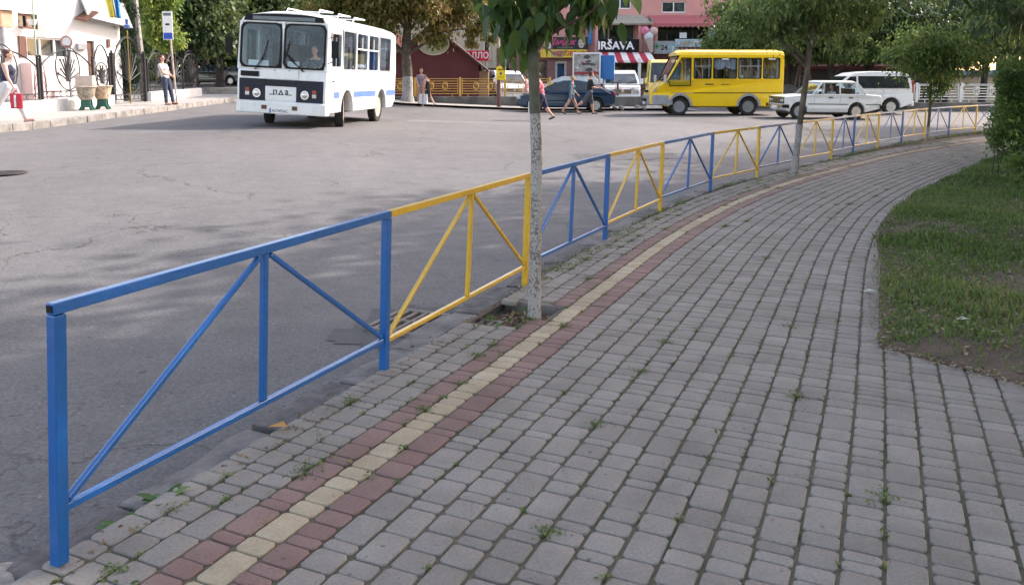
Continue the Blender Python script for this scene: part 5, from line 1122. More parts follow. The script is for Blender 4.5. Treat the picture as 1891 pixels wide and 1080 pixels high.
# flower tubs on green trestles
def tub(label, x, y, cloth, fl):
    t = thing('flower_tub', label, 'flower tub', (x, y, float(left_z(x, y))), R(10), 'flower tubs on green stands')
    mb = MB()
    P = [(-.26,0),(-.17,.18),(-.15,.42),(-.26,.52),(.26,.52),(.15,.42),(.17,.18),(.26,0),(.16,0),(.10,.10),(-.10,.10),(-.16,0)]
    mb.wallpoly(P, -.14, -.08); mb.wallpoly(P, .08, .14); mb.bx(-.13,.13,-.08,.08,.30,.36); mb.build('stand', mat('trestle_green', (.03,.13,.10), .6), t)
    mb = MB(); mb.lathe([(0,.36),(.22,.38),(.27,.52),(.31,.72),(.36,.86),(.33,.86),(.27,.78),(0,.76)], 20); mb.build('tub', cloth, t, smooth=True)
    n = 26; mb = MB(); ring = [((.37+.012*math.sin(k*5))*math.cos(2*math.pi*k/n), (.37+.012*math.sin(k*5))*math.sin(2*math.pi*k/n)) for k in range(n)]
    mb.tube([(x_, y_, .86) for x_, y_ in ring], .025, 6, closed=True); mb.build('rim', mat('lace_cloth', (.6,.5,.42), .95, var=.25, scale=30), t); t.scale = (.82,.82,.82); return t
TUB1 = tub('flower tub on a green stand nearer the iron gate, in patterned cloth', -12.55, 25.0, mat('patterned_cloth', (.62,.5,.36), .95, var=.3, scale=14, col2=(.3,.16,.10)), 0)
TUB2 = tub('flower tub on a green stand further from the iron gate, under the box planter', -12.78, 24.5, mat('old_cloth', (.4,.34,.27), .95, var=.35, scale=10), 1)
bxp = thing('planter', 'white wooden box planter with a few plants standing on the left flower tub', 'planter', (-12.78, 24.5, TUB2.location.z+.73), R(15)); MB().bx(-.24,.24,-.2,.2,0,.30).build('box', mat('cream_box', (.62,.5,.42), .8, var=.1), bxp, bevel=.01)
# utility pole, flag, lamp, bus stop
up = thing('utility_pole', 'weathered concrete utility pole behind the iron gate', 'utility pole', (-13.95, 31.0, fz(31)))
mb = MB(); mb.tube([(0,0,0),(-.14,0,2.6),(-.32,0,6.5)], [.15,.135,.11], 8); mb.build('shaft', mat('grey_pole', (.36,.34,.32), .9, var=.25, scale=5, bump=.3), up); mb = MB(); mb.tube([(-.24,-.14,4.5),(.1,-.16,4.75),(.5,-.1,4.8)], .02, 6); mb.build('bracket', STEEL, up)
mb = MB(); mb.ball((-.22,-.16,4.4), (.09,.09,.12), 10); mb.build('insulator', WHITE, up, smooth=True)
fl = thing('flag', 'yellow and blue flag hanging from a stick on the white house', 'flag', px(214,-30,28.2)); n = 12
mb = MB(); mb.tube([(-.45,.9,-.2),(.12,-.25,.35)], .018, 6); mb.build('stick', BROWN, fl)
for nm, a, b, m in (('yellow_band', -.52, -.16, mat('flag_yellow', (.8,.68,.12), .8)), ('blue_band', -.16, .10, mat('flag_blue', (.03,.22,.6), .8))):
    vs = []; fs = []
    for i in range(n+1):
        for j in range(9):
            t = i/n; x = (a+(b-a)*j/8)*(1-.35*t)+.10*t; vs.append((x+(.06 if t < .3 else 0), .05*math.sin(j*1.4+t*2)-.12, .2-1.35*t-.12*abs(x+.1)))
    for i in range(n):
        for j in range(8): fs.append((i*9+j, i*9+j+1, i*9+j+10, i*9+j+9))
    o = MB().add(vs, fs).build(nm, m, fl, smooth=True); md = o.modifiers.new('s','SOLIDIFY'); md.thickness = .006
ln = thing('street_lantern', 'small blue topped lantern on a yellow rod above the iron gate', 'lantern', (*px(240,150,28.6).xy, fz(28.6))); z_ = Z_at(70,28.6)-ln.location.z
mb = MB(); mb.tube([(0,0,0),(0,0,z_+.25)], .02, 6); mb.build('rod', mat('brass', (.4,.3,.08), .5, .4), ln); mb = MB(); mb.lathe([(0,z_+.30),(.09,z_+.32),(.11,z_+.42),(.05,z_+.46),(.06,z_+.62),(0,z_+.64)], 12); mb.build('lantern', mat('lantern_blue', (.1,.16,.4), .4), ln, smooth=True)
bs = thing('bus_stop_sign', 'white bus stop board with a blue foot on a rusty white pole', 'bus stop sign', (*px(325,150,29.2).xy, fz(29.2)-.0)); z0 = Z_at(74,29.2)-bs.location.z; z1 = Z_at(22,29.2)-bs.location.z
mb = MB(); mb.tube([(0,0,0),(-.08,0,1.3),(-.16,0,z1)], .035, 8); mb.build('pole', mat('peeling_pole', (.55,.5,.46), .8, var=.3, scale=8, col2=(.3,.15,.1)), bs, smooth=True)
bd = MB().bx(-.35,.0,-.075,-.045,z0,z1).build('board', INKW, bs, bevel=.006); MB().bx(-.33,-.02,-.080,-.0755,z0+.02,z0+.24).build('blue_band', mat('board_blue', (.02,.08,.5), .5), bd); MB().bx(-.31,-.04,-.080,-.0755,z1-.15,z1-.05).build('heading_band', mat('board_grey', (.15,.17,.2), .5), bd)
mb = MB(); zc = z0+.50; mb.wallpoly([(-.25,zc),(-.25,zc+.05),(-.21,zc+.07),(-.11,zc+.07),(-.10,zc)], -.080, -.0755); mb.build('bus_symbol', INK, bd)
# ---------------------------------------------------------------- far side: low wall, railings, kiosk
FENY = mat('railing_ochre', (.58,.36,.07), .6, var=.12, scale=6); WALLG = mat('grey_render', (.17,.16,.15), .95, var=.3, scale=1.6, bump=.5, bscale=14)
def ring_railing(name, label, x0, n, y, z, m, pitch=2.27, h=.92, postm=None):
    t = thing(name, label, 'railing', (x0, y, z)); r = .018
    for k in range(n+1): MB().box((k*pitch, 0, h/2+.02), (.12,.09,h+.04)).build('post', postm or m, t, bevel=.01)
    for k in range(n):
        mb = MB(); a, b = k*pitch+.10, (k+1)*pitch-.10
        mb.bar((a,0,h-.03),(b,0,h-.03),.035); mb.bar((a,0,.14),(b,0,.14),.035); mb.bar((a+.02,0,.14),(a+.02,0,h-.03),.03); mb.bar((b-.02,0,.14),(b-.02,0,h-.03),.03)
        c = [a+(b-a)*.34, a+(b-a)*.68]
        for z_ in (.27,.40,.64,.77):
            pts = [(a,0,z_)]; bulge = (z_-.52)
            for cx in c:
                for q in np.linspace(-1, 1, 7):
                    zz = z_
                    if abs(bulge) < .2: zz = .52+math.copysign(max(abs(bulge), math.sqrt(max(0, .19**2-(q*.24)**2))), bulge)
                    pts.append((cx+q*.24, 0, zz))
            pts.append((b,0,z_)); mb.tube(pts, .014, 4)
        mb.tube([(a,0,.52),(c[0]-.13,0,.52)], .012, 4); mb.tube([(c[0]+.13,0,.52),(c[1]-.13,0,.52)], .012, 4); mb.tube([(c[1]+.13,0,.52),(b,0,.52)], .012, 4)
        for cx in c:
            mb.tube([(cx+.13*math.cos(q), 0, .52+.13*math.sin(q)) for q in np.linspace(0, 2*math.pi, 17)[:-1]], .022, 5, closed=True); mb.bar((cx-.12,0,.52),(cx+.12,0,.52),.02); mb.bar((cx,0,.40),(cx,0,.64),.02)
        for cx in (a+.3, b-.3): mb.bar((cx,0,0),(cx,0,.14),.03)
        mb.build('panel', m, t)
    return t
zA = zr(-3, 40.8)
isl = grid_mesh('far_pavement', axis([(-9.5,9,.9)]), np.array([38.4,39.2,40,41.2,43]), lambda X, Y: zr(X, Y)+.11*np.clip((X*0+1), 0, 1)*S_((9-X)/1.5)*S_((X+9.5)/.6)+.004, CONC); tag(isl, kind='structure')
lw = thing('low_wall', 'grey rendered low wall carrying the ochre railing in front of the maroon kiosk', 'wall', (-8.6, 41.3, zA)); MB().bx(0, 15.4, -.15, .15, -.4, .46).build('wall', WALLG, lw, bevel=.02)
ring_railing('railing', 'ochre railing with paired rings in front of the maroon kiosk', X_at(766,41.2)-2*2.27, 5, 41.3, zA+.46, FENY)
ring_railing('railing', 'maroon railing with rings behind the dark blue saloon', X_at(1060,42), 2, 42.2, zr(4,42)+.30, mat('railing_maroon', (.16,.07,.06), .6))
rz_ = zr(21, 37.6)
lw2 = thing('low_wall', 'dark grey low wall carrying the white railing on the right', 'wall', (15.3, 37.9, rz_)); MB().bx(0, 22, -.15, .15, -.4, .42).build('wall', WALLG, lw2, bevel=.02)
ring_railing('railing', 'white railing with paired rings on the dark low wall at the right', X_at(1778,37.8)-2*2.05, 5, 37.9, rz_+.42, mat('railing_white', (.7,.7,.7), .6, var=.08), 2.05, .86)
# maroon kiosk
MAR = mat('maroon_boards', (.11,.022,.03), .7, var=.12, scale=1.2, bump=.1)
KY = 46.5; zk = zr(-5, KY); kk = thing('kiosk', 'maroon wooden kiosk with a gabled roof and an oval emblem under the big tree', 'kiosk', (0, KY, zk))
def kx(u, v): p = px(u, v, KY); return p.x, p.z-zk
apx = kx(797,50); rt = kx(884,119); lf = kx(708,122); wl = kx(640,60)
mb = MB(); mb.wallpoly([(lf[0],-.3),(rt[0],-.3),(rt[0],rt[1]),apx,(lf[0],lf[1])], 0, 4.2); mb.bx(wl[0], lf[0]+.6, .3, 4, -.3, wl[1]); mb.build('wall', MAR, kk)
e0, e1 = kx(902,134), kx(690,138); t_ = .1
mb = MB(); ap2 = (apx[0], apx[1]+.05); mb.wallpoly([ap2, e0, (e0[0], e0[1]+t_+.02), (apx[0], ap2[1]+t_+.03)], -.35, 4.5); mb.wallpoly([ap2, e1, (e1[0], e1[1]+t_+.02), (apx[0], ap2[1]+t_+.03)], -.35, 4.5); mb.build('roof', mat('roof_brown', (.07,.03,.025), .7), kk)
oc = kx(801,81); mb = MB(); mb.add([(oc[0]+.86*math.cos(a), -.05, oc[1]+.62*math.sin(a)) for a in np.linspace(0,2*math.pi,33)[:-1]]+[(oc[0]+.86*math.cos(a), -.003, oc[1]+.62*math.sin(a)) for a in np.linspace(0,2*math.pi,33)[:-1]], [tuple(range(32)), tuple(range(63,31,-1))]+[(i,(i+1)%32,(i+1)%32+32,i+32) for i in range(32)]); ov = mb.build('emblem', mat('olive_cream', (.35,.36,.24), .7, var=.12), kk)
MB().tube([(oc[0]+.87*math.cos(a), -.05, oc[1]+.63*math.sin(a)) for a in np.linspace(0,2*math.pi,41)[:-1]], .035, 6, closed=True).build('emblem_rim', mat('cream', (.6,.55,.42), .7), ov)
lettering('КАФЕ', .34, mat('emblem_ink', (.16,.08,.04), .7), ov, (oc[0], -.056, oc[1]+.0))
r0 = kx(884,128); MB().bx(rt[0]+.003, rt[0]+.55, .1, 1.2, -.2, r0[1]-.1).build('door_frame', mat('tan_wood', (.30,.18,.11), .7), kk)
# postbox pole
lp = thing('lamp_post', 'tall brown steel lamp post carrying the yellow postbox', 'lamp post', (X_at(921,39), 39, zr(-.6,39)+.1)); zs = Z_at(90,39)-lp.location.z
mb = MB(); mb.tube([(0,0,-.1),(0,0,zs)], .095, 12); mb.build('lower_shaft', mat('pole_brown', (.16,.07,.06), .7, var=.2, scale=8), lp, smooth=True); mb = MB(); mb.tube([(0,0,zs),(0,0,zs+.08),(-.03,0,8)], [.095,.06,.05], 10); mb.build('upper_shaft', mat('pole_tan', (.4,.3,.24), .7), lp, smooth=True)
pb = thing('postbox', 'yellow postbox fixed to the brown lamp post', 'postbox', (X_at(925,38.75), 38.72, Z_at(148,38.75)))
mb = MB(); mb.slab([(-.22,0),(.22,0),(.22,.56),(.15,.62),(-.15,.62),(-.22,.56)], .13); mb.build('body', mat('post_yellow', (.85,.62,.0), .45, var=.04), pb, bevel=.02)
MB().bx(-.13,.13,-.15,-.128,.47,.51).build('slot', BLACK, pb); MB().bx(-.15,.15,-.155,-.13,.515,.53).build('slot_hood', MT['post_yellow'], pb)
mb = MB(); mb.wallpoly([(-.05,.26),(0,.22),(.05,.26),(.05,.34),(0,.38),(-.05,.34)], -.134, -.128); mb.build('emblem', mat('post_blue', (.05,.1,.3), .5), pb); lettering('ПОШТА', .08, mat('post_ink', (.25,.17,.0), .6), pb, (0,-.132,.12), depth=.001)
# red shop sign on a post
al = thing('shop_sign', 'red sign with white letters on a thin post beside the kiosk roof', 'sign', (X_at(898,50), 50, zr(-1.5,50))); z0 = Z_at(113,50)-al.location.z; z1 = Z_at(94,50)-al.location.z; xl = X_at(858,50)-al.location.x
MB().tube([(0,.03,0),(0,.03,z1)], .045, 8).build('post', STEEL, al); b_ = MB().bx(xl,.15,-.14,-.02,z0,z1).build('board', mat('sign_red', (.62,.01,.05), .4, var=.02), al, bevel=.01)
lettering('АЛЛО', .50, INKW, b_, ((xl+.15)/2+.05,-.145,(z0+z1)/2), bold=.012, xs=.95)
# blue advertising kiosk
bk = thing('kiosk', 'blue kiosk with a white framed poster front beside the white van', 'kiosk', (X_at(1108,43), 43, zr(4.5,43)), R(-9)); zt = Z_at(98,43)-bk.location.z
BLK = mat('kiosk_blue', (.015,.14,.42), .5, var=.05)
MB().bx(-1.42,0,0,1.3,-.2,zt).build('body', BLK, bk, bevel=.01); MB().bx(.003,.72,.25,1.3,-.2,zt-.12).build('side_cabinet', BLK, bk, bevel=.01)
fr = MB(); fr.bx(-1.44,.02,-.06,-.003,.30,.36); fr.bx(-1.44,.02,-.06,-.003,zt-.06,zt+.02); fr.bx(-1.44,-1.38,-.06,-.003,.36,zt-.06); fr.bx(-.04,.02,-.06,-.003,.36,zt-.06); fr.build('frame', INKW, bk)
def poster(par, x0, x1, y, z0, z1, bg_, spots, seed=1, name='poster'):
    p = MB().bx(x0,x1,y,y+.012,z0,z1).build(name, bg_, par); q = random.Random(seed)
    for cname, col, n_, sw_, sh in spots:
        mb = MB()
        for _ in range(n_):
            if n_ <= 5 and mb.v: mb.build('print', mat(cname, col, .6), p); mb = MB()
            w_, h_ = sw_*q.uniform(.6,1.3), sh*q.uniform(.6,1.3); cx, cz = q.uniform(x0+w_*.5,x1-w_*.5), q.uniform(z0+h_*.5,z1-h_*.5); k = 7; a0 = q.random()*6; j_ = q.uniform(.0005,.004)
            mb.wallpoly([(cx+w_*.5*math.cos(a0+2*math.pi*i/k)*q.uniform(.75,1), cz+h_*.5*math.sin(a0+2*math.pi*i/k)*q.uniform(.75,1)) for i in range(k)], y-j_, y-.0002)
        mb.build('print', mat(cname, col, .6), p)
    return p
poster(bk, -1.37,-.05, -.04, 1.55, zt-.08, mat('poster_grey', (.35,.36,.36), .5, var=.3, scale=3), [('pr_dark',(.06,.06,.07),9,.35,.2),('pr_pale',(.6,.6,.58),7,.2,.14),('pr_red',(.4,.05,.08),8,.16,.09)], 3)
poster(bk, -1.37,-.05, -.04, .38, 1.53, mat('poster_white', (.6,.6,.6), .5, var=.08, scale=3), [('pr_brown',(.12,.08,.07),9,.17,.28),('pr_grey',(.3,.3,.32),7,.14,.3)], 5)
mb = MB(); mb.bx(-1.36,-.06,-.048,-.041,1.72,1.86); mb.build('red_strip', mat('pr_red2', (.35,.04,.06), .6, var=.4, scale=25), bk)
poster(bk, .1,.66, .235, 1.0, 1.38, MT['poster_white'], [('pr_brown2',(.2,.1,.07),4,.12,.22)], 8)

# ---------------------------------------------------------------- pink building with shops
BY = 62.0; zB = zr(8, BY); PB = thing('building', 'long salmon pink two storey building with shops and balconies behind the buses', 'building', (0, BY, zB))
def br(u0, u1, v0, v1): a = px(u0, v1, BY); b = px(u1, v0, BY); return a.x, b.x, a.z-zB, b.z-zB
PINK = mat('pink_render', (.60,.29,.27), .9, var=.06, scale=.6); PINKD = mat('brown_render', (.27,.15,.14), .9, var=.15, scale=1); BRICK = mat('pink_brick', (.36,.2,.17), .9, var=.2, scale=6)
h = {k: br(*v) for k, v in dict(w0=(1125,1166,-14,17), w1=(1222,1267,3,24), w2=(1050,1080,-15,12), band=(1100,1173,45,76), shop=(1209,1425,49,79), door=(1025,1046,114,168), g1=(1128,1205,117,168), g2=(960,1010,112,160), w3=(1340,1380,3,24), w4=(1047,1082,44,66)).items()}
x0, x1, z0, z1 = br(938, 1760, -70, 175); mb = MB()
gf = br(938,1760,98,175); holed(mb, x0, x1, gf[3], z1, [h[k] for k in ('w0','w1','w2','band','shop','w3','w4')], 0, .35); mb.build('wall', PINK, PB)
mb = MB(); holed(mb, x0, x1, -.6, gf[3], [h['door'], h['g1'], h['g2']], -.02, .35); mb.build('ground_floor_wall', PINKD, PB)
MB().bx(x0-.2, x1+.2, -.3, 6, z1, z1+.3).build('roof', mat('roof_grey', (.2,.2,.2), .9), PB); MB().bx(x0, x1, 3, 3.1, -.6, z1).build('shade_backing', DARKIN, PB)  # dark sheet behind the openings stands in for indoor shade
window(PB, h['w0'], INKW, PANEB, 1, .12, .08); window(PB, h['w1'], INKW, PANEB, 1, .12, .08); window(PB, h['w2'], INKW, PANEB, 1, .12, .08); window(PB, h['w3'], INKW, PANEB, 1, .12, .08); window(PB, h['w4'], BROWN, GLASSD, 1, .12, .08)
window(PB, h['band'], mat('tan_frame', (.42,.3,.26), .6), PANEB, 2, .15, .10); window(PB, h['shop'], mat('dark_frame', (.12,.08,.07), .6), GLASSD, 8, .3, .10)
c_ = h['w1']; MB().bx(c_[0]+.12,(c_[0]+c_[1])/2-.06,.21,.215,c_[2]+.1,c_[3]-.1).build('curtain', mat('pale_blind', (.5,.52,.55), .8), PB)
dr = h['door']; mb = MB(); mb.bx(dr[0],dr[0]+.15,-.06,.05,dr[2],dr[3]); mb.bx(dr[1]-.15,dr[1],-.06,.05,dr[2],dr[3]); mb.bx(dr[0]+.15,dr[1]-.15,-.06,.05,dr[3]-.15,dr[3]); df = mb.build('door_frame', mat('pale_frame', (.5,.46,.42), .7), PB); MB().bx(dr[0]+.15,dr[1]-.15,.05,.1,dr[2],dr[3]-.15).build('door', GLASSD, df)
window(PB, h['g1'], BROWN, GLASSD, 3, .1, .1); window(PB, h['g2'], BROWN, GLASSD, 2, .1, .1)
# canopies over the upper shops
r = br(1100,1200,28,46); mb = MB(); mb.slab([(r[0],0),(r[1],0)], 1) if False else None
mb = MB(); mb.quadplate([(r[0],-1.6,r[2]),(r[1],-1.6,r[2]),(r[1]-.6,-.02,r[3]),(r[0],-.02,r[3])], .12); mb.build('canopy', mat('canopy_grey', (.36,.35,.29), .7), PB)
r = br(1197,1470,29,49); mb = MB(); mb.quadplate([(r[0],-1.5,r[2]+.1),(r[1],-1.5,r[2]+.1),(r[1],-.02,r[3]),(r[0],-.02,r[3])], .05)
n = 60
for i in range(n): a = r[0]+(r[1]-r[0])*i/n; b = a+(r[1]-r[0])/n*.92; mb.bx(a,b,-1.52,-1.48,r[2]-.16+.05*(i%2),r[2]+.06)
mb.build('awning', mat('awning_pink', (.44,.13,.14), .7, var=.05), PB)
MB().bx(r[0]+.0, r[0]+.14, -1.45, -.05, r[2]+.05, r[3]-.3).build('awning_bracket', STEEL, PB)
# balcony slab, balustrade
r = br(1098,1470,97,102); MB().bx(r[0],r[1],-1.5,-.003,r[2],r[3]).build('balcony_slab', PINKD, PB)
r = br(1098,1470,78,97); mb = MB(); mb.bx(r[0],r[1],-1.5,-1.45,r[3]-.08,r[3]); 
for i in range(int((r[1]-r[0])/.22)): mb.bx(r[0]+.22*i,r[0]+.22*i+.03,-1.49,-1.46,r[2],r[3]-.08)
mb.build('balustrade', mat('baluster', (.45,.38,.36), .6), PB)
for u in (1098, 1176, 1206, 1345, 1430): r = br(u-3,u+3,49,99); MB().bx(r[0],r[1],-1.40,-1.15,r[2],r[3]).build('pillar', PINK, PB)
r = br(937,958,85,175); MB().bx(r[0],r[1],-.5,-.02,-.3,r[3]).build('pier', BRICK, PB)
# striped awning over the cafe
aw = thing('awning', 'red and white striped shop awning above the white van', 'awning', (0, BY-1.5, zB)); 
def awp(u, v, Y): p = px(u, v, Y); return (p.x, Y-(BY-1.5), p.z-zB)
ns = 9; ST1 = mat('stripe_red', (.42,.03,.06), .7, var=.04); ST2 = mat('stripe_white', (.75,.74,.72), .7, var=.03); mb = MB()
for i in range(ns):
    ta, tb = i/ns, (i+1)/ns; ua, ub = 1100+100*ta, 1100+100*tb; la, lb_ = 1104+110*ta, 1104+110*tb
    vs = []
    for k, (v, dy) in enumerate(((97,0),(101,-1.0),(107,-1.8),(112,-2.3),(116,-2.35))):
        f_ = k/4; vs += [awp(ua+(la-ua)*f_, v, BY-1.52+dy), awp(ub+(lb_-ub)*f_, v, BY-1.52+dy)]
    b = len(mb.v); mb.add(vs, [(2*q,2*q+1,2*q+3,2*q+2) for q in range(4)], mi=1 if i % 2 == 0 else 0)
o = mb.build('fabric', [ST1, ST2], aw); sd_ = o.modifiers.new('s','SOLIDIFY'); sd_.thickness = .03
p0 = awp(1181,116,BY-3.7); MB().bx(p0[0]-.1,p0[0]+.1,p0[1]-.1,p0[1]+.1,-.3,p0[2]+.3).build('pillar', INKW, aw); p0 = awp(1106,116,BY-3.7); MB().bx(p0[0]-.06,p0[0]+.06,p0[1]-.1,p0[1]+.1,-.3,p0[2]+.3).build('pillar', INKW, aw)
# signs
def board(name, label, u0, u1, v0, v1, Y, m, th=.12, rz=0):
    a = px(u0, v1, Y); b = px(u1, v0, Y); t = thing(name, label, 'sign', ((a.x+b.x)/2, Y, a.z), rz); w_, h_ = b.x-a.x, b.z-a.z
    return t, MB().bx(-w_/2,w_/2,-th,0,0,h_).build('board', m, t, bevel=.01), w_, h_
t, b_, w_, h_ = board('shop_sign', 'black sign with white letters IRŠAVA above the striped awning', 1106, 1180, 73, 96, BY-1.55, BLACK); lettering('IRŠAVA', .80, INKW, b_, (-.25,-.125,h_*.46), bold=.022, xs=1.02)
t, b_, w_, h_ = board('pharmacy_sign', 'grey pharmacy sign reading 24/7 АПТЕКА behind the yellow bus', 1208, 1312, 77, 100, BY-1.55, mat('sign_grey', (.32,.33,.34), .6, var=.15, scale=2)); lettering('АПТЕКА', .62, mat('sign_dark_red', (.3,.02,.03), .6), b_, (.95,-.125,h_*.30), bold=.02, xs=1.15); lettering('24', .5, INK, b_, (-1.35,-.125,h_*.48), bold=.012); lettering('7', .42, INKW, b_, (-.72,-.16,h_*.40), bold=.012)
MB().lathe([(0,0),(.42,0),(.42,.03),(0,.03)], 20, (-.72,-.158,h_*.45), 'Y').build('disc', mat('disc_teal', (.3,.42,.45), .5), b_)
mb = MB(); mb.bx(-1.95,-1.85,-.13,-.122,.35,.75); mb.build('cross', mat('pharm_green', (.03,.3,.1), .5), b_); MB().bx(-2.1,-1.7,-.13,-.122,.5,.6).build('cross_bar', MT['pharm_green'], b_)
t, b_, w_, h_ = board('poster_board', 'pale blue and white picture banner above the pharmacy sign', 1246, 1298, 73, 87, BY-1.75, mat('banner_pale', (.45,.55,.6), .5, var=.1)); poster(b_, -w_/2+.06, w_/2-.06, -.132, .06, h_-.06, mat('banner_in', (.42,.5,.55), .5, var=.3, scale=2), [('pr_oran',(.5,.3,.15),5,.3,.2),('pr_wh',(.7,.7,.7),5,.3,.15),('pr_gr',(.15,.3,.15),4,.2,.15)], 4)
t, b_, w_, h_ = board('notice', 'small white notice with two lines hanging over the pharmacy balcony', 1255, 1268, 61, 71, BY-1.4, INKW, .03); lettering('КІНО', .17, mat('notice_blue', (.08,.06,.3), .6), b_, (0,-.034,h_*.7), depth=.001); lettering('ТЕАТР', .14, MT['notice_blue'], b_, (0,-.034,h_*.3), depth=.001); MB().bx(-.01,.01,-.02,-.01,h_,h_+.4).build('cord', BLACK, b_)
t, b_, w_, h_ = board('column_sign', 'narrow vertical blue and white picture sign on a balcony pillar', 1308, 1320, 52, 93, BY-1.6, mat('col_white', (.5,.55,.62), .5, var=.1)); poster(b_, -w_/2+.03, w_/2-.03, -.13, .1, h_-.1, MT['banner_in'], [('pr_blue',(.08,.15,.4),10,.3,.2),('pr_wh2',(.65,.65,.65),8,.25,.16)], 9)
t, b_, w_, h_ = board('salon_sign', 'black sign with pink script and a pale face left of the black IRŠAVA sign', 1021, 1086, 69, 92, BY-.4, INK); lettering('Імідж', .62, mat('neon_pink', (.6,.06,.2), .6), b_, (-.55,-.125,h_*.58), shear=.35, bold=.01); lettering('СТУДІЯ КРАСИ', .15, mat('sign_tan', (.4,.35,.32), .6), b_, (-.4,-.125,h_*.14))
mb = MB(); cx = w_/2-.5; mb.ball((cx,-.125,h_*.5), (.24,.01,.36), 16); fc = mb.build('face', mat('face_pale', (.6,.5,.45), .6), b_); mb = MB(); mb.ball((cx,-.14,h_*.33), (.07,.006,.03), 8); mb.build('lips', INKR, fc); mb = MB(); mb.ball((cx-.09,-.14,h_*.58), (.05,.006,.03), 8); mb.ball((cx+.09,-.14,h_*.58), (.05,.006,.03), 8); mb.build('eyes', INK, fc)
t, b_, w_, h_ = board('butcher_sign', 'long yellow sign reading КОВБАСИ under the black sign with a face', 998, 1084, 92, 107, BY-.4, mat('sign_yellow', (.75,.52,.05), .5, var=.03)); lettering('КОВБАСИ', .44, INKR, b_, (w_/2-.88,-.125,h_*.48), bold=.012, xs=.95); poster(b_, -w_/2+.8, .0, -.13, .06, h_-.06, mat('food_print', (.5,.4,.25), .6, var=.3, scale=3), [('pr_sau',(.45,.12,.08),9,.28,.2),('pr_herb',(.15,.25,.06),6,.2,.14)], 6)
t, b_, w_, h_ = board('wall_sign', 'white upright sign on the corner pier of the pink building', 948, 962, 65, 88, BY-.7, INKW); poster(b_, -w_/2+.05, w_/2-.05, -.13, .1, h_-.1, MT['poster_white'], [('pr_ink',(.08,.08,.1),5,.2,.25)], 2)
t, b_, w_, h_ = board('wall_sign', 'white sign with dense pale print partly behind the leaves of the street tree', 1006, 1017, 66, 90, BY-.5, INKW); poster(b_, -w_/2+.04, w_/2-.04, -.13, .1, h_-.1, MT['poster_white'], [('pr_lil',(.3,.2,.35),7,.2,.12)], 12)
t, b_, w_, h_ = board('banner', 'narrow vertical blue banner on the pink building', 1085, 1094, 44, 82, BY-.5, mat('banner_blue', (.03,.16,.42), .6, var=.1)); mb = MB(); mb.bx(-w_*.25,w_*.25,-.128,-.122,h_*.2,h_*.8); mb.build('print', mat('banner_print', (.1,.3,.55), .6, var=.3, scale=6), b_)
# ice cream figure
ic = thing('ice_cream_sign', 'giant model ice cream cone with pink, white and cream scoops on the balcony', 'ice cream figure', px(1203,97,BY-1.9)); 
mb = MB(); mb.lathe([(.0,-.05),(.10,.0),(.33,1.05),(.30,1.1),(0,1.1)], 18); o = mb.build('cone', mat('wafer', (.5,.42,.4), .7, var=.15, scale=12), ic, smooth=True); o.rotation_euler = (0,R(-12),0)
for nm, c, dx, dz, rr, col in (('scoop','pink',-.52,1.55,.33,(.6,.18,.3)),('scoop','white',-.22,1.15,.36,(.6,.66,.72)),('scoop','cream',.12,1.50,.33,(.55,.4,.36))): mb = MB(); mb.ball((dx,0,dz), rr, 16); mb.build(nm, mat('scoop_'+c, col, .5, var=.08, bump=.3, bscale=8), ic, smooth=True)['label'] = c+' scoop'
# green dragonish plant poster left out; beige building
BG = mat('beige_render', (.5,.42,.32), .9, var=.06, scale=.8); GY = 60.0; bb = thing('building', 'beige building with a tall arched window between the kiosk and the pink building', 'building', (0, GY, zB))
def gr_(u, v): p = px(u, v, GY); return p.x, p.z-zB
xl, xr = gr_(700,0)[0], gr_(941,0)[0]; zt = gr_(0,-60)[1]; wx0, wx1 = gr_(893,0)[0], gr_(905,0)[0]; wz0, wz1 = gr_(0,108)[1], gr_(0,56)[1]
mb = MB(); holed(mb, xl, xr, gr_(0,126)[1], zt, [(wx0,wx1,wz0,wz1+.25)], 0, .4); mb.build('wall', BG, bb); MB().bx(xl,xr,-.05,.4,-.5,gr_(0,126)[1]-.003).build('base_wall', mat('base_dark', (.10,.06,.05), .9), bb)
MB().bx(xl-.2,xr+.2,-.3,6,zt,zt+.3).build('roof', MT['roof_grey'], bb)
mb = MB(); mb.bx(wx0-.003,wx1+.003,.15,.2,wz0,wz1+.25); mb.build('pane', GLASSD, bb); mb = MB(); mb.bx(wx0-.02,wx0+.06,.05,.13,wz0,wz1); mb.bx(wx1-.06,wx1+.02,.05,.13,wz0,wz1); mb.bx(wx0+.06,wx1-.06,.055,.125,wz1-.5,wz1-.42); cxm = (wx0+wx1)/2; rw_ = (wx1-wx0)/2-.02
mb.tube([(cxm+rw_*math.cos(a),.09,wz1+rw_*math.sin(a)) for a in np.linspace(0,math.pi,9)], .05, 5); mb.build('window_frame', INKW, bb)
mb = MB(); mb.tube([(cxm+(rw_+.16)*math.cos(a),-.02,wz1+(rw_+.16)*math.sin(a)) for a in np.linspace(0,math.pi,11)], .06, 6); mb.bx(wx0-.2,wx1+.2,-.08,-.003,wz0-.15,wz0-.03); mb.build('arch_moulding', BG, bb)
for u in (885, 912, 934): a_ = gr_(u,0)[0]; MB().bx(a_-.12,a_+.12,-.10,-.003,gr_(0,126)[1],zt).build('pilaster', BG, bb)
a_ = gr_(938,0)[0]; MB().tube([(a_,-.15,0),(a_,-.15,zt)], .06, 8).build('downpipe', BLACK, bb)
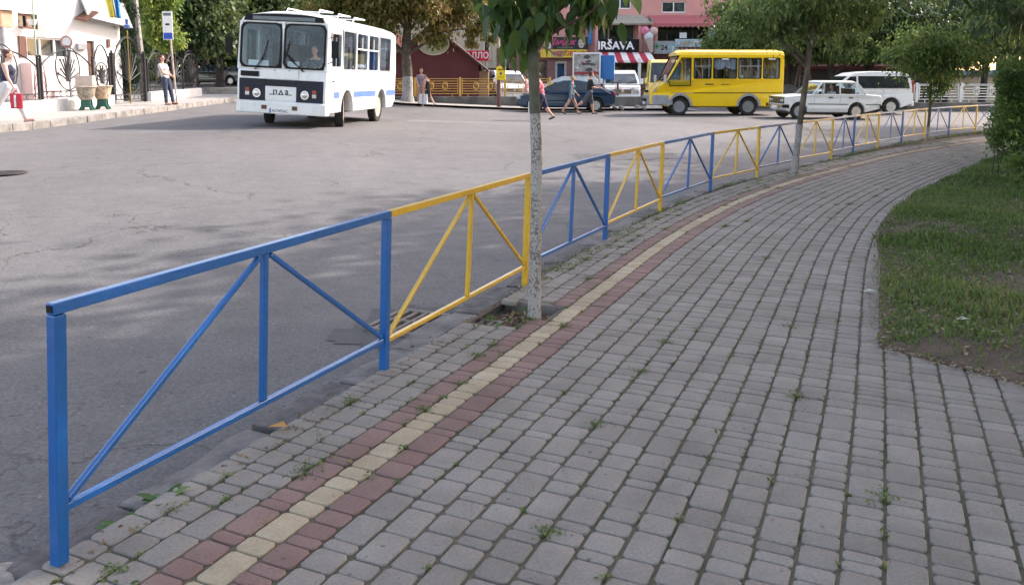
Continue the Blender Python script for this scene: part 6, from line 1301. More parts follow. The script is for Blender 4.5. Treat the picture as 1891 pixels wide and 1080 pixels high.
# ---------------------------------------------------------------- right hand background
GW = mat('shed_grey', (.075,.07,.08), .9, var=.2, scale=.8); sh = thing('shed', 'long dark grey shed with a dull red roof edge under the trees on the right', 'shed', (X_at(1455,47), 47, zr(17,47))); ws = X_at(1745,47)-X_at(1455,47); hs = Z_at(128,47)-sh.location.z
MB().bx(-3,ws,0,4,-.3,hs).build('wall', GW, sh); MB().bx(-3.2,ws+.2,-.35,4.2,hs+.003,hs+.16).build('roof', mat('roof_maroon', (.16,.04,.05), .8), sh)
bw = thing('wall', 'beige rendered wall behind the white railing on the right', 'wall', (X_at(1748,45), 45, zr(23,45))); hb = Z_at(143,45)-bw.location.z; MB().bx(0,14,0,.3,-.3,hb).build('wall', mat('beige_wall', (.42,.37,.28), .9, var=.06), bw); MB().bx(-.1,14.1,-.12,.42,hb+.003,hb+.12).build('coping', mat('coping_dark', (.2,.18,.16), .8), bw)
kb = thing('shop', 'pale blue and white market stall roof seen above the beige wall', 'stall', (X_at(1772,49), 49, zr(24,49))); z_ = Z_at(138,49)-kb.location.z; MB().bx(0,6,0,3,0,z_).build('wall', mat('stall_pale', (.4,.45,.48), .7, var=.2, scale=1), kb); MB().bx(-.3,6.3,-.4,3.3,z_+.003,z_+.25).build('roof', mat('stall_blue', (.12,.25,.36), .6), kb)
ys = thing('small_sign', 'small yellow sign on a post in the shade right of the minivan', 'sign', (X_at(1740,42), 42, zr(20,42))); z0 = Z_at(143,42)-ys.location.z; MB().tube([(0,.03,0),(0,.03,z0+.4)], .03, 6).build('post', STEEL, ys); bo = MB().bx(-.17,.17,-.03,0,z0,z0+.36).build('board', mat('small_yellow', (.5,.42,.05), .6), ys)
for q_ in (.08,.16,.24): MB().bx(-.12,.12,-.034,-.031,z0+q_,z0+q_+.03).build('print_line', INK, bo)
sp = thing('stepladder', 'wooden stepladder standing behind the saloon in the shade', 'ladder', (X_at(1490,43), 43, zr(16,43))); mb = MB(); zt = Z_at(112,43)-sp.location.z
for s in (1,-1): mb.bar((s*.45,0,0),(s*.18,.5,zt),.06); mb.bar((s*.45,1.1,0),(s*.18,.6,zt),.06)
for k in range(8): t_ = (k+1)/9; mb.bar((-.45+.27*t_,.5*t_,zt*t_),(.45-.27*t_,.5*t_,zt*t_),.05,.04)
mb.build('frame', mat('grey_wood', (.22,.18,.17), .9), sp)
tp = MB(); tp.add([(-1.6,0,0),(1.6,0,0),(1.8,1.5,0),(-1.5,1.6,0),(-.9,.5,1.0),(.1,.7,1.25),(1.0,.6,.8)], [(0,1,6,5,4),(1,2,6),(2,3,5,6),(3,0,4),(3,4,5)]); o = tp.build('tarpaulin', mat('tarp_grey', (.16,.15,.17), .8, var=.25, scale=2, bump=.5, bscale=5)); o.location = (X_at(1462,42), 42, zr(15,42)); tag(o, 'grey tarpaulin over a heap behind the rear of the yellow bus', 'tarpaulin')
# rubble and paper at the foot of the far kerb
for i, (u, Y) in enumerate(((1136,38.6),(1150,38.9),(1148,38.4),(1190,38.5),(1178,39))):
    mb = MB(); q = random.Random(i+40); mb.ball((0,0,0), (q.uniform(.12,.24),q.uniform(.1,.2),q.uniform(.08,.16)), 7); o = mb.build('rubble', mat('rubble', (.3,.3,.29), .9, var=.3, scale=8)); o.location = (X_at(u,Y), Y, zr(X_at(u,Y),Y)+.12); o.rotation_euler = (q.random(),q.random(),q.random()); tag(o, 'chunk of broken concrete at the foot of the white van', 'rubble', 'broken concrete chunks near the white van')
cb = MB()
for a, b, sg in ((1590,1660,.5),(1660,1712,.35),(1712,1760,.3),(1760,1850,.4)):
    A = px(a,12,22); B = px(b,18,22); cb.tube([A.lerp(B, t)-Vector((0,0,sg*4*t*(1-t)*.6)) for t in np.linspace(0,1,9)], .009, 5)
tag(cb.build('cable', mat('pale_cable', (.2,.34,.28), .6)), 'thin pale green cable sagging between the trees at upper right', 'cable')
# ---------------------------------------------------------------- trees
def leaf_cloud(name, P, size, m, par, droop=.5, aspect=.5, tint=None, shape='quad', jit=.35, outward=None):
    n = len(P); d = rng.normal(0, 1, (n, 3)); d[:,2] -= droop*2.2
    if outward is not None: d += outward*1.2
    d /= np.linalg.norm(d, axis=1)[:,None]; q = rng.normal(0, 1, (n, 3)); w_ = np.cross(d, q); w_ /= np.linalg.norm(w_, axis=1)[:,None]; nr = np.cross(d, w_)
    s = size*rng.uniform(1-jit, 1+jit, n)[:,None]; t = rng.random(n) if tint is None else tint
    if shape == 'quad':
        A = P; T = P+d*s; L_ = P+d*s*.42+w_*s*aspect*.5+nr*s*.07; R_ = P+d*s*.42-w_*s*aspect*.5+nr*s*.07
        V = np.stack([A, L_, T, R_], 1).reshape(-1, 3); i = np.arange(n)*4; F = np.c_[i, i+1, i+2, i+3]; k = 4
    else:   # ovate leaf with a folded midrib and a drooping tip
        st = [(0,.04,0),(.14,.34,.0),(.38,.5,-.01),(.64,.40,-.05),(.86,.18,-.12),(1,.01,-.2)]; cols = []
        for a, b, c in st:
            mid = P+d*s*a+np.array([0,0,1])*s*c
            cols += [mid+w_*s*aspect*b+nr*s*.10*b*2, mid, mid-w_*s*aspect*b+nr*s*.10*b*2]
        V = np.stack(cols, 1).reshape(-1, 3); k = 18; i = np.arange(n)*18; F = []
        for r_ in range(5):
            for c in range(2): F.append(np.c_[i+r_*3+c, i+r_*3+c+1, i+r_*3+c+4, i+r_*3+c+3])
        F = np.vstack(F)
    return np_mesh(name, V-np.array(par.location if par is not None else (0,0,0)), F, m, par, tint=np.repeat(t, k))
BARK = mat('bark', (.13,.105,.085), .95, var=.3, scale=7, bump=.8, bscale=22, detail=8); BARKD = mat('dark_bark', (.05,.042,.038), .95, var=.3, bump=.6)
def lime_mat():
    m = mat('limewashed_bark', (.37,.36,.35), .95, var=.05, scale=3, bump=.7, bscale=45); N = m.node_tree.nodes; L = m.node_tree.links; b = N['Principled BSDF']; tc = N.new('ShaderNodeTexCoord')
    mp = N.new('ShaderNodeMapping'); mp.inputs['Scale'].default_value = (1,1,.7); L.new(tc.outputs['Object'], mp.inputs[0]); no = N.new('ShaderNodeTexNoise'); no.inputs['Scale'].default_value = 85; no.inputs['Detail'].default_value = 3; L.new(mp.outputs[0], no.inputs[0])
    n2 = N.new('ShaderNodeTexNoise'); n2.inputs['Scale'].default_value = 7; n2.inputs['Detail'].default_value = 5; L.new(tc.outputs['Object'], n2.inputs[0]); ml = N.new('ShaderNodeMath'); ml.operation = 'MULTIPLY_ADD'; ml.inputs[1].default_value = .55; L.new(n2.outputs[0], ml.inputs[0]); L.new(no.outputs[0], ml.inputs[2]); src = b.inputs['Base Color'].links[0].from_socket; r = N.new('ShaderNodeValToRGB'); r.color_ramp.elements[0].position = .76; r.color_ramp.elements[1].position = .90; L.new(ml.outputs[0], r.inputs[0]); r.color_ramp.elements[0].color = (0,0,0,1); r.color_ramp.elements[1].color = (.9,.9,.9,1)
    x = N.new('ShaderNodeMix'); x.data_type = 'RGBA'; L.new(r.outputs[0], x.inputs[0]); L.new(src, x.inputs[6]); x.inputs[7].default_value = (.12,.10,.095,1); L.new(x.outputs[2], b.inputs['Base Color']); return m
LIME = lime_mat()
def crown_points(c, r, n, ncl, seed, zmin=None, flat=1.0, shell=.45, clr=.24):
    """leaf positions in clumps spread through an uneven crown volume"""
    g = np.random.default_rng(seed); c = np.array(c, float); r = np.array(r if hasattr(r, '__len__') else (r, r, r), float)
    cl = g.normal(0, 1, (ncl, 3)); cl /= np.linalg.norm(cl, axis=1)[:,None]; rad = (shell+(1-shell)*g.random(ncl)**.7)[:,None]*(.82+.3*g.random(ncl))[:,None]; cc = c+cl*rad*r
    k = g.integers(0, ncl, n); w_ = g.uniform(.6, 1.35, ncl)[k][:,None]; P = cc[k]+g.normal(0, 1, (n, 3))*r.mean()*clr*w_*np.array([1,1,.75])
    if zmin is not None: low = P[:,2] < zmin+.35*g.random(n); P[low, 2] = zmin+g.random(low.sum())**2*.9+.35*g.random(low.sum())
    t = np.clip(.5+(g.random(ncl)[k]-.5)*.7+g.normal(0, .16, n), 0, 1); return P, t, cc, (P-c)/r
def tree(label, x, y, trunk, rad, crowns, lm, size, n, group=None, z=None, bark=None, lime=0.0, droop=.5, aspect=.5, ncl=40, seed=1, zmin=None, name='tree', limbs=8, shell=.45, clr=.24, cat='tree', shape='quad'):
    z = zr(x, y) if z is None else z; t = thing(name, label, cat, (x, y, z), 0, group); bark = bark or BARK
    tp = [Vector(p) for p in trunk]; hh = tp[-1].z
    def at_h(h): 
        for a, b in zip(tp, tp[1:]):
            if h <= b.z: return a.lerp(b, (h-a.z)/max(1e-6, b.z-a.z))
        return tp[-1].copy()
    rr = lambda h: rad*(1+.35*max(0, 1-h/.35))*(1-.45*h/max(hh, 1)) ; q = random.Random(seed)
    def seg(h0, h1, m, nm):
        n_ = max(3, int((h1-h0)/.22)); mb = MB(); mb.tube([at_h(h0+(h1-h0)*i/n_) for i in range(n_+1)], [rr(h0+(h1-h0)*i/n_)*(1+q.uniform(-.06,.06)) for i in range(n_+1)], 12); return mb.build(nm, m, t, smooth=True)
    if lime: seg(-.08, lime, LIME, 'limewashed_trunk'); seg(lime, hh, bark, 'trunk')
    else: seg(-.15, hh, bark, 'trunk')
    Pa, Ta, Ca, Oa = [], [], [], []
    tot = sum(np.prod(r) if hasattr(r, '__len__') else r**3 for _, r in crowns)
    for i, (c, r) in enumerate(crowns):
        fr = (np.prod(r) if hasattr(r, '__len__') else r**3)/tot; P, tt, cc, o_ = crown_points(c, r, max(30, int(n*fr)), max(6, int(ncl*fr)), seed*31+i, zmin, shell=shell, clr=clr); Pa.append(P); Ta.append(tt); Ca.append(cc); Oa.append(o_)
    P = np.vstack(Pa); T = np.concatenate(Ta); CC = np.vstack(Ca); O_ = np.vstack(Oa)
    mb = MB(); idx = list(range(len(CC))); q.shuffle(idx)
    for i in idx[:limbs]:
        e = Vector(CC[i]); h = min(hh, max(hh*.35, e.z-.6*(Vector((e.x, e.y, 0))-Vector((at_h(hh*.6).x, at_h(hh*.6).y, 0))).length)); a = at_h(h); r0 = min(rr(h)*.7, .09); m_ = a.lerp(e, .5)+Vector((q.uniform(-.1,.1), q.uniform(-.1,.1), .12*(e-a).length))
        mb.tube([a, m_, e], [r0, r0*.55, r0*.18], 6)
    mb.build('limbs', bark, t, smooth=True)
    o = leaf_cloud('crown', P+np.array((x, y, z)), size, lm, t, droop, aspect, T, shape, outward=O_*.6); return t
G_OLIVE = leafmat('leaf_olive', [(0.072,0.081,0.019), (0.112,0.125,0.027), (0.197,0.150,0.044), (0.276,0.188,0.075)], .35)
G_DARK = leafmat('leaf_dark', [(0.025,0.044,0.017), (0.043,0.073,0.024), (0.071,0.111,0.034), (0.107,0.145,0.051)], .25)  # dark, mid and ash leaf colours lightened to stand in for haze
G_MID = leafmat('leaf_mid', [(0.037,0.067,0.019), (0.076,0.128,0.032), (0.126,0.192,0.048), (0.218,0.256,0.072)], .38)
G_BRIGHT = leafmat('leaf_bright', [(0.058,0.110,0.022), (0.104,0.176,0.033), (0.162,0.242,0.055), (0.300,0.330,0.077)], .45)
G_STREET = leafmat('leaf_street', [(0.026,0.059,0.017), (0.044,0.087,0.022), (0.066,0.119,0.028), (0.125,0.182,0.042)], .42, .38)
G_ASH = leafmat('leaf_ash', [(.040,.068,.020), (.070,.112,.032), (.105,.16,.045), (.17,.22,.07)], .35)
# -- the young street tree in the pit, leaf by leaf
x, y = from_px(986, 584); st = thing('street_tree', 'young street tree with limewashed trunk and big heart shaped leaves in the paving pit', 'tree', (x, y, -.08)); o_ = Vector((x, y, -.08))
Y0 = y; pt = lambda u, v, dy=0: px(u, v, Y0+dy)-o_
tr = [Vector((0,0,-.05)), pt(988,500), pt(990,400), pt(991,300), pt(988,210), pt(985,120), pt(983,30), pt(986,-60), pt(992,-200)]
rad_ = [.050,.040,.038,.037,.036,.036,.034,.03,.02]
def dense(pts, rs, k=5):
    P = []; Q = []
    for i in range(len(pts)-1):
        for j in range(k): t = j/k; P.append(pts[i].lerp(pts[i+1], t)); Q.append(rs[i]*(1-t)+rs[i+1]*t+.0016*math.sin(i*7+j*2.3))
    return P+[pts[-1]], Q+[rs[-1]]
P_, Q_ = dense(tr[:5], rad_[:5]); MB().tube(P_, Q_, 14).build('limewashed_trunk', LIME, st, smooth=True)
P_, Q_ = dense(tr[4:], rad_[4:]); MB().tube(P_, Q_, 14).build('trunk', mat('smooth_bark', (.11,.11,.08), .85, var=.2, scale=9, bump=.4, bscale=40), st, smooth=True)
BR = [[(1000,72,0),(1040,50,-.1),(1085,28,-.15),(1125,-5,-.2)], [(990,60,0),(1020,30,.1),(1060,-5,.15),(1100,-40,.2)], [(975,60,0),(955,20,.0),(930,-20,-.1),(905,-50,-.1)], [(982,20,0),(960,-30,.2),(940,-80,.3)], [(984,90,0),(965,70,-.1),(945,60,-.15)], [(985,0,0),(1030,-50,-.2),(1090,-70,-.3)]]
mb = MB()
for b_ in BR: pp = [pt(u, v, d) for u, v, d in b_]; mb.tube(pp, [.016-.011*i/(len(pp)-1) for i in range(len(pp))], 6)
mb.build('branches', mat('twig', (.10,.055,.04), .8), st, smooth=True)
LP = []; q = random.Random(9)
spots = [(u, v, d) for b_ in BR for (u, v, d) in b_[1:]]
def addc(u, v, su, sv, n, sd=.13):
    for _ in range(n): p = px(q.gauss(u, su), q.gauss(v, sv), Y0+q.gauss(-.03, sd)); LP.append(p)
for u, v, su, sv, n in ((925,10,14,14,28),(915,45,9,10,8),(948,35,16,22,32),(975,50,16,22,30),(990,15,22,16,34),(962,72,12,10,10),(1010,15,16,14,16),(1000,48,10,14,8),(1050,-2,22,14,20),(1098,0,20,14,26),(1120,10,9,8,8),(1083,20,10,8,7),(1040,38,12,6,5),(1046,50,5,5,3),(1100,22,10,7,5),(940,-20,40,15,40),(1060,-30,50,15,40)): addc(u, v, su, sv, n)
LP = np.array([tuple(p) for p in LP]); up_, ut, cc, oo = crown_points((x+.05, y, 3.1), (1.0,1.0,.85), 900, 30, 77, 2.35)
LP = np.vstack([LP, LP[::3]+rng.normal(0,.035,(len(LP[::3]),3)), up_]); leaf_cloud('crown', LP, .102, G_STREET, st, 1.0, .62, None, 'ovate')
# -- second and third street trees
x, y = from_px(1466, 320); k_ = y/1500
tree('street_tree' and 'slender leaning street tree beside the blue railing post, with limewash at its foot', x, y, [(0,0,0),(.07,0,.9),(.17,0,1.9),(.22,0,2.8),(.24,.1,4.2)], .055, [((.1,0,3.0),(1.25,1.1,.95)),((-.55,0,2.55),(.6,.6,.45)),((.95,.1,2.5),(.65,.6,.5))], G_ASH, .115, 7600, 'street trees along the railing', -.03, BARK, .85, .9, .34, 46, 3, 1.95, 'street_tree', 14, .2, .2)
x, y = from_px(1712, 257); tree('small street tree with the lowest bushy crown beside the far yellow railing post', x, y, [(0,0,0),(.03,0,.8),(.0,0,1.6),(.05,0,2.9)], .042, [((.1,0,2.25),(1.0,.9,.85)),((-.45,0,2.3),(.6,.5,.5)),((.0,0,1.45),(.35,.3,.35)),((.75,0,2.0),(.55,.5,.5))], G_MID, .115, 10500, 'street trees along the railing', -.02, BARK, .35, .9, .36, 64, 4, 1.0, 'street_tree', 16, .3, .24)
# -- big limewashed tree by the far pavement
tree('broad old tree with limewashed trunk and olive brown crown over the maroon kiosk', X_at(752,40), 40, [(0,0,0),(.02,0,1.3),(-.05,0,2.6),(.1,0,4.2),(.2,0,6.5)], .27, [((-1.8,-.3,4.9),(2.8,2.4,1.9)),((2.2,-.2,4.7),(2.7,2.3,1.8)),((0,0,6.6),(3.6,3,2.2)),((3.4,-.6,3.6),(1.2,1.2,1.0)),((-3.0,-.4,4.0),(1.4,1.2,1.0)),((1.2,-.9,3.4),(1.0,.9,.7))], G_OLIVE, .20, 42000, None, zr(-5,40)+.08, BARK, 1.28, .8, .5, 150, 5, 2.25, 'street_tree', 22, .15, .17)
# -- dark trees up the side street
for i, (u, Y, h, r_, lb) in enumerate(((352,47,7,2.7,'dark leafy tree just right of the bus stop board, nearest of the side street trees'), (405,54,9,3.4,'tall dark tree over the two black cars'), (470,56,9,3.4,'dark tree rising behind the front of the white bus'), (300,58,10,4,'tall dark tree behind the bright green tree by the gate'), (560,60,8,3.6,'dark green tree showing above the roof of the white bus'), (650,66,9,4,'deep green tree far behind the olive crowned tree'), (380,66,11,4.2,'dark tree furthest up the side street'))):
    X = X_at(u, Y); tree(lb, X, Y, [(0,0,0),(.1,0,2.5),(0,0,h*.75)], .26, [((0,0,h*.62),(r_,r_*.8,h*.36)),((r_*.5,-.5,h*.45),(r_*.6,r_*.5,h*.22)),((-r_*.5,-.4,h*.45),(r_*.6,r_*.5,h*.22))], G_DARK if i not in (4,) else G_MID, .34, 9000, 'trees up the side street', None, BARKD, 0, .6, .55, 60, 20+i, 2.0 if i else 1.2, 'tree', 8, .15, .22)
# far green bank closing the side street
x = -26
bz = zr(-25, 72); tg = crown_points((-24, 74, bz+5), (24, 3, 7), 26000, 240, 91, bz, shell=.1, clr=.10); o = leaf_cloud('woodland', tg[0], .6, G_DARK, None, .4, .6, tg[1]); tag(o, 'far dark mass of foliage closing off the side street', 'woodland', kind='stuff')
# cypress and bright tree by the gate
tree('tall narrow dark cypress behind the wrought iron gate', X_at(231,30.6), 30.6, [(0,0,0),(0,0,3),(0,0,6)], .09, [((0,0,1.3),(.42,.42,1.2)),((0,0,3.2),(.40,.40,1.5)),((0,0,5.2),(.28,.28,1.3))], leafmat('leaf_cypress', [(.012,.03,.012),(.02,.045,.018),(.035,.065,.025)], .15), .10, 15000, None, fz(30), BARKD, 0, -1.2, .35, 90, 8, .15, 'cypress', 4, .5, .16)
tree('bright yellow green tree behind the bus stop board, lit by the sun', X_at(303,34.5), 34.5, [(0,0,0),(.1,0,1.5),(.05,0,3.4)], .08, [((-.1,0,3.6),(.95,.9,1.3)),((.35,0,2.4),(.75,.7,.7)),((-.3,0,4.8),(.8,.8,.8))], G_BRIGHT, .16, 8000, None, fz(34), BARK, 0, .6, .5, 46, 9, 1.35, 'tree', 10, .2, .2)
tree('white flowering rose bush behind the iron fence by the gate', X_at(288,32), 32, [(0,0,0),(0,0,1.0)], .03, [((0,0,1.3),(.35,.3,.45))], G_MID, .08, 1500, None, fz(32), BARK, 0, .3, .5, 16, 10, .5, 'bush', 5, .2, .2, 'bush')
# -- belt of trees behind the yellow bus and the white railing
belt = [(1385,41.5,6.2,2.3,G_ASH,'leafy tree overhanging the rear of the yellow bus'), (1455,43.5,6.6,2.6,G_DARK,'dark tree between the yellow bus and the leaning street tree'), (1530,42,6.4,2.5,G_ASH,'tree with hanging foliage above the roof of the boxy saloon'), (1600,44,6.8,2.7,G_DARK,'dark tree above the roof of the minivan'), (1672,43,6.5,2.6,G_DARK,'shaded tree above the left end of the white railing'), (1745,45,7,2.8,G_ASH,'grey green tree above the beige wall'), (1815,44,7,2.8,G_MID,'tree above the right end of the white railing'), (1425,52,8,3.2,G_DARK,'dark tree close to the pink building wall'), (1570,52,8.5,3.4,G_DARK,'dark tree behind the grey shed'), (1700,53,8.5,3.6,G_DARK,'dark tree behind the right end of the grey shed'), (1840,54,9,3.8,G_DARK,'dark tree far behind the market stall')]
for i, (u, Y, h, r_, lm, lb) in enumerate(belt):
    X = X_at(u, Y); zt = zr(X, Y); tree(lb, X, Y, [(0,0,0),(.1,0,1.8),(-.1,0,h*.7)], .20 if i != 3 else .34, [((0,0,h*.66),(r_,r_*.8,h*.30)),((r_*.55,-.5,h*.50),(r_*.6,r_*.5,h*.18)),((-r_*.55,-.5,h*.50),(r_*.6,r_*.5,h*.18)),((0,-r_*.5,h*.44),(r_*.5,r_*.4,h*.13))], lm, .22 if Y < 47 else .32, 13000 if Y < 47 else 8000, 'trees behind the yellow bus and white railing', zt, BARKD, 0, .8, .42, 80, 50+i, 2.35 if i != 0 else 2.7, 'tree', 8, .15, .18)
# -- hedge bushes and park trees at the right edge
hx, hy, ha = 7.38, 12.5, R(53); hd = thing('hedge', 'dense clipped green hedge with bare twigs below at the right edge beyond the grass', 'hedge', (hx, hy, .1), ha)
n = 70000; Lh_, Wh_ = 6.5, 1.5; g = np.random.default_rng(88); P = g.random((n, 3)); f = g.integers(0, 6, n); dp = g.random(n)**2*.12
for ax in range(3): k = f == ax*2; P[k, ax] = dp[k]; k = f == ax*2+1; P[k, ax] = 1-dp[k]
P = P*np.array([Lh_, Wh_, 1.27])+np.array([0, -Wh_, .40]); bump_ = .07*np.sin(P[:,0]*4.1+P[:,2]*3)+.06*np.sin(P[:,1]*5.2-P[:,0]*2.3)+.05*np.sin(P[:,0]*11+P[:,1]*7+P[:,2]*9)
ctr = np.array([Lh_/2, -Wh_/2, 1.05]); dv = (P-ctr)/np.array([Lh_/2, Wh_/2, .5]); P += dv*bump_[:,None]+g.normal(0, .025, (n, 3)); low = P[:,2] < .60; P[low, 2] += .22*np.abs(np.sin(P[low,0]*3.7))
tt = np.clip(.45+.3*np.sin(P[:,0]*6+P[:,2]*5)*np.sin(P[:,1]*7)+g.normal(0, .18, n), 0, 1)
hd.location = (0,0,0); o = leaf_cloud('foliage', P, .062, G_MID, hd, -.1, .5, tt, outward=dv*.5); hd.location = (hx, hy, .1)
mb = MB(); q = random.Random(4)
for _ in range(150): x0, y0 = q.uniform(0, Lh_), -q.uniform(0, Wh_); mb.tube([(x0, y0, -.05), (x0+q.uniform(-.12,.12), y0+q.uniform(-.12,.12), .45), (x0+q.uniform(-.3,.3), y0+q.uniform(-.3,.3), 1.05)], [.009,.006,.003], 5)
tw = mb.build('twigs', BARKD, hd); tag(tw, kind='stuff')
tree('low loose shrub at the right edge of the grass, in front of the hedge', 7.25, 10.5, [(0,0,0),(.03,0,.2),(0,0,.5)], .02, [((0,0,.3),(.7,.65,.3))], G_MID, .062, 9000, None, .1, BARKD, 0, -.1, .45, 90, 81, .05, 'bush', 20, .2, .1, 'bush')
for i, (X, Y, h, r_, zm, lb) in enumerate(((9.9,10,12,3.3,3.4,'park tree right of the picture whose shade falls on the near paving'), (12.6,15.6,11.5,3.6,2.15,'park tree with dark drooping branches at the upper right corner'), (15.9,21.2,10.5,3.6,2.2,'park tree behind the hedge with branches hanging into the top right'), (18.6,27.5,8,3.3,2.3,'furthest park tree beyond the end of the blue and yellow railing'), (8.2,3.4,12,3.4,3.5,'park tree beside the near lawn, outside the picture'), (13.2,5.2,13,3.8,3.5,'second park tree behind the lawn, outside the picture'), (9.5,-3.2,12,3.6,3.5,'park tree behind the camera at the right'),(16.5,12.5,17,4.6,5,'very tall unseen tree added behind the first row to extend the shade'),(21,19,17,4.8,5,'very tall unseen tree added in the second row to extend the shade'),(16,4,17,4.6,5,'very tall unseen tree added level with the near lawn to extend the shade'))):  # the three tallest are unseen, added to extend the shade on the road
    tree(lb, X, Y, [(0,0,0),(.1,0,2.2),(-.1,.1,5),(0,0,h*.8)], .17, [((0,0,h*.62),(r_,r_,h*.36)),((-r_*.5,.3,h*.38),(r_*.6,r_*.6,h*.14)),((r_*.4,-.3,h*.42),(r_*.6,r_*.6,h*.14)),((-r_*.75,0,max(zm+.7,h*.27)),(r_*.35,r_*.5,.8))]+([((-3.7,-.6,2.8),(1.0,1.2,.7))] if i == 1 else []), G_DARK if i != 2 else G_MID, .17 if i in (1,2,3) else .42, 30000 if i in (1,2,3) else (14000 if i in (0,4,5,6) else 8000), 'park trees behind the lawn', .1, BARK, 0, .9, .42, 110, 60+i, zm, 'tree', 12, .12, .17)
# ---------------------------------------------------------------- people
def remesh(mb, name, m, par, vox=.013, it=3):
    me = bpy.data.meshes.new(name); me.from_pydata(mb.v, [], mb.f); o = bpy.data.objects.new('tmp', me); C.objects.link(o)
    r = o.modifiers.new('r', 'REMESH'); r.mode = 'VOXEL'; r.voxel_size = vox; s = o.modifiers.new('s', 'SMOOTH'); s.iterations = it; s.factor = .5
    bpy.context.view_layer.update(); me2 = bpy.data.meshes.new_from_object(o.evaluated_get(bpy.context.evaluated_depsgraph_get())); bpy.data.objects.remove(o); bpy.data.meshes.remove(me)
    me2.name = name; me2.materials.clear(); me2.materials.append(m); me2.polygons.foreach_set('use_smooth', [True]*len(me2.polygons)); o = bpy.data.objects.new(name, me2); C.objects.link(o); o.parent = par; return o
def cap(mb, a, b, r1, r2, n=10):
    a, b = Vector(a), Vector(b); mb.tube([a, a.lerp(b,.35), a.lerp(b,.7), b], [r1, r1*.7+r2*.3+.004*(r1 > .03), r1*.32+r2*.68, r2], n); mb.ball(a, r1, n); mb.ball(b, r2, n)
def person(label, x, y, z, head, H=1.7, legs=((20,5),(-18,20)), arms=((-15,10,6),(15,15,6)), lean=2, look=0, female=False, top=None, sleeve=.45, bottom=None, blen=1.0, dress=None, hair=None, hairlen=.0, seated=False, shoes=None, skin=None, group=None, fat=1.0, vox=.013, top_only=False):
    t = thing('person', label, 'person', (x, y, z), head, group); S = H; sk = skin or SKIN; d = math.radians
    hipz = .525*S; hw = .052*S*fat; sw = (.112 if female else .125)*S
    def rotf(v, a): return Vector((v[0]*math.cos(a)+v[2]*math.sin(a), v[1], -v[0]*math.sin(a)+v[2]*math.cos(a)))   # pitch forward by a
    J = {}; lows = []
    for k, sgn in ((0,1),(1,-1)):
        ha, ka = legs[k]; hp = Vector((0, sgn*hw, 0)); kn = hp+Vector((math.sin(d(ha)), 0, -math.cos(d(ha))))*.245*S; an = kn+Vector((math.sin(d(ha-ka)), 0, -math.cos(d(ha-ka))))*.24*S
        J[k] = (hp, kn, an, d(ha-ka)); lows.append(an.z-.04*S)
    base = -min(lows) if not seated else seated
    up = Vector((0,0,base)); L_ = d(lean); tors = lambda v: rotf(Vector(v), L_)+up
    mb = MB()
    for k in (0,1):
        hp, kn, an, fa = J[k]; hp, kn, an = hp+up, kn+up, an+up; J[k] = (hp, kn, an, fa)
        cap(mb, hp, kn, .052*S*fat, .034*S*fat); cap(mb, kn, an, .034*S*fat, .021*S); mb.ball(kn.lerp(an,.3)-Vector((.008,0,0)), (.033*S,.032*S,.06*S), 10)
        ft = rotf(Vector((.085*S,0,-.022*S)), min(.5, max(-.6, -fa*.6))); cap(mb, an+Vector((-.012*S,0,-.018*S)), an+ft, .022*S, .016*S)
    # torso
    mb.ball(tors((0,0,.01*S)), (.062*S*fat,.088*S*fat,.06*S), 14); mb.ball(tors((0,0,.09*S)), (.056*S*fat,(.072 if female else .08)*S*fat,.075*S), 14); mb.ball(tors((.0,0,.20*S)), (.062*S*fat,.088*S,.10*S), 14); mb.ball(tors((-.004,0,.265*S)), (.045*S,.098*S,.05*S), 14)
    cap(mb, tors((-.005,.05*S,.285*S)), tors((-.005,-.05*S,.285*S)), .036*S, .036*S); cap(mb, tors((-.004*S,0,.285*S)), tors((.008*S,0,.36*S)), .031*S, .029*S)
    if female: mb.ball(tors((.05*S,.035*S,.205*S)), .03*S, 10); mb.ball(tors((.05*S,-.035*S,.205*S)), .03*S, 10)
    AJ = {}
    for k, sgn in ((0,1),(1,-1)):
        sa, ea, ab = arms[k][:3]; sh_ = tors((-.004*S, sgn*sw*.92, .275*S)); dr = Vector((math.sin(d(sa)), sgn*math.sin(d(ab)), -math.cos(d(sa)))).normalized(); el = sh_+dr*.17*S
        inn = arms[k][3] if len(arms[k]) > 3 else 0
        d2 = Vector((math.sin(d(sa+ea)), -sgn*math.sin(d(inn)), -math.cos(d(sa+ea)))).normalized(); wr = el+d2*.145*S; AJ[k] = (sh_, el, wr, d2)
        mb.ball(sh_, .034*S, 10); cap(mb, sh_, el, .029*S*fat, .022*S); cap(mb, el, wr, .022*S, .014*S)
        side = Vector((0,1,0)); pal = wr+d2*.05*S; mb.ball(wr.lerp(pal,.6), (.017*S,.013*S,.026*S), 8, rot=d2.to_track_quat('Z','Y').to_matrix()); fwd = d2.cross(side).normalized()
        for f in range(4):
            b0 = pal+fwd*(.0105*S*(f-1.5))-d2*.004*S; ln_ = (.036,.042,.039,.030)[f]*S; c1 = b0+d2*ln_*.5; c2 = c1+(d2*.75-side*sgn*.65)*ln_*.5; mb.tube([b0, c1, c2], [.0062*S,.0056*S,.0045*S], 6)
        b0 = wr+d2*.018*S+fwd*.014*S; mb.tube([b0, b0+(d2*.6+fwd*.7)*.022*S, b0+(d2*.95+fwd*.35)*.04*S], [.0075*S,.0065*S,.005*S], 6)
    # head
    hc = tors((.012*S,0,.425*S)); Q = Matrix.Rotation(d(look), 3, 'Z') @ Matrix.Rotation(L_*.6, 3, 'Y'); hv = lambda v: hc+Q @ Vector(v)*S
    mb.ball(hv((-.004,0,.008)), (.052*S,.043*S,.052*S), 16, rot=Q); mb.ball(hv((.012,0,-.022)), (.036*S,.034*S,.043*S), 14, rot=Q); mb.ball(hv((.020,0,-.052)), (.018*S,.018*S,.014*S), 10)
